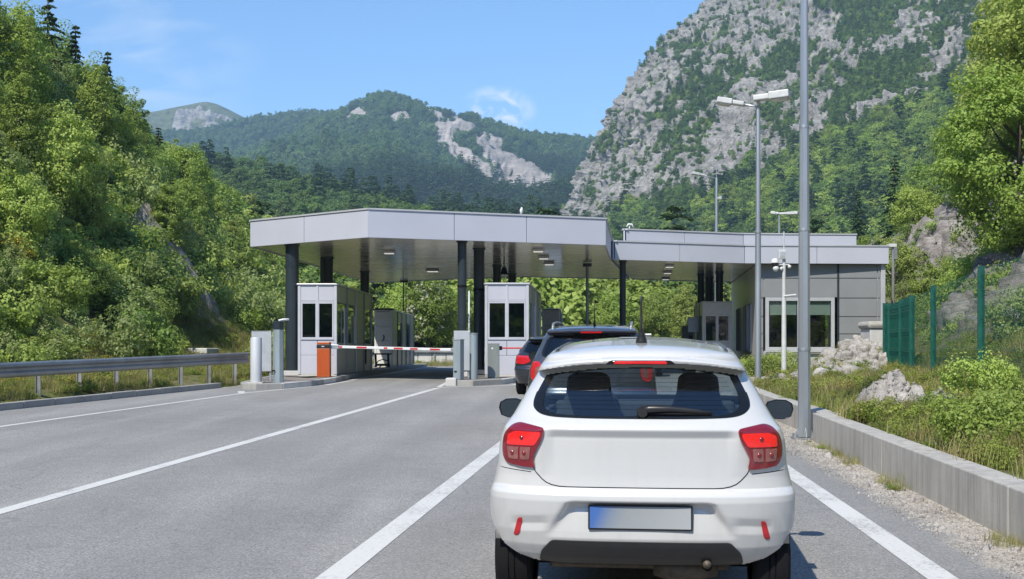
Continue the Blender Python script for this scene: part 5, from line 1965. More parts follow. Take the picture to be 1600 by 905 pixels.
MB().box(-0.16, 0.0, -0.155, -0.142, Z(402), Z(394)).build('box_cover', M['board'], t)
for (cx, cz, r, m_) in ((-0.30, Z(412), 0.115, 'plastic'), (-0.27, Z(420), 0.10, 'lamp_grey'), (0.165, Z(417), 0.06, 'lamp_grey'), (-0.09, Z(420), 0.06, 'lamp_grey')):
    mb = MB()
    k = 7
    pts_ = [(cx, -0.05, cz + r * math.cos(a)) for a in np.linspace(0.15, 3.0, k)]
    mb.tube(pts_, [max(0.01, r * math.sin(a)) for a in np.linspace(0.15, 3.0, k)], 14)
    o = mb.build('dome_camera', M[m_], t, smooth=True)
mb = MB()
mb.tube([(-0.30, -0.05, Z(411)), (-0.30, -0.05, Z(406)), (-0.30, -0.05, Z(404))], [0.125, 0.11, 0.04], 14)
mb.build('camera_hood', M['white_paint'], t, smooth=True, sharp=50)

# post with a box head at the right end of the office
y = 48.0
x, zb = 595.5 * y / F, terrain_h(595.5 * 48 / F, 48)
t = thing('lamp_post', 'short dull lamp post with a box head right of the office corner', 'lamp post', (x, y, zb), 0, 'lamp posts around the toll plaza')
top = EYE - (386 - HZ) * y / F - zb
mb = MB()
mb.tube([(0, 0, 0), (0, 0, top)], [0.075, 0.06], 12)
mb.build('shaft', M['galv_dull'], t, smooth=True, sharp=40)
MB().box(-0.2, 0.12, -0.12, 0.12, top - 0.02, top + 0.12).build('lamp_head', M['lamp_grey'], t, bevel=0.02)
MB().box(0.0, 0.13, -0.13, 0.10, top - 0.5, top - 0.04).build('control_box', M['galv_dull'], t, bevel=0.01)

# small antennas on the canopies
t = thing('roof_antenna', 'tiny white antenna on the left canopy edge', 'antenna', (0.28, 36.6, 5.67))
mb = MB()
mb.tube([(0, 0, 0), (0, 0, 0.16), (0.02, 0, 0.24)], [0.03, 0.05, 0.02], 8)
mb.build('mast', M['white_paint'], t, smooth=True)
t = thing('roof_antenna', 'small white dish on the left end of the right canopy', 'antenna', (4.27, 44.2, 5.99))
mb = MB()
mb.tube([(0, 0, 0), (0, 0, 0.12)], 0.02, 8).tube([(-0.1, -0.02, 0.1), (-0.05, -0.02, 0.2), (0.08, -0.02, 0.2), (0.14, -0.02, 0.08)], 0.03, 8)
mb.build('dish', M['white_paint'], t, smooth=True)

# ------------------------------------------------------------------ guard rail
gr_pts = [(-14.9, 8.0), (-10.35, 24.3), (-7.55, 34.4)]


def rail_at(s):
    a, b = Vector((-15.4, 6.2, 0)), Vector((-10.35, 24.3, 0))
    c = Vector((-7.55, 34.4, 0))
    l1, l2 = (b - a).length, (c - b).length
    return a.lerp(b, s / l1) if s < l1 else b.lerp(c, min(1.0, (s - l1) / l2))


LR = 18.79 + 10.48
gr_ = thing('guard_rail', 'long grey steel guard rail with posts along the left verge', 'guard rail')
prof = [(0.0, 0.76), (0.035, 0.775), (0.075, 0.74), (0.075, 0.685), (0.02, 0.645), (0.02, 0.595), (0.075, 0.555), (0.075, 0.50), (0.035, 0.465), (0.0, 0.48),
        (-0.006, 0.486), (0.028, 0.472), (0.066, 0.503), (0.066, 0.552), (0.012, 0.592), (0.012, 0.648), (0.066, 0.688), (0.066, 0.737), (0.032, 0.768), (-0.004, 0.754)]


def rail_beam(parent, s0, s1):
    n = 6
    V, Fq = [], []
    for k in range(n + 1):
        s = s0 + (s1 - s0) * k / n
        p = rail_at(s)
        d = (rail_at(min(LR, s + 0.2)) - rail_at(max(0, s - 0.2))).normalized()
        nr = Vector((d.y, -d.x, 0))
        for o_, z in prof:
            v = p + nr * (o_ + 0.07)
            V.append((v.x, v.y, g(p.y) + 0.115 + z))
    m = len(prof)
    for k in range(n):
        for j in range(m):
            Fq.append((k * m + j, k * m + (j + 1) % m, (k + 1) * m + (j + 1) % m, (k + 1) * m + j))
    Fq += [tuple(range(m)), tuple(n * m + j for j in reversed(range(m)))]
    MB().add(V, Fq).build('rail_beam', M['galv_dull'], parent, smooth=True, sharp=50)


s = 0.0
while s < LR - 0.3:
    e = min(LR, s + 4.0)
    rail_beam(gr_, s, e - 0.004)
    s = e
s = 0.3
pm = MB().box(-0.05, 0.05, -0.012, 0.012, -0.4, 0.70).box(-0.05, -0.038, -0.05, 0.05, -0.4, 0.70).build('post', M['galv_dull'], gr_)
bm_ = MB().box(-0.05, 0.068, -0.03, 0.03, 0.56, 0.68).build('spacer', M['galv_dull'], gr_)
rf = MB().box(0.074, 0.086, -0.03, 0.03, 0.60, 0.64).build('reflector', M['yellow'], gr_)
first = True
i = 0
while s < LR:
    p = rail_at(s)
    d = (rail_at(min(LR, s + 0.2)) - rail_at(max(0, s - 0.2))).normalized()
    for src in (pm, bm_) + ((rf,) if i % 2 == 0 else ()):
        o = src if (first and i == 0) else src.copy()
        if o is not src:
            link(o, gr_)
        o.location = (p.x, p.y, g(p.y) + 0.115)
        o.rotation_euler = (0, 0, math.atan2(-d.x, d.y))
    i += 1
    s += 1.42

# concrete wall with rail beyond the left lane
w = thing('concrete_barrier', 'pale panelled concrete wall with a steel rail beyond the left lane', 'barrier wall')
xa, xb, yw = -9.5, 1.2, 77.0
n = 12
for k in range(n):
    x0, x1 = xa + (xb - xa) * k / n, xa + (xb - xa) * (k + 1) / n - 0.04
    MB().box(x0, x1, yw - 0.01 * k, yw + 0.25 - 0.01 * k, 0.5, 1.42).build('wall_panel', M['pale_concrete'], w, bevel=0.02)
MB().box(xa, xb, yw - 0.22, yw - 0.14, 1.46, 1.74).build('rail', M['galv_dull'], w, bevel=0.02)
for k in range(6):
    x = xa + 0.8 + k * 1.9
    MB().box(x - 0.05, x + 0.05, yw - 0.138, yw - 0.125, 1.0, 1.7).build('rail_post', M['galv_dull'], w)

# white slab table and yellow drum behind the guard rail
x, y = -10.95, 42.0
zt_ = terrain_h(x, y)
tz = EYE - (545 - HZ) * y / F
t = thing('stone_table', 'rough white slab table in the grass behind the guard rail', 'table', (x, y, tz - 0.9))
mb = MB()
mb.prism([(-0.72, -0.5), (0.55, -0.55), (0.78, 0.2), (0.5, 0.6), (-0.6, 0.55)], 0.72, 0.92)
mb.build('slab', M['tabletop'], t, bevel=0.03)
for x_ in (-0.4, 0.35):
    MB().box(x_ - 0.1, x_ + 0.1, -0.25, 0.3, -0.3, 0.719).build('support', M['concrete'], t, bevel=0.02)
x, y = -10.1, 43.0
t = thing('yellow_drum', 'small yellow drum lying in the grass right of the white slab', 'drum', (x, y, max(terrain_h(x, y), EYE - (562 - HZ) * y / F - 0.1)))
mb = MB()
mb.tube([(-0.2, 0, 0.15), (-0.17, 0, 0.15), (0.17, 0, 0.15), (0.2, 0, 0.15)], [0.12, 0.15, 0.15, 0.12], 18)
mb.build('body', M['yellow'], t, smooth=True, sharp=50)
mb = MB()
mb.tube([(0.2, 0, 0.15), (0.28, 0, 0.17)], 0.05, 10)
mb.build('spout', M['plastic'], t)
# make ground meet them
for nm in ():
    pass

# ------------------------------------------------------------------ green mesh fence
fe = thing('mesh_fence', 'green welded mesh fence with square posts on the right bank', 'fence')
FP = [(10.42, 34.0, 475), (10.0, 32.2, 475), (9.15, 28.6, 470), (8.68, 26.4, 463), (8.42, 24.3, 448), (7.87, 20.4, 418), (7.4, 16.6, 380), (6.9, 12.8, 330), (6.6, 9.5, 300)]
posts = []
for (x, y, pt) in FP:
    zb = terrain_h(x, y)
    zt = EYE - (pt - HZ) * y / F
    zt = max(zt, zb + 1.9) if y < 20 else zt
    zt = min(zt, zb + 2.25)
    posts.append((x, y, zb, zt))
for (x, y, zb, zt) in posts:
    MB().box(x - 0.055, x + 0.055, y - 0.055, y + 0.055, zb - 0.3, zt, rot=-0.3).build('post', M['green'], fe, bevel=0.006)
    MB().box(x - 0.06, x + 0.06, y - 0.06, y + 0.06, zt + 0.001, zt + 0.02, rot=-0.3).build('post_cap', M['green'], fe)
for (a, b) in zip(posts[:-1], posts[1:]):
    pa, pb = Vector((a[0], a[1], 0)), Vector((b[0], b[1], 0))
    L_ = (pb - pa).length
    d = (pb - pa) / L_
    mb = MB()
    nw = int(L_ / 0.05)
    side = Vector((d.y, -d.x, 0))

    def wire(p0, p1, r):
        p0, p1 = Vector(p0), Vector(p1)
        dd = (p1 - p0).normalized()
        u = side * r
        v_ = dd.cross(side).normalized() * r
        k = len(mb.v)
        for p_ in (p0, p1):
            mb.v += [tuple(p_ + u), tuple(p_ + v_), tuple(p_ - u), tuple(p_ - v_)]
        mb.f += [(k + i_, k + (i_ + 1) % 4, k + 4 + (i_ + 1) % 4, k + 4 + i_) for i_ in range(4)]
    for k in range(nw + 1):
        t_ = (k + 0.5) / (nw + 1)
        p_ = pa.lerp(pb, t_)
        z0, z1 = a[2] + (b[2] - a[2]) * t_ + 0.04, a[3] + (b[3] - a[3]) * t_ - 0.03
        wire((p_.x, p_.y, z0), (p_.x, p_.y, z1), 0.0019)
    for k in range(11):
        h_ = 0.05 + 0.89 * k / 10
        z0, z1 = a[2] + (a[3] - a[2]) * h_, b[2] + (b[3] - b[2]) * h_
        wire((pa.x, pa.y, z0), (pb.x, pb.y, z1), 0.0023)
        if k in (0, 3, 6, 9, 10):                     # folded stiffening ribs
            for dz, ds_ in ((0.03, 0.025), (-0.03, 0.025)):
                wire((pa.x + side.x * ds_, pa.y + side.y * ds_, z0 + dz), (pb.x + side.x * ds_, pb.y + side.y * ds_, z1 + dz), 0.0023)
    o = mb.build('wire_panel', M['green'], fe)
    o['kind'] = 'stuff'
# second, closely set fence wing seen edge-on at the far end
fe2 = thing('mesh_fence', 'short green fence gate with close upright bars at the far end of the mesh fence', 'fence')
za, zb2 = terrain_h(10.3, 33.4), terrain_h(8.9, 27.6)
for k in range(16):
    t_ = k / 15
    x, y = 10.34 + (9.0 - 10.34) * t_, 33.6 + (27.8 - 33.6) * t_
    z0 = terrain_h(x, y)
    zt = EYE - ((478 - 16 * t_) - HZ) * y / F
    w_ = 0.03 if k % 5 else 0.05
    MB().box(x + 0.14 - w_, x + 0.14 + w_, y - w_, y + w_, z0 - 0.1, zt).build('bar', M['green'], fe2)
for h_ in (0.25, 0.93):
    mb = MB()
    pA, pB = Vector((10.48, 33.6, za)), Vector((9.14, 27.8, zb2))
    zA, zB = EYE - (478 - HZ) * 33.6 / F, EYE - (462 - HZ) * 27.8 / F
    pA.z = za + (zA - za) * h_
    pB.z = zb2 + (zB - zb2) * h_
    d = (pB - pA)
    mb.obox((pA + pB) / 2 + Vector((0.06, 0, 0)), d / 2, (0.015, 0, 0), (0, 0, 0.025))
    mb.build('cross_rail', M['green'], fe2)

# ------------------------------------------------------------------ cars
class Car:
    """Body shell lofted from plan contours at many heights. Local axes: x right, y forward from the rearmost point, z up."""

    def __init__(s, L, rear, width, nose, crn, roof_z0, roof_arch, bulge, nexp=2.7, lens_top=1.06, wheel_y=(0.62, None), wheel_r=0.31, recess=None, belt=1.06):
        s.L, s.rear, s.width, s.nose, s.crn = L, np.array(rear), np.array(width), np.array(nose), np.array(crn)
        s.z0, s.zt = s.width[0, 0], roof_z0
        s.arch_h, s.bulge, s.n = roof_arch, bulge, nexp
        s.recess = recess
        s.wy = (wheel_y[0], wheel_y[1] or L - 0.72)
        s.wr = wheel_r
        s.belt = belt

    lip = 0.0

    def zeff(s, x, z):
        """the roof spoiler's lip droops towards its ends"""
        return z + s.lip * (np.minimum(np.abs(x), 0.62) / 0.545) ** 2.4 * np.clip((z - 1.26) / 0.09, 0, 1)

    def yr(s, z):
        return np.interp(z, s.rear[:, 0], s.rear[:, 1])

    def W(s, z):
        return np.interp(z, s.width[:, 0], s.width[:, 1])

    def R(s, z):
        return np.interp(z, s.crn[:, 0], s.crn[:, 1])

    def S(s, x, z):
        """depth of the rear surface"""
        x, z = np.asarray(x, float), np.asarray(z, float)
        k = np.clip(np.abs(x) / s.W(z), 0, 0.9999)
        y = s.yr(s.zeff(x, z)) + s.R(z) * (1 - (1 - k ** s.n) ** (1 / s.n))
        if s.recess is not None:
            y = y + s.recess(np.abs(x), z)
        return y

    def arch(s, y):
        ys = [0.0, 0.25, 0.9, 1.6, 2.2, 2.9, s.L]
        return np.interp(y, ys, [0, 0.15, 0.75, 1.0, 0.85, 0.3, 0.0])

    def build_shell(s, root, paint, glass_m, win_poly, side_win, nz=120):
        zl = np.unique(np.concatenate([np.linspace(s.z0, s.zt, nz), np.linspace(s.zt - 0.07, s.zt, 14)]))
        NR, NC, NS, NF = 56, 36, 46, 18
        rings = []
        for z in zl:
            W, R = float(s.W(z)), float(s.R(z))
            xs = np.linspace(0, 0.80 * W, NR)
            yk = s.S(xs, np.full(NR, z))
            kk = 0.80
            t0 = math.asin(kk ** (s.n / 2))
            t = np.linspace(t0, math.pi / 2, NC + 1)[1:]
            xc = W * np.sin(t) ** (2 / s.n)
            yc = s.yr(s.zeff(xc, np.full(len(xc), z))) + R * (1 - np.cos(t) ** (2 / s.n))
            if s.recess is not None:
                yc = yc + s.recess(xc, np.full(len(xc), z))
            yf = float(np.interp(z, s.nose[:, 0], s.nose[:, 1]))
            Rf = min(0.45, (yf - yc[-1]) * 0.4)
            ysd = np.linspace(yc[-1], yf - Rf, NS + 1)[1:]
            tap = 1 + 0.015 * np.sin(np.pi * np.clip((ysd - 0.3) / (s.L - 0.6), 0, 1))
            xsd = W * tap
            t = np.linspace(0, math.pi / 2, NF)[1:]
            xf = W * np.cos(t) ** (2 / 3.2)
            yff = yf - Rf + Rf * np.sin(t) ** (2 / 3.2)
            X = np.concatenate([xs, xc, xsd, xf])
            Y = np.concatenate([yk, yc, ysd, yff])
            wgt = np.clip((z - s.belt) / max(0.05, s.zt - s.belt), 0, 1)
            Zr = z + wgt * s.arch_h * s.arch(Y)
            rings.append(np.stack([X, Y, Zr], 1))
        A = np.array(rings)                                  # levels x half ring x 3
        nl, m = A.shape[:2]
        full = np.concatenate([A, (A * np.array([-1, 1, 1]))[:, ::-1]], 1)
        m2 = full.shape[1]
        V = full.reshape(-1, 3)
        i = np.arange(nl - 1)[:, None] * m2 + np.arange(m2)[None, :]
        j = np.arange(nl - 1)[:, None] * m2 + (np.arange(m2)[None, :] + 1) % m2
        Fq = np.stack([i, j, j + m2, i + m2], -1).reshape(-1, 4)
        c = V[Fq].mean(1)
        hz = zl[np.repeat(np.arange(nl - 1), m2)]
        rear_side = np.tile(np.concatenate([np.arange(m) < NR + NC, (np.arange(m) < NR + NC)[::-1]]), nl - 1)
        front_side = np.tile(np.concatenate([np.arange(m) >= NR + NC + NS, (np.arange(m) >= NR + NC + NS)[::-1]]), nl - 1)
        lateral = ~rear_side & ~front_side
        is_win = rear_side & (inside(c[:, 0], c[:, 2], win_poly) > 0.010)
        is_side = lateral & (hz > side_win[0]) & (hz < side_win[1]) & (c[:, 1] > side_win[2]) & (c[:, 1] < np.interp(c[:, 2], s.nose[:, 0], s.nose[:, 1]) - 0.52)
        pil = np.abs(c[:, 1] - side_win[3]) < 0.05
        is_front = front_side & (hz > s.belt + 0.03) & (hz < s.zt - 0.05)
        arch = np.zeros(len(c), bool)
        for wy in s.wy:
            arch |= (np.hypot(c[:, 1] - wy, c[:, 2] - s.wr) < s.wr + 0.055) & (np.abs(c[:, 0]) > 0.5)
        body = Fq[~(is_win | (is_side & ~pil) | is_front | arch)]
        # roof cap
        T = A[-1]
        sN = 15
        ss = np.linspace(-1, 1, sN)
        base = len(V)
        xe = np.maximum(T[:, 0], 1e-4)
        bl = s.bulge * np.clip(xe / xe.max(), 0, 1) ** 1.5
        cap = np.stack([xe[:, None] * ss[None], np.repeat(T[:, 1:2], sN, 1), T[:, 2:3] + bl[:, None] * (1 - np.abs(ss[None]) ** 2.4)], -1)
        Vb = np.concatenate([V, cap.reshape(-1, 3)])
        capF = grid_faces(m, sN) + base
        allF = np.concatenate([body, capF])
        me = np_mesh('body_shell', Vb, allF, [paint], smooth=True)
        import bmesh
        bm = bmesh.new()
        bm.from_mesh(me)
        bmesh.ops.remove_doubles(bm, verts=bm.verts[:], dist=0.0008)
        bmesh.ops.recalc_face_normals(bm, faces=bm.faces[:])
        bm.to_mesh(me)
        bm.free()
        me.polygons.foreach_set('use_smooth', [True] * len(me.polygons))
        me.set_sharp_from_angle(angle=math.radians(48))
        link(bpy.data.objects.new('body_shell', me), root)
        for nm, msk in (('side_window', is_side & ~pil), ('windscreen', is_front)):
            if msk.any():
                f = Fq[msk]
                u, inv = np.unique(f, return_inverse=True)
                me = np_mesh(nm, V[u], inv.reshape(-1, 4), [glass_m], smooth=True)
                link(bpy.data.objects.new(nm, me), root)
        if (is_side & pil).any() or True:
            pass
        s.A, s.T = A, T
        return cap

    def wheels(s, root, track):
        for wy in s.wy:
            for sx_ in (-1, 1):
                wheel(root, sx_ * track, wy, s.wr, sx_)
                mb = MB()
                n = 20
                x0, x1 = sx_ * (track - 0.18), sx_ * (track + 0.085)
                R_ = s.wr + 0.058
                vs, fs = [], []
                for k in range(n + 1):
                    a = math.pi * (0.10 + 0.80 * k / n)
                    vs += [(x0, wy + R_ * math.cos(a), s.wr + R_ * math.sin(a)), (x1, wy + R_ * math.cos(a), s.wr + R_ * math.sin(a))]
                    if k:
                        fs.append((2 * k - 2, 2 * k - 1, 2 * k + 1, 2 * k))
                mb.add(vs, fs)
                mb.build('wheel_arch', M['plastic'], root, smooth=True)


def wheel(root, x, y, r, sx_):
    w = 0.20
    prof = [(-w / 2, r * 0.64), (-w / 2, r * 0.90), (-w * 0.42, r * 0.975), (-w * 0.30, r), (-w * 0.11, r), (-w * 0.10, r * 0.975), (-w * 0.07, r * 0.975), (-w * 0.06, r),
            (w * 0.06, r), (w * 0.07, r * 0.975), (w * 0.10, r * 0.975), (w * 0.11, r), (w * 0.30, r), (w * 0.42, r * 0.975), (w / 2, r * 0.90), (w / 2, r * 0.64)]
    n = 40
    mb = MB()
    vs = [(px, q * math.cos(2 * math.pi * k / n), q * math.sin(2 * math.pi * k / n)) for k in range(n) for px, q in prof]
    m = len(prof)
    fs = [(k * m + j, k * m + j + 1, ((k + 1) % n) * m + j + 1, ((k + 1) % n) * m + j) for k in range(n) for j in range(m - 1)]
    mb.add(vs, fs)
    wo = mb.build('wheel', M['dark'], root, smooth=True, sharp=30, loc=(x, y, r))
    mb = MB()
    mb.tube([(sx_ * w * 0.46, 0, 0), (-sx_ * w * 0.4, 0, 0)], r * 0.645, 28)
    mb.build('rim_barrel', M['dark'], wo)
    mb = MB()
    for k in range(7):
        a = 2 * math.pi * k / 7
        c = Vector((sx_ * w * 0.48, math.cos(a) * r * 0.36, math.sin(a) * r * 0.36))
        mb.obox(c, Vector((0, math.cos(a), math.sin(a))) * r * 0.27, Vector((0.014, 0, 0)), Vector((0, -math.sin(a), math.cos(a))) * r * 0.075)
    mb.tube([(sx_ * w * 0.44, 0, 0), (sx_ * w * 0.52, 0, 0)], r * 0.15, 16)
    mb.build('rim', M['rim'], wo, bevel=0.004)
    return wo


def smooth_poly(pts, n=8):
    """closed Catmull-Rom through outline points"""
    a = np.array(pts, float)
    m = len(a)
    out = []
    for i in range(m):
        p0, p1, p2, p3 = a[i - 1], a[i], a[(i + 1) % m], a[(i + 2) % m]
        for t in np.linspace(0, 1, n, endpoint=False):
            out.append(0.5 * (2 * p1 + (p2 - p0) * t + (2 * p0 - 5 * p1 + 4 * p2 - p3) * t * t + (3 * p1 - p0 - 3 * p2 + p3) * t ** 3))
    return np.array(out)


def round_poly(pts, r, n=5):
    """straight outline with rounded corners; r a number or one per corner"""
    a = [Vector(p) for p in pts]
    out = []
    for i, p in enumerate(a):
        rr = r[i] if isinstance(r, (list, tuple)) else r
        d0, d1 = (a[i - 1] - p), (a[(i + 1) % len(a)] - p)
        k0, k1 = min(rr, d0.length * 0.45), min(rr, d1.length * 0.45)
        q0, q1 = p + d0.normalized() * k0, p + d1.normalized() * k1
        for t in np.linspace(0, 1, n):
            v = q0 * (1 - t) ** 2 + p * 2 * t * (1 - t) + q1 * t * t
            out.append((v.x, v.y))
    # add points along long edges so the patch follows the curved body
    res = []
    for i in range(len(out)):
        b, c = np.array(out[i]), np.array(out[(i + 1) % len(out)])
        k = max(1, int(np.linalg.norm(c - b) / 0.03))
        for t in range(k):
            res.append(b + (c - b) * t / k)
    return np.array(res)


def patch(car, name, outline, mat, root, off=0.004, rings=10, inner=0.0, edge=0.004, mirror=False, centre=None):
    """panel lying on the rear surface inside a star-shaped outline; inner > 0 leaves a hole"""
    o = np.array(outline, float)
    if mirror:
        o = o * np.array([-1, 1])
        o = o[::-1]
    c = o.mean(0) if centre is None else np.array(centre) * (np.array([-1, 1]) if mirror else 1)
    ks = np.linspace(1, inner, rings) if inner else np.concatenate([np.linspace(1, 0.08, rings), [0.0]])
    V = []
    m = len(o)
    # turned-in rim first
    rim = o + (o - c) * 0.0
    V.append(np.stack([rim[:, 0], car.S(rim[:, 0], rim[:, 1]) + 0.006, rim[:, 1]], 1))
    for n_, k in enumerate(ks):
        q = c + (o - c) * k
        lift = off if n_ else off * 0.55
        V.append(np.stack([q[:, 0], car.S(q[:, 0], q[:, 1]) - lift, q[:, 1]], 1))
        if n_ == 0:
            q2 = c + (o - c) * (1 - edge / max(1e-3, np.abs(o - c).max()))
            V.append(np.stack([q2[:, 0], car.S(q2[:, 0], q2[:, 1]) - off, q2[:, 1]], 1))
    A = np.array(V)
    nr = len(A)
    i = np.arange(nr - 1)[:, None] * m + np.arange(m)[None]
    j = np.arange(nr - 1)[:, None] * m + (np.arange(m)[None] + 1) % m
    me = np_mesh(name, A.reshape(-1, 3), np.stack([i, j, j + m, i + m], -1).reshape(-1, 4), [mat], smooth=True)
    import bmesh
    bm = bmesh.new()
    bm.from_mesh(me)
    bmesh.ops.remove_doubles(bm, verts=bm.verts[:], dist=0.00015)
    bmesh.ops.recalc_face_normals(bm, faces=bm.faces[:])
    bm.to_mesh(me)
    bm.free()
    me.polygons.foreach_set('use_smooth', [True] * len(me.polygons))
    me.set_sharp_from_angle(angle=math.radians(40))
    return link(bpy.data.objects.new(name, me), root)


def seam(car, root, pts, w=0.0045, off=0.0012, closed=True, name='panel_gap'):
    """dark shut line following the body"""
    o = np.array(pts, float)
    V, Fq = [], []
    m = len(o)
    for i in range(m):
        a, b = o[i - 1] if (closed or i) else o[i], o[(i + 1) % m] if (closed or i < m - 1) else o[i]
        d = (b - a) / max(1e-9, np.linalg.norm(b - a))
        n = np.array([-d[1], d[0]]) * w / 2
        for q in (o[i] + n, o[i] - n):
            V.append((q[0], float(car.S(q[0], q[1])) - off, q[1]))
    for i in range(m if closed else m - 1):
        j = (i + 1) % m
        Fq.append((2 * i, 2 * i + 1, 2 * j + 1, 2 * j))
    return MB().add(V, Fq).build(name, M['gloss_black'], root)


def place_car(root, x, y, yaw):
    root.location = (x, y, g(y))
    slope = math.atan((g(y + 3) - g(y)) / 3)
    root.rotation_euler = (slope, 0, -yaw)


# ---- white hatchback
def recess_white(x, z):
    """number plate recess in the bumper, and the dished lower tailgate"""
    hw = np.interp(z, [0.49, 0.665], [0.50, 0.375])
    inx = 1 / (1 + np.exp(-(hw - x) / 0.010))
    inz = 1 / (1 + np.exp(-(0.662 - z) / 0.0035)) * np.clip((z - 0.465) / 0.17, 0, 1)
    a = 0.060 * inx * inz
    # side creases above the reflectors
    cz = 0.580 - 0.06 * (x - 0.5)
    b = 0.012 * np.clip((x - 0.48) / 0.06, 0, 1) * np.clip((0.72 - x) / 0.05, 0, 1) * np.clip(1 - np.abs(z - cz + 0.035) / 0.045, 0, 1)
    gx = np.clip((0.53 - x) / 0.06, 0, 1)
    c = 0.026 * gx * np.clip((1.062 - z) / 0.05, 0, 1) * np.clip((z - 0.80) / 0.22, 0, 1)
    return a + b + c


wh = thing('parked_car', 'white hatchback seen from behind with lit brake lights, last in the queue', 'car', group='cars queueing at the toll booths')
W_ = Car(3.62,
         rear=[(0.315, 0.13), (0.36, 0.085), (0.42, 0.05), (0.50, 0.028), (0.60, 0.008), (0.67, 0.0), (0.705, 0.006), (0.725, 0.03), (0.737, 0.062), (0.80, 0.064), (0.90, 0.052), (1.0, 0.038), (1.055, 0.034), (1.085, 0.055), (1.105, 0.078),
               (1.12, 0.095), (1.25, 0.20), (1.375, 0.305), (1.400, 0.325), (1.407, 0.215), (1.412, 0.185), (1.426, 0.180), (1.437, 0.190), (1.446, 0.235)],
         width=[(0.315, 0.785), (0.345, 0.815), (0.40, 0.835), (0.50, 0.850), (0.60, 0.857), (0.70, 0.850), (0.78, 0.826), (0.86, 0.806), (0.95, 0.797), (1.0, 0.790), (1.06, 0.768), (1.116, 0.728), (1.217, 0.672), (1.335, 0.606), (1.40, 0.566), (1.43, 0.542), (1.446, 0.520)],
         nose=[(0.30, 3.52), (0.50, 3.60), (0.72, 3.58), (0.85, 3.50), (0.93, 3.30), (0.99, 2.95), (1.06, 2.72), (1.25, 2.38), (1.446, 1.98)],
         crn=[(0.30, 0.36), (0.6, 0.36), (0.75, 0.30), (0.9, 0.27), (1.05, 0.27), (1.12, 0.30), (1.30, 0.30), (1.40, 0.28), (1.446, 0.24)],
         roof_z0=1.446, roof_arch=0.052, bulge=0.052, nexp=2.8, recess=recess_white, wheel_y=(0.56, 2.92), wheel_r=0.315, belt=1.07)
win_out = smooth_poly([(0.0, 1.116), (0.35, 1.118), (0.52, 1.128), (0.588, 1.160), (0.600, 1.205), (0.582, 1.275), (0.556, 1.330), (0.536, 1.352), (0.40, 1.374), (0.20, 1.393),
                       (0.0, 1.397), (-0.20, 1.393), (-0.40, 1.374), (-0.536, 1.352), (-0.556, 1.330), (-0.582, 1.275), (-0.600, 1.205), (-0.588, 1.160), (-0.52, 1.128), (-0.35, 1.118)], 6)
W_.lip = 0.045
cap = W_.build_shell(wh, M['car_white'], M['car_glass'], [tuple(p) for p in win_out], (1.085, 1.385, 0.62, 1.75), 190)
W_.wheels(wh, 0.725)
# window: black border ring and tinted glass
patch(W_, 'window_border', win_out, M['gloss_black'], wh, off=0.0065, rings=4, inner=0.90, centre=(0, 1.25))
cgl = np.array([0, 1.25])
patch(W_, 'rear_window', cgl + (win_out - cgl) * 0.915, M['car_glass'], wh, off=0.004, rings=9, centre=(0, 1.25))
for z in np.linspace(1.165, 1.355, 9):                       # heater wires
    hw = np.interp(z, [1.16, 1.205, 1.36], [0.50, 0.52, 0.46])
    xs = np.linspace(-hw, hw, 24)
    seam(W_, wh, np.stack([xs, np.full(24, z)], 1), 0.0014, 0.0062, False, 'heater_wire')
# tailgate shut line
tg = round_poly([(-0.50, 0.742), (0.50, 0.742), (0.585, 0.83), (0.592, 0.90), (0.548, 1.00), (0.535, 1.062), (0.62, 1.09), (0.60, 1.112), (-0.60, 1.112), (-0.62, 1.09), (-0.535, 1.062), (-0.548, 1.00), (-0.592, 0.90), (-0.585, 0.83)],
                [0.1, 0.1, 0.03, 0.03, 0.03, 0.02, 0.01, 0.01, 0.01, 0.01, 0.02, 0.03, 0.03, 0.03])
keep = tg[(tg[:, 1] < 1.06)]
order = np.argsort(np.arctan2(keep[:, 0], -(keep[:, 1] - 1.2)))
seam(W_, wh, keep[order], 0.0055, 0.0012, False)
# bumper shut lines out to the wheel arches
for sx_ in (-1, 1):
    seam(W_, wh, np.stack([sx_ * np.linspace(0.60, 0.790, 12), np.linspace(0.818, 0.835, 12)], 1), 0.004, 0.001, False)
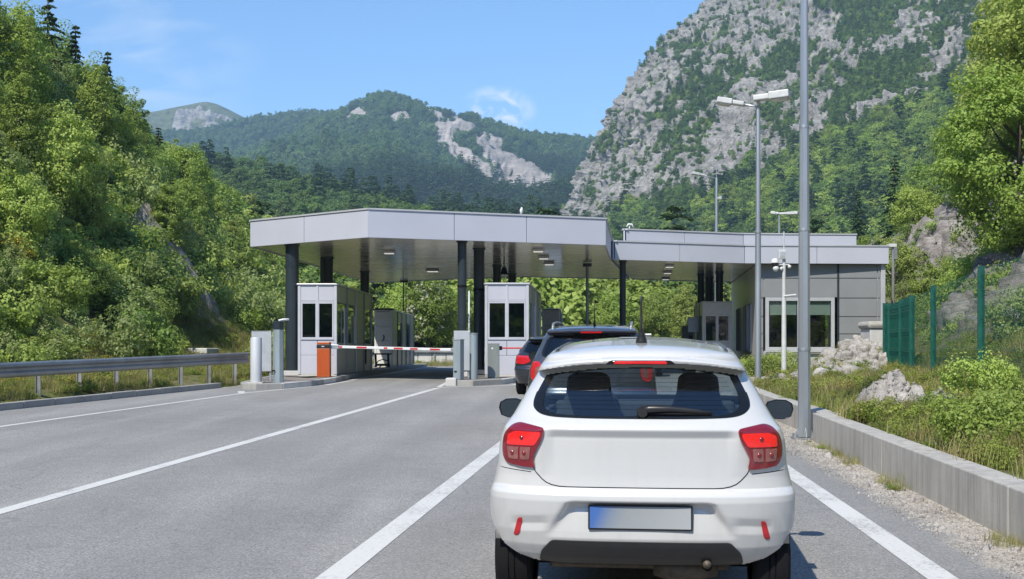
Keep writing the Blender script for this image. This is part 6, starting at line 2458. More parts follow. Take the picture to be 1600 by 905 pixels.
# lamps
lamp = [(q[0], q[1] + 0.014) for q in [(0.669, 1.078), (0.600, 1.066), (0.522, 1.050), (0.528, 1.005), (0.566, 0.930), (0.588, 0.885), (0.574, 0.826), (0.66, 0.832), (0.745, 0.846), (0.768, 0.885), (0.772, 0.94), (0.760, 1.01), (0.715, 1.062)]]
lo_ = round_poly(lamp, 0.022)
lc = (0.655, 0.964)
for mir in (False, True):
    L0 = patch(W_, 'tail_lamp', lo_, M['lamp_red'], wh, off=0.016, rings=8, mirror=mir, centre=lc)
    up = round_poly([(0.540, 1.042), (0.545, 1.015), (0.577, 0.965), (0.742, 0.965), (0.736, 1.024), (0.69, 1.044)], 0.014)
    patch(W_, 'brake_light', up, M['brake'], L0, off=0.0205, rings=6, mirror=mir)
    for k, q in enumerate(([(0.598, 0.958), (0.606, 0.884), (0.665, 0.882), (0.664, 0.958)], [(0.669, 0.958), (0.670, 0.882), (0.732, 0.886), (0.742, 0.958)])):
        patch(W_, 'reverse_light', round_poly(q, 0.010), M['clear_lens'], L0, off=0.0205, rings=5, mirror=mir)
    for bx, bz, m_ in ((0.648, 1.008, 'lamp_red'), (0.636, 0.922, 'lamp_red'), (0.704, 0.922, 'lamp_red')):
        x = bx * (-1 if mir else 1)
        c = (x, float(W_.S(x, bz)) - 0.021, bz)
        mb = MB()
        mb.tube([(c[0], c[1] + 0.004, c[2]), (c[0], c[1] - 0.003, c[2])], [0.015, 0.011], 12)
        mb.build('bulb', M[m_], L0, smooth=True)
    rf_ = round_poly([(0.646, 0.570), (0.674, 0.565), (0.702, 0.466), (0.680, 0.460), (0.662, 0.480)], 0.012)
    patch(W_, 'reflector', rf_, M['reflector'], wh, off=0.004, rings=4, mirror=mir)
# lower black diffuser and exhaust
df = round_poly([(-0.560, 0.316), (0.560, 0.316), (0.545, 0.385), (0.485, 0.452), (-0.485, 0.452), (-0.545, 0.385)], 0.02)
patch(W_, 'diffuser', df, M['plastic'], wh, off=0.014, rings=8)
MB().box(-0.62, 0.62, 0.48, 3.3, 0.24, 0.34).build('underbody', M['dark'], wh, bevel=0.02)
MB().box(-0.52, 0.50, 0.36, 0.46, 0.24, 0.30).box(-0.5, 0.5, 0.52, 0.6, 0.22, 0.34).build('rear_axle', M['rust'], wh, bevel=0.02)
mb = MB()
mb.tube([(0.36, 0.085, 0.318), (0.36, 0.4, 0.335)], [0.028, 0.026], 14, caps=False)
mb.tube([(0.36, 0.4, 0.335), (0.36, 0.079, 0.326)], [0.022, 0.023], 14)
mb.build('exhaust', M['rust'], wh, smooth=True)
mb = MB()
mb.tube([(0.08, 0.30, 0.28), (0.20, 0.28, 0.27), (0.42, 0.30, 0.28)], [0.06, 0.085, 0.06], 14)
mb.build('silencer', M['rust'], wh, smooth=True)
# plate
py_pl = float(W_.S(0.0, 0.58)) - 0.012
til = math.radians(-4)
pf = MB().box(-0.282, 0.282, -0.006, 0.008, -0.068, 0.068).build('plate_holder', M['plastic'], wh, bevel=0.008, loc=(0, py_pl, 0.583))
pf.rotation_euler = (til, 0, 0)
MB().box(-0.272, 0.272, -0.009, -0.0065, -0.058, 0.060).build('number_plate', M['plate'], pf, bevel=0.002)
# third brake light in the spoiler
tb = round_poly([(-0.192, 1.4075), (0.192, 1.4075), (0.168, 1.4315), (-0.168, 1.4315)], 0.010)
t3 = patch(W_, 'high_brake_light', tb, M['gloss_black'], wh, off=0.006, rings=5)
patch(W_, 'brake_strip', round_poly([(-0.150, 1.4115), (0.150, 1.4115), (0.140, 1.4275), (-0.140, 1.4275)], 0.006), M['brake'], t3, off=0.0095, rings=4)
# wiper
wy = lambda x, z, o_=0.012: (x, float(W_.S(x, z)) - o_, z)
mb = MB()
mb.tube([wy(0.004, 1.162, 0.03), wy(0.05, 1.170, 0.04), wy(0.16, 1.170, 0.034), wy(0.30, 1.158, 0.026), wy(0.390, 1.148, 0.02)], [0.015, 0.021, 0.017, 0.012, 0.006], 10)
wp = mb.build('rear_wiper', M['plastic'], wh, smooth=True)
mb = MB()
mb.tube([wy(0.02, 1.146, 0.014), wy(0.2, 1.142, 0.014), wy(0.38, 1.142, 0.012)], 0.008, 6)
mb.build('wiper_blade', M['dark'], wp)
mb = MB()
mb.tube([wy(0.012, 1.150, 0.0), wy(0.012, 1.150, 0.04)], [0.034, 0.026], 14)
mb.build('wiper_hub', M['plastic'], wp, smooth=True, sharp=40)


def roof_z(car, cap, x, y):
    i = int(np.argmin(np.abs(cap[:, 7, 1] - y)))
    return float(np.interp(x, cap[i, :, 0], cap[i, :, 2]))


# roof antenna: base and raked whip
ya = 0.62
za = roof_z(W_, cap, 0.0, ya)
mb = MB()
mb.tube([(0, ya, za - 0.01), (0, ya + 0.005, za + 0.022), (0, ya - 0.02, za + 0.065), (0, ya - 0.03, za + 0.085)], [0.036, 0.030, 0.013, 0.008], 12)
an = mb.build('antenna_base', M['plastic'], wh, smooth=True)
mb = MB()
mb.tube([(0, ya - 0.028, za + 0.07), (0, ya - 0.11, za + 0.27)], [0.0075, 0.0055], 8)
mb.build('antenna_whip', M['plastic'], an, smooth=True)
# roof ditch strips
for sx_ in (-1, 1):
    mb = MB()
    pts_ = []
    for y in np.linspace(0.52, 1.75, 12):
        i = int(np.argmin(np.abs(cap[:, 7, 1] - y)))
        xe = cap[i, -1, 0] - 0.035
        pts_.append((sx_ * xe, y, roof_z(W_, cap, xe, y) + 0.003))
    mb.tube(pts_, 0.009, 6)
    mb.build('roof_strip', M['column'], wh, smooth=True)
mb = MB()
mb.tube([(-0.07, 1.25, roof_z(W_, cap, -0.07, 1.25) + 0.001), (-0.07, 1.25, roof_z(W_, cap, -0.07, 1.25) + 0.008)], [0.09, 0.07], 20)
mb.build('roof_patch', M['headliner'], wh, smooth=True)


def door_mirror(root, x, y, z, s=1.0, shell='plastic'):
    sx_ = 1 if x > 0 else -1
    mb = MB()
    prof = [(-0.10, 0.030), (-0.085, 0.062), (-0.02, 0.080), (0.05, 0.076), (0.092, 0.052), (0.102, 0.010), (0.085, -0.045), (0.03, -0.066), (-0.06, -0.062), (-0.095, -0.03)]
    P_ = np.array(prof) * s
    if sx_ < 0:
        P_ = (P_ * np.array([-1, 1]))[::-1]
    V, Fq = [], []
    m = len(P_)
    for k, (yy, sc) in enumerate(((0.0, 0.93), (-0.018, 1.0), (0.05, 0.98), (0.10, 0.80), (0.125, 0.45))):
        order_ = P_ * sc
        V += [(x + a, y + yy, z + b) for a, b in order_]
    for k in range(1, 4):
        for j in range(m):
            Fq.append((k * m + j, k * m + (j + 1) % m, (k + 1) * m + (j + 1) % m, (k + 1) * m + j))
    for j in range(m):
        Fq.append((j, (j + 1) % m, m + (j + 1) % m, m + j))
    Fq.append(tuple(4 * m + j for j in range(m)))
    o = MB().add(V, Fq).build('door_mirror', M[shell], root, smooth=True, sharp=50)
    MB().add([(x + a * 0.92, y - 0.001, z + b * 0.92) for a, b in P_], [tuple(reversed(range(m)))]).build('mirror_glass', M['mirror'], o)
    mb = MB()
    mb.tube([(x - sx_ * 0.09, y + 0.05, z - 0.04), (x - sx_ * 0.19, y + 0.05, z - 0.06)], [0.028, 0.035], 10)
    mb.build('mirror_arm', M[shell], o, smooth=True)
    return o


for sx_ in (-1, 1):
    door_mirror(wh, sx_ * 0.958, 2.28, 1.018, 0.97)
    # side mouldings: door handles
    MB().box(sx_ * 0.835 - 0.02, sx_ * 0.835 + 0.02, 0.98, 1.16, 0.925, 0.955).build('door_handle', M['car_white'], wh, bevel=0.008)
# interior
MB().box(-0.70, 0.70, 0.30, 2.7, 0.34, 0.40).box(-0.66, 0.66, 0.22, 0.62, 0.94, 0.99).box(-0.70, -0.66, 0.4, 2.8, 0.4, 1.04).box(0.66, 0.70, 0.4, 2.8, 0.4, 1.04).build('cabin_liner', M['seat'], wh)
MB().box(-0.66, 0.66, 2.45, 2.80, 0.5, 1.07).box(-0.50, -0.20, 2.36, 2.46, 1.0, 1.12).build('dashboard', M['seat'], wh, bevel=0.03)


def seat(root, x, y, w=0.44, top=1.31, head=0.27):
    mb = MB()
    prof = [(w / 2 * 0.96, 0.50), (w / 2, 0.80), (w / 2 * 0.98, 1.02), (head / 2 * 1.18, 1.10), (head / 2, 1.18), (head / 2 * 0.92, top - 0.03), (head / 2 * 0.62, top)]
    V, Fq = [], []
    for (hx, z) in prof:
        d = 0.065 if z < 1.1 else 0.05
        lean = (z - 0.5) * -0.22
        V += [(x - hx, y + lean - d, z), (x - hx * 0.7, y + lean - d * 1.5, z), (x + hx * 0.7, y + lean - d * 1.5, z), (x + hx, y + lean - d, z), (x + hx, y + lean + d, z), (x - hx, y + lean + d, z)]
    for k in range(len(prof) - 1):
        for j in range(6):
            Fq.append((k * 6 + j, k * 6 + (j + 1) % 6, k * 6 + 6 + (j + 1) % 6, k * 6 + 6 + j))
    Fq.append(tuple(range((len(prof) - 1) * 6, len(prof) * 6)))
    mb.add(V, Fq)
    mb.box(x - w / 2, x + w / 2, y, y + 0.5, 0.42, 0.56)
    o = mb.build('seat', M['seat'], root, smooth=True, sharp=60)
    md = o.modifiers.new('bevel', 'BEVEL')
    md.width, md.segments = 0.02, 2
    return o


seat(wh, -0.36, 1.72, 0.48, 1.315, 0.30)
seat(wh, 0.36, 1.72, 0.48, 1.315, 0.28)
MB().box(-0.56, 0.56, 0.74, 0.90, 0.45, 1.06).build('rear_bench', M['seat'], wh, bevel=0.05)
mb = MB()
mb.prism([(-0.12, 0), (0.12, 0), (0.11, 0.03), (-0.11, 0.03)], -0.032, 0.032)
mb.build('inside_mirror', M['plastic'], wh, bevel=0.012, loc=(-0.03, 2.10, 1.375))
mb = MB()
ring_ = [(-0.36 + 0.18 * math.cos(a), 2.30 + 0.06 * math.sin(a), 1.0 + 0.17 * math.sin(a)) for a in np.linspace(0, 2 * math.pi, 25)]
mb.tube(ring_, 0.014, 8)
mb.build('steering_wheel', M['plastic'], wh, smooth=True)
place_car(wh, 0.690, 6.55, 0.118)


# ---- other cars
def other_car(label, Wc, paint, glass_m, lamp_pts, x, y, yaw, mirrors, win, lampmat='brake_dim', inner=None, plate=True, rails=None, antenna=True, track=0.75, roof_paint=None, hb=None):
    root = thing('parked_car', label, 'car', group='cars queueing at the toll booths')
    sw = (Wc.belt + 0.02, Wc.zt - 0.06, 0.75, 1.9)
    wo_ = smooth_poly(win, 6)
    cap = Wc.build_shell(root, M[paint], M[glass_m], [tuple(p) for p in wo_], sw, 60)
    Wc.wheels(root, track)
    c = wo_.mean(0)
    patch(Wc, 'rear_window', wo_, M['gloss_black' if glass_m == 'car_glass_dark' and False else glass_m], root, off=0.006, rings=8)
    patch(Wc, 'window_border', wo_, M['gloss_black'], root, off=0.0075, rings=3, inner=0.93)
    for mir in (False, True):
        l0 = patch(Wc, 'tail_lamp', round_poly(lamp_pts, 0.03), M[lampmat], root, off=0.015, rings=6, mirror=mir)
        if inner:
            patch(Wc, 'reverse_light', round_poly(inner, 0.02), M['clear_lens'], l0, off=0.02, rings=4, mirror=mir)
    zb_ = Wc.z0
    MB().box(-0.62, 0.62, 0.2, Wc.L - 0.4, zb_ - 0.06, zb_ + 0.06).build('underbody', M['dark'], root)
    MB().box(-0.68, 0.68, 0.35, Wc.L - 1.0, zb_ + 0.05, zb_ + 0.1).box(-0.6, 0.6, 0.8, 0.95, 0.5, Wc.belt).box(-0.5, -0.15, 1.75, 1.9, 0.5, Wc.belt + 0.2).box(0.15, 0.5, 1.75, 1.9, 0.5, Wc.belt + 0.2).build('seats', M['seat'], root, bevel=0.03)
    if plate:
        pz = 0.82 if Wc.zt > 1.5 else 0.62
        o = MB().box(-0.26, 0.26, -0.01, 0.006, -0.055, 0.055).build('number_plate', M['lamp_grey'], root, loc=(0, float(Wc.S(0, pz)) - 0.012, pz), bevel=0.004)
    if hb:
        z = hb
        patch(Wc, 'high_brake_light', round_poly([(-0.15, z - 0.010), (0.15, z - 0.010), (0.15, z + 0.012), (-0.15, z + 0.012)], 0.006), M['brake'], root, off=0.012, rings=4)
    if rails:
        for sx_ in (-1, 1):
            pts_ = []
            for yy in np.linspace(rails[0], rails[1], 12):
                i = int(np.argmin(np.abs(cap[:, 7, 1] - yy)))
                xe = cap[i, -1, 0] - 0.04
                h_ = 0.055 * min(1, 6 * min(yy - rails[0], rails[1] - yy) + 0.15)
                pts_.append((sx_ * xe, yy, roof_z(Wc, cap, xe, yy) + h_))
            mb = MB()
            mb.tube(pts_, 0.020, 8)
            mb.tube([pts_[0], (pts_[0][0], pts_[0][1] + 0.02, pts_[0][2] - 0.06)], 0.022, 8)
            mb.build('roof_rail', M['galv_dull'], root, smooth=True)
    if antenna:
        za = roof_z(Wc, cap, 0.0, 0.75)
        mb = MB()
        mb.tube([(0.03, 0.75, za - 0.01), (0.03, 0.70, za + 0.06), (0.03, 0.60, za + 0.34)], [0.025, 0.010, 0.005], 8)
        mb.build('antenna', M['plastic'], root, smooth=True)
    for (mx, my, mz) in mirrors:
        door_mirror(root, mx, my, mz, 1.0, 'plastic')
        door_mirror(root, -mx, my, mz, 1.0, 'plastic')
    place_car(root, x, y, yaw)
    return root, cap


SUV = Car(4.5,
          rear=[(0.36, 0.12), (0.5, 0.03), (0.68, 0.0), (0.76, 0.05), (1.05, 0.06), (1.16, 0.09), (1.45, 0.26), (1.505, 0.31), (1.52, 0.22), (1.545, 0.20), (1.565, 0.25)],
          width=[(0.36, 0.86), (0.45, 0.90), (0.65, 0.925), (0.85, 0.905), (1.0, 0.885), (1.12, 0.845), (1.3, 0.76), (1.45, 0.69), (1.54, 0.635), (1.565, 0.60)],
          nose=[(0.36, 4.4), (0.6, 4.5), (0.9, 4.42), (1.0, 4.2), (1.08, 3.5), (1.565, 2.55)],
          crn=[(0.36, 0.42), (0.7, 0.40), (1.1, 0.34), (1.3, 0.34), (1.565, 0.26)],
          roof_z0=1.565, roof_arch=0.05, bulge=0.035, wheel_y=(0.85, 3.5), wheel_r=0.35, belt=1.14)
suv_win = [(0, 1.17), (0.45, 1.175), (0.655, 1.19), (0.70, 1.24), (0.665, 1.36), (0.60, 1.475), (0.40, 1.502), (0, 1.508), (-0.40, 1.502), (-0.60, 1.475), (-0.665, 1.36), (-0.70, 1.24), (-0.655, 1.19), (-0.45, 1.175)]
other_car('dark SUV with roof rails and curved red lamps, directly ahead of the white car', SUV, 'car_brown', 'car_glass_dark',
          [(0.75, 1.135), (0.70, 1.09), (0.685, 0.98), (0.715, 0.87), (0.80, 0.83), (0.855, 0.88), (0.865, 1.0), (0.835, 1.12)], 1.095, 16.9, 0.10,
          [(1.02, 2.95, 1.13)], suv_win, inner=[(0.715, 1.05), (0.712, 0.96), (0.735, 0.90), (0.79, 0.89), (0.80, 0.98), (0.775, 1.06)], rails=(0.45, 2.4), track=0.80, hb=1.533)
HAT = Car(4.2,
          rear=[(0.28, 0.12), (0.45, 0.03), (0.62, 0.0), (0.70, 0.06), (0.9, 0.08), (0.98, 0.14), (1.22, 0.50), (1.27, 0.56), (1.285, 0.48), (1.305, 0.47), (1.32, 0.55)],
          width=[(0.28, 0.82), (0.4, 0.865), (0.6, 0.885), (0.8, 0.865), (0.92, 0.84), (1.0, 0.78), (1.15, 0.70), (1.28, 0.60), (1.32, 0.56)],
          nose=[(0.28, 4.1), (0.5, 4.2), (0.75, 4.1), (0.9, 3.7), (0.95, 3.2), (1.32, 2.35)],
          crn=[(0.28, 0.45), (0.7, 0.42), (0.95, 0.34), (1.32, 0.28)],
          roof_z0=1.32, roof_arch=0.05, bulge=0.03, wheel_y=(0.8, 3.35), wheel_r=0.32, belt=0.96)
hat_win = [(0, 0.99), (0.45, 0.995), (0.62, 1.01), (0.655, 1.05), (0.62, 1.15), (0.57, 1.24), (0.35, 1.262), (0, 1.268), (-0.35, 1.262), (-0.57, 1.24), (-0.62, 1.15), (-0.655, 1.05), (-0.62, 1.01), (-0.45, 0.995)]
other_car('low black car with red lamps, half hidden ahead of the dark SUV', HAT, 'car_black', 'car_glass_dark',
          [(0.50, 0.93), (0.46, 0.80), (0.62, 0.735), (0.83, 0.75), (0.865, 0.84), (0.80, 0.945)], 0.885, 28.2, 0.13,
          [(0.96, 2.75, 0.97)], hat_win, lampmat='brake_dim', track=0.77, antenna=False)
other_car('small dark car with a pale roof, farthest in the queue, seen past the SUV', HAT, 'car_blue', 'car_glass_dark',
          [(0.50, 0.93), (0.46, 0.80), (0.62, 0.735), (0.83, 0.75), (0.865, 0.84), (0.80, 0.945)], 4.12, 40.5, 0.13,
          [(0.96, 2.75, 0.97)], hat_win, track=0.77, antenna=False)
MB().box(-0.52, 0.52, 1.0, 2.3, 1.375, 1.46).build('roof_box', M['car_silver'], [o for o in bpy.data.objects if o.get('label', '').startswith('small dark car')][0], bevel=0.03)

# ------------------------------------------------------------------ vegetation near the road
def plain_mesh(name, vf, mat):
    return np_mesh(name, vf[0], vf[1], [mat])


def trunk_mesh(name, h, r, seed, limbs=4, lean=0.05):
    rg = np.random.default_rng(seed)
    mb = MB()
    lx, ly = rg.normal(0, lean, 2) * h
    top = Vector((lx, ly, h))
    pts = [Vector((lx * t * t, ly * t * t, h * t)) for t in (-0.08, 0.05, 0.3, 0.6, 1.0)]
    mb.tube(pts, [r * 1.35, r, r * 0.8, r * 0.55, r * 0.2], 8)
    for k in range(limbs):
        t = rg.uniform(0.35, 0.8)
        a = rg.uniform(0, 6.28)
        b = Vector((lx * t * t, ly * t * t, h * t))
        L_ = h * rg.uniform(0.22, 0.4)
        e = b + Vector((math.cos(a) * L_ * 0.75, math.sin(a) * L_ * 0.75, L_ * 0.7))
        mb.tube([b, b.lerp(e, 0.5) + Vector((0, 0, -0.04 * h)), e], [r * 0.42, r * 0.28, r * 0.08], 6)
    me = bpy.data.meshes.new(name)
    me.from_pydata(mb.v, [], mb.f)
    me.materials.append(M['bark'])
    me.polygons.foreach_set('use_smooth', [True] * len(me.polygons))
    return me


# tree kinds at unit height scale (metres): crown mesh, trunk mesh
KIND = {}
KIND['round'] = [(plain_mesh('crown', crown(s, 2.1, 2.5, 3.9, 120, 96, 0.080, cr=0.27), M[m]), trunk_mesh('trunk', 5.2, 0.13, s)) for s, m in ((201, 'leaf'), (202, 'leaf_light'), (203, 'leaf'))]
KIND['tall'] = [(plain_mesh('crown', crown(s, 1.6, 3.4, 4.6, 120, 90, 0.078, cr=0.31, taper=0.35), M[m]), trunk_mesh('trunk', 6.8, 0.12, s)) for s, m in ((211, 'leaf_light'), (212, 'leaf'))]
KIND['dark'] = [(plain_mesh('crown', crown(s, 2.5, 2.6, 4.2, 125, 92, 0.085, cr=0.27), M['leaf_dark']), trunk_mesh('trunk', 5.6, 0.16, s)) for s in (221, 222)]
KIND['willow'] = [(plain_mesh('crown', crown(s, 1.8, 2.2, 3.0, 110, 96, 0.062, cr=0.28), M['leaf_grey']), trunk_mesh('trunk', 4.2, 0.09, s, 6)) for s in (231, 232)]
KIND['spruce'] = [(plain_mesh('crown', conifer(s, 8.2, 1.65, 28, 0.115, 200), M['needle']), trunk_mesh('trunk', 7.8, 0.13, s, 0, 0.0)) for s in (241, 242)]
KIND['bush'] = [(plain_mesh('crown', crown(s, 1.25, 0.95, 0.85, 70, 90, 0.050, cr=0.30), M[m]), trunk_mesh('trunk', 1.2, 0.05, s, 7, 0.1)) for s, m in ((251, 'leaf_light'), (252, 'leaf_grey'), (253, 'leaf'))]


def plant(kind, v, x, y, s, rot, label, group, name='tree', cat='tree', squash=1.0, z=None, tilt=0.0):
    cm, tm = KIND[kind][v % len(KIND[kind])]
    z = terrain_h(x, y) - 0.12 if z is None else z
    t = thing(name, label, cat, (x, y, z), rot, group)
    t.scale = (s, s, s * squash)
    t.rotation_euler = (tilt, 0, rot)
    link(bpy.data.objects.new('crown', cm), t)
    link(bpy.data.objects.new('trunk', tm), t)
    return t


rt = np.random.default_rng(77)
LAB = {'round': ('leafy green broadleaf tree among many on the steep left hillside', 'broadleaf trees on the left hillside', 'tree', 'broadleaf_tree'),
       'tall': ('slender bright green tree among many on the steep left hillside', 'slender trees on the left hillside', 'tree', 'broadleaf_tree'),
       'dark': ('dark green broad tree among many on the steep left hillside', 'dark trees on the left hillside', 'tree', 'broadleaf_tree'),
       'willow': ('grey green loose willow like tree on the left hillside', 'willow like trees on the left hillside', 'tree', 'willow_tree'),
       'spruce': ('dark narrow spruce among the leafy trees of the left hillside', 'spruces on the left hillside', 'spruce', 'spruce_tree')}
cnt = 0
cand = []
for yy in np.arange(21, 190, 2.4):
    ftx = float(interp(FOOT, yy))
    step = 2.3 + yy * 0.012
    for xx in np.arange(ftx - 1.3, ftx - 62, -step):
        x, y = xx + rt.normal(0, 0.8), yy + rt.normal(0, 0.8)
        px = 800 + F * x / y
        if px < -130 or px > 690:
            continue
        cand.append((y, x))
rt.shuffle(cand)
far_pts, far_var, far_h = [], [], []
placed = []
for y, x in cand:
    z = terrain_h(x, y)
    py = HZ - F * (z + 4 - EYE) / y
    if py < -150:
        continue
    ds = float(interp(FOOT, y)) - x
    keep = 1.0 if y < 75 else 0.8
    # bare rocky gully near the right end of the slope, and low scrub near the foot
    pxc = 800 + F * x / y
    if 42.5 < y < 49.5 and -0.4 < ds < 1.0 or (y < 76 and 312 < pxc < 402 and ds < 5.2) or (y < 54 and 240 < pxc < 320 and ds < 3.2):
        continue
    if ds < 5 and rt.random() < 0.5:
        continue
    if rt.random() > keep:
        continue
    if y > 92 or cnt >= 280:
        far_pts.append((x, y, z - 0.4))
        far_var.append(rt.choice([0, 1, 2, 3, 4], p=[0.32, 0.2, 0.2, 0.18, 0.10]))
        far_h.append(rt.uniform(4.0, 7.5))
        continue
    up = (ds > 15)
    k = rt.choice(['round', 'tall', 'dark', 'willow', 'spruce'], p=[0.36, 0.24, 0.22, 0.06, 0.12] if up else [0.32, 0.30, 0.08, 0.28, 0.02])
    s = rt.uniform(0.62, 1.0) * (0.45 if ds < 3 else 0.62 if ds < 8 else 0.85)
    lb, gp, ct, nm = LAB[k]
    zone = 'at the foot of' if ds < 4 else 'halfway up' if ds < 14 else 'high on'
    pxx = 800 + F * x / y
    side_ = 'near the picture edge' if pxx < 140 else 'above the guard rail' if pxx < 300 else 'towards the canopy'
    first_ = {'round': 'leafy green broadleaf tree', 'tall': 'slender bright green tree', 'dark': 'dark green broad tree', 'willow': 'grey green loose tree', 'spruce': 'dark narrow spruce'}[k]
    lb = first_ + ' ' + zone + ' the steep left slope ' + side_
    gp = first_ + 's ' + zone + ' the left slope ' + side_
    plant(k, int(rt.integers(0, 3)), x, y, s, rt.uniform(0, 6.28), lb, gp, nm, ct, rt.uniform(0.85, 1.15))
    cnt += 1
scatter('hillside_wood', np.array(far_pts), tree_rot(len(far_pts), rt), np.repeat(np.array(far_h)[:, None], 3, 1), far_var,
        [(*MID[0], M['leaf']), (*MID[1], M['leaf_dark']), (*MID[2], M['leaf_light']), (*MID[1], M['leaf']), (*MIDC, M['needle'])])
# individual trees that stand out
for px, y, s, lb in ((168, 74, 1.05, 'tallest dark spruce on the left skyline, pointed top against the sky'), (152, 70, 0.9, 'dark spruce beside the tallest skyline spruce, a little lower'),
                     (75, 58, 1.1, 'big dark spruce at the top left edge of the sky'), (118, 64, 1.0, 'dark spruce between the big edge spruce and the skyline pair'),
                     (212, 88, 0.75, 'small pointed spruce lower down the left skyline'), (330, 118, 0.75, 'small dark spruce where the left hill meets the far ridge')):
    # ground point on the slope whose treetop reaches the skyline
    tgt = {168: 75, 152: 62, 75: -20, 118: 20, 212: 150, 330: 245}[px]
    x = (px - 800) * y / F
    ztop = EYE - (tgt - HZ) * y / F
    plant('spruce', int(px) % 2, x, y, s, px, lb, None, 'spruce_tree', 'spruce', z=min(terrain_h(x, y) - 0.1, ztop - 8.2 * s) if ztop - 8.2 * s < terrain_h(x, y) else terrain_h(x, y) - 0.1)
# bushes near the guard rail that can be told apart
bushes = [(-15.2, 27.5, 0.9, 0), (-14.2, 31.5, 0.8, 1), (-16.5, 25.0, 1.1, 2), (-13.2, 35.0, 0.8, 0), (-12.6, 38.5, 1.0, 1), (-18.5, 26.5, 1.3, 0), (-17.0, 31.0, 1.2, 1), (-15.8, 36.5, 1.2, 2), (-9.9, 52.0, 0.9, 0), (-9.2, 46.0, 0.7, 1)]
for (x, y, s, v) in bushes:
    plant('bush', v, x, y, s, x * 3 + y, 'low leafy bush at the foot of the left slope behind the guard rail', 'bushes behind the guard rail', 'bush', 'bush')
# flowering tree and its neighbours beyond the left lane
cm = plain_mesh('flower_heads', crown(301, 1.75, 2.2, 3.8, 60, 22, 0.10, cr=0.22, hollow=0.85), M['blossom'])
x, y = -132 * 84 / F, 84.0
t = plant('round', 1, x, y, 0.98, 1.0, 'pale flowering tree beyond the left toll lane, under the canopy edge', None, 'flowering_tree', 'tree')
link(bpy.data.objects.new('flower_heads', cm), t)
for px, y, s, k, lb in ((692, 88, 0.95, 'round', 'rounded green tree right of the pale flowering tree'), (628, 92, 0.95, 'round', 'green tree left of the pale flowering tree, above the rear booth'),
                        (745, 92, 0.9, 'dark', 'dark green tree between the columns of the middle island'), (905, 96, 0.8, 'tall', 'bright green tree above the dark SUV roof'),
                        (955, 92, 0.85, 'round', 'bushy green tree between the thin downpipe and the lone slim column'), (1030, 90, 0.85, 'round', 'bushy green tree right of the lone slim column'),
                        (1070, 84, 0.75, 'tall', 'green tree left of the driver terminal')):
    plant(k, int(px) % 3, (px - 800) * y / F, y, s, px, lb, None, 'broadleaf_tree', 'tree')
# right slope: big maple like tree overhanging the bank, dark spruces and shrubs
big = plain_mesh('crown', crown(401, 3.0, 4.3, 5.6, 240, 230, 0.062, cr=0.21, hollow=0.5), M['leaf_light'])
big2 = plain_mesh('crown', crown(402, 2.6, 3.2, 3.7, 210, 210, 0.06, cr=0.22, hollow=0.5), M['leaf'])
bt, bt2 = trunk_mesh('trunk', 8.4, 0.2, 401, 7), trunk_mesh('trunk', 6.2, 0.17, 402, 6)
for (px, y, s, c_, t_, lb) in ((1680, 34, 0.95, big, bt, 'large bright green tree overhanging the right edge above the fence'),
                               (1592, 32.5, 0.82, big2, bt2, 'lower dense green tree left of the large tree on the right bank'),
                               (1690, 45, 1.2, big, bt, 'tall light green tree behind the large right hand tree')):
    x = (px - 800) * y / F
    t = thing('broadleaf_tree', lb, 'tree', (x, y, terrain_h(x, y) - 0.2), px)
    t.scale = (s, s, s)
    link(bpy.data.objects.new('crown', c_), t)
    link(bpy.data.objects.new('trunk', t_), t)
for px, y, s, k, lb in ((1510, 62, 0.6, 'dark', 'dark bushy tree on the rock brow left of the large right tree'), (1560, 66, 0.9, 'dark', 'dark broad tree high behind the large right tree'),
                        (1398, 92, 1.05, 'spruce', 'solitary dark spruce on the slope above the office roof'), (1340, 120, 1.0, 'spruce', 'small dark spruce left of the solitary spruce above the office'),
                        (1455, 84, 0.75, 'dark', 'dark rounded tree on the slope right of the solitary spruce'), (1430, 74, 0.7, 'round', 'green shrubby tree at the brow of the right rock face'),
                        (1420, 53, 0.55, 'willow', 'grey green bushy tree right of the office corner'), (1465, 46, 0.5, 'round', 'low green tree at the foot of the right rock face'),
                        (1395, 58, 0.6, 'round', 'leafy tree rising behind the office right corner')):
    x = (px - 800) * y / F
    plant(k, int(px) % 2, x, y, s, px, lb, None, 'spruce_tree' if k == 'spruce' else 'broadleaf_tree', 'tree')
# hedge in front of the office and shrubs on the bank
for px, y, s, v, lb in ((1172, 41.5, 0.45, 0, 'green shrub under the office, nearest the white car roof'), (1196, 41, 0.5, 2, 'green shrub under the office, between the thin lamp post and the camera mast'), (1216, 42, 0.46, 0, 'green shrub at the left foot of the camera mast'), (1236, 41.5, 0.42, 1, 'grey green shrub right of the camera mast, by the tall pole')):
    x = (px - 800) * y / F
    plant('bush', v, x, y, s, px, lb, 'shrubs under the office window', 'shrub', 'shrub', 1.1)
for (x, y, s, v, lb) in ((4.78, 12.3, 0.40, 2, 'leafy weedy bush on the bank between the rubble and the right edge'), (6.9, 17.8, 0.45, 0, 'bright green bush just below the tall green fence post'),
                         (5.35, 15.6, 0.25, 2, 'small green bush beside the broken pale rubble heap'), (9.4, 22.5, 0.5, 1, 'straggly grey green bush behind the fence on the right bank'), (5.75, 13.6, 0.40, 2, 'green bush at the right picture edge beneath the fence')):
    plant('bush', v, x, y, s, x * 7, lb, None, 'bush', 'bush', 1.1)

for px, y, s in ((1497, 35, 0.62), (1524, 36, 0.8), (1556, 36.5, 0.9), (1588, 36.5, 0.9)):
    plant('bush', px % 3, (px - 800) * y / F, y, s, px, 'leafy shrub in the short row below the large tree on the right bank', 'shrubs below the large right tree', 'shrub', 'shrub', 1.2)
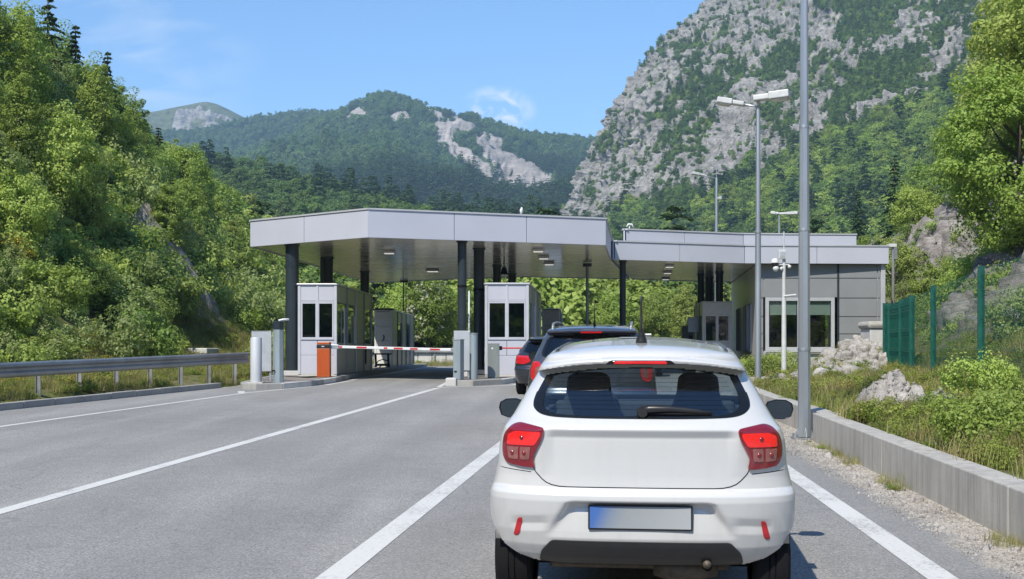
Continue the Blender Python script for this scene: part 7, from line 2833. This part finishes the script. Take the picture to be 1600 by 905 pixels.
# undergrowth and grass nobody could count
BUSHP = [(*crown(501, 0.8, 0.62, 0.5, 30, 70, 0.044, cr=0.36), M['leaf']), (*crown(502, 0.85, 0.55, 0.45, 30, 70, 0.044, cr=0.36), M['leaf_light']), (*crown(503, 0.7, 0.7, 0.55, 30, 70, 0.04, cr=0.36), M['leaf_grey']),
         (*crown(504, 0.8, 0.6, 0.5, 30, 70, 0.044, cr=0.36), M['leaf_dark']), (*crown(505, 0.6, 0.45, 0.35, 18, 44, 0.032, cr=0.4), M['yellow_flower'])]
n = 9000
y = rt.uniform(16, 130, n) ** 1.0
ds = rt.uniform(-0.3, 46, n)
x = interp(FOOT, y) - ds
px = 800 + F * x / y
ok = (px > -80) & (px < 700)
x, y, ds = x[ok], y[ok], ds[ok]
z, rk = terrain_z(x, y)
keep = (rt.random(len(x)) > np.clip(rk - 0.25, 0, 0.9)) & ~((y < 76) & (px[ok] > 312) & (px[ok] < 402) & (ds < 5) & (rt.random(len(x)) < np.where(y > 58, 0.6, 0.5))) & ~((y < 54) & (px[ok] > 240) & (px[ok] < 385) & (ds < 2.2)) & ((ds > 0.3) | (rt.random(len(x)) < 0.3))
x, y, z = x[keep], y[keep], z[keep]
s = rt.uniform(0.55, 1.5, len(x)) * np.clip(y / 40, 0.7, 1.6)
var = rt.choice([0, 1, 2, 3, 4], len(x), p=[0.32, 0.30, 0.16, 0.19, 0.03])
scatter('undergrowth', np.stack([x, y, z - 0.08], 1), tree_rot(len(x), rt), np.stack([s, s, s * rt.uniform(0.7, 1.4, len(s))], 1), var, BUSHP)
# right slope undergrowth beyond the office and on the far bank
n = 4200
y = rt.uniform(30, 140, n)
x = interp(FENCE, y) + rt.uniform(1.2, 34, n)
px = 800 + F * x / y
ok = (px > 1250) & (px < 1720)
x, y = x[ok], y[ok]
z, rk = terrain_z(x, y)
keep = rt.random(len(x)) > np.clip((rk - 0.42) * 2.4, 0, 0.90)
x, y, z = x[keep], y[keep], z[keep]
s = rt.uniform(0.5, 1.25, len(x)) * np.clip(y / 60, 0.8, 1.9)
scatter('slope_scrub', np.stack([x, y, z - 0.08], 1), tree_rot(len(x), rt), np.stack([s, s, s * rt.uniform(0.7, 1.3, len(s))], 1), rt.choice([0, 1, 2, 3], len(x), p=[0.42, 0.22, 0.12, 0.24]), BUSHP[:4])

GR = [(*tuft(601, 46, 0.17, 0.17, 0.0026, 0.8), M['grass']), (*tuft(602, 34, 0.25, 0.15, 0.0024, 0.6), M['grass']), (*tuft(603, 34, 0.20, 0.18, 0.0024, 0.9), M['straw']),
      (*crown(604, 0.15, 0.07, 0.06, 20, 22, 0.012, cr=0.45), M['weed']), (*crown(605, 0.16, 0.11, 0.10, 22, 24, 0.012, cr=0.42), M['weed']), (*crown(606, 0.12, 0.05, 0.2, 8, 10, 0.010, cr=0.5), M['yellow_flower'])]


def meadow(name, x, y, p, smin=0.7, smax=1.4, rockcut=0.5):
    z, rk = terrain_z(x, y)
    pp = np.stack([x, y, np.zeros_like(x)], -1)
    pt = fbm(pp * 0.7 + 3, 3)
    keep = (rk < rockcut + 0.15 * rt.normal(size=len(x))) & (pt > -0.55)
    x, y, z, pt = x[keep], y[keep], z[keep], pt[keep]
    var = rt.choice(len(p), len(x), p=p)
    var = np.where((pt > 0.25) & (var < 2), 2, var)
    s = rt.uniform(smin, smax, len(x)) * (1 + 0.35 * pt)
    scatter(name, np.stack([x, y, z], 1), tree_rot(len(x), rt), np.repeat(s[:, None], 3, 1), var, GR)


n = 22000
y = rt.uniform(7, 36, n)
x = interp(RIGHT, y) + 0.34 + rt.uniform(0, 1, n) ** 0.85 * 9.5
ok = (800 + F * x / y) < 1680
ok &= ~((y > 29.5) & (y < 35.5) & (x > 6.9) & (rt.random(n) < 0.72))
meadow('bank_grass', x[ok], y[ok], [0.32, 0.13, 0.18, 0.21, 0.145, 0.015])
n = 17000
y = rt.uniform(14, 64, n)
x = interp(KERB, y) - 0.30 - rt.uniform(0, 1, n) ** 1.1 * 4.5
ok = ((800 + F * x / y) > -60) & ~((y > 31) & (x > -7.45))
meadow('verge_grass', x[ok], y[ok], [0.26, 0.24, 0.20, 0.16, 0.10, 0.04], 0.6, 1.3, 0.6)
# thin grass and scrub on the bare gully
n = 9000
y = rt.uniform(38, 80, n)
x = interp(FOOT, y) - rt.uniform(-2.5, 6.0, n)
pxg = 800 + F * x / y
ok = (pxg > 240) & (pxg < 430)
meadow('gully_grass', x[ok], y[ok], [0.30, 0.22, 0.20, 0.16, 0.09, 0.03], 0.9, 2.0, 0.55)
# field of rough grass beyond the plaza
n = 3000
y = rt.uniform(66, 92, n)
x = rt.uniform(-9.5, 12, n)
meadow('far_grass', x, y, [0.3, 0.3, 0.22, 0.08, 0.06, 0.04], 0.9, 2.0, 2.0)
# weeds along the foot of the parapet and kerb cracks
n = 260
y = np.concatenate([rt.uniform(8.5, 17.0, n // 2), rt.uniform(17.6, 27, n // 2)])
cl_ = fbm(np.stack([y * 0.9, y * 0, y * 0], -1), 3)
ok = cl_ > 0.02
y = y[ok]
x = interp(RIGHT, y) - 0.03 - np.abs(rt.normal(0, 0.07, len(y)))
s = rt.uniform(0.22, 0.62, len(y))
scatter('wall_weeds', np.stack([x, y, gz(y)], 1), tree_rot(len(y), rt), np.repeat(s[:, None], 3, 1), rt.choice([0, 1, 2, 3], len(y), p=[0.3, 0.25, 0.25, 0.2]), GR)
# loose gravel on the verge
n = 9000
y = rt.uniform(6.5, 30, n)
t_ = rt.uniform(0, 1, n) ** 0.7
lx = 2.79 + 0.052 * (y - 7.8) + 0.35
x = lx + (interp(RIGHT, y) - lx - 0.02) * t_
s = np.abs(rt.normal(0, 0.0085, n)) + 0.004
s = np.where(rt.random(n) < 0.012, s * 2.6, s)
ST = [(*stone(701 + k, 1, 0.5, 0.7), M['rock']) for k in range(3)]
scatter('gravel', np.stack([x, y, gz(y) + 0.001], 1), rt.uniform(0, 6.28, (n, 3)), np.repeat(s[:, None], 3, 1), rt.integers(0, 3, n), ST)

# ------------------------------------------------------------------ boulders and rubble on the right bank
RK = [np_mesh('boulder', *stone(711 + k, 9, 0.55, 0.78), [M['rock']], smooth=False) for k in range(5)]
boulders = [(1203, 29.6, 604, 17, 'boulder at the left end of the row beside the car mirror'), (1222, 30.4, 603, 17, 'low flat boulder between the pole and the shrubs'), (1241, 30.0, 603, 15, 'rounded boulder just left of the tall pole'),
            (1288, 33.0, 592, 20, 'wide pale boulder right of the tall pole'), (1296, 35.2, 570, 17, 'pale boulder on top of the pile below the office window'), (1278, 34.2, 576, 11, 'small boulder left in the pile below the office window'),
            (1322, 36.0, 558, 14, 'boulder at the upper edge of the pile, left of the concrete shaft'), (1318, 33.2, 584, 13, 'small pale stone low on the left of the rock slope'), (1284, 32.0, 588, 15, 'flat pale stone just right of the tall pole'), (1345, 35.2, 566, 20, 'broad boulder below the concrete shaft'), (1330, 34.0, 580, 17, 'boulder in the middle of the pale rock slope'),
            (1362, 33.6, 578, 19, 'boulder beside the first green fence post'), (1308, 32.2, 596, 14, 'flat stone at the lower edge of the rock slope')]
for i, (px, y, py, r, lb) in enumerate(boulders):
    x = (px - 800) * y / F
    rr = r * y / F * 0.92
    z = terrain_h(x, y)
    zc = EYE - (py - HZ) * y / F - rr * 0.15
    zc = min(max(zc, z + rr * 0.1), z + rr * 0.75)
    o = bpy.data.objects.new('boulder', RK[i % 5])
    link(o)
    o.location = (x, y, zc)
    o.scale = (rr * 1.15, rr, rr * 0.95)
    o.rotation_euler = (0.2 * i, 0.1 * i, i * 1.3)
    tag(o, lb, 'boulder', 'boulders at the edge of the right bank')
n = 3200
y = rt.uniform(28.5, 38, n)
x = interp([(28.5, 6.3), (33, 7.6), (38, 9.2)], y) + rt.uniform(0.0, 1, n) * interp([(28.5, 2.2), (33, 3.0), (38, 2.5)], y)
z, _ = terrain_z(x, y)
s = np.abs(rt.normal(0, 0.08, n)) + 0.03
scatter('rock_slope_stones', np.stack([x, y, z], 1), rt.uniform(0, 6.28, (n, 3)), np.repeat(s[:, None], 3, 1), rt.integers(0, 3, n), [(*stone(721 + k, 3, 0.5, 0.75), M['rock']) for k in range(3)])


def rubble(name, label, x, y, rx, ry, h, seed):
    """heap of broken stone: uneven mound plus loose pieces"""
    rg = np.random.default_rng(seed)
    nu, nv = 46, 40
    u, v = np.meshgrid(np.linspace(-1.15, 1.15, nu), np.linspace(-1.15, 1.15, nv))
    X, Y = x + u * rx, y + v * ry
    base, _ = terrain_z(X, Y)
    rr = np.sqrt(u * u + v * v)
    pp = np.stack([X, Y, base], -1)
    hh = h * np.clip(1.05 - rr, 0, 1) ** 0.8 * (1 + 0.5 * fbm(pp * 2.2 + seed, 4, 0.6)) + 0.10 * h * fbm(pp * 7 + seed, 3, 0.6, True) - 0.06
    me = np_mesh('mound', np.stack([X, Y, base + hh], -1).reshape(-1, 3), grid_faces(nv, nu), [M['rock']])
    o = link(bpy.data.objects.new(name, me))
    tag(o, label, 'rubble')
    n = 220
    a, r = rg.uniform(0, 6.28, n), np.sqrt(rg.uniform(0, 1, n)) * 1.1
    k = np.clip(((np.stack([np.cos(a), np.sin(a)], 1) * r[:, None] + 1.15) / 2.3 * np.array([nu - 1, nv - 1])).astype(int), 0, [nu - 1, nv - 1])
    G_ = np.stack([X, Y, base + hh], -1)[k[:, 1], k[:, 0]]
    s = np.abs(rg.normal(0, 0.024, n)) + 0.012
    scatter('loose_stones', G_, rg.uniform(0, 6.28, (n, 3)), np.repeat(s[:, None], 3, 1), rg.integers(0, 3, n), ST, parent=o)


n = 260
y = rt.uniform(60, 75, n)
x = interp(FOOT, y) - rt.uniform(-0.3, 4.6, n)
z, _ = terrain_z(x, y)
s = np.abs(rt.normal(0, 0.26, n)) + 0.08
scatter('gully_stones', np.stack([x, y, z], 1), rt.uniform(0, 6.28, (n, 3)), np.repeat(s[:, None], 3, 1), rt.integers(0, 3, n), [(*stone(731 + k, 3, 0.6, 0.7), M['rock_dark']) for k in range(3)])
rubble('rubble_heap', 'large pale rubble heap in the grass in front of the green fence', 5.62, 18.0, 0.55, 0.8, 0.66, 3)
rubble('rubble_heap', 'low brownish stone heap on the bank nearer the right edge', 5.72, 16.2, 0.42, 0.5, 0.36, 8)
rubble('rubble_heap', 'scattered pale stones on the bank close to the parapet', 5.15, 12.9, 0.8, 0.4, 0.13, 12)

# ------------------------------------------------------------------ valley air
m, nt, b = new_mat('valley haze')
nt.nodes.remove(b)
pv = nd(nt, 'ShaderNodeVolumePrincipled')
pv.inputs['Color'].default_value = (0.48, 0.74, 1.0, 1)
pv.inputs['Density'].default_value = 0.00028
pv.inputs['Anisotropy'].default_value = 0.0
nt.links.new(pv.outputs[0], nt.nodes['Material Output'].inputs['Volume'])
hz_ = MB().box(-1200, 1200, -420, 2330, -5.2, 440).build('haze', m)
tag(hz_, kind='stuff')
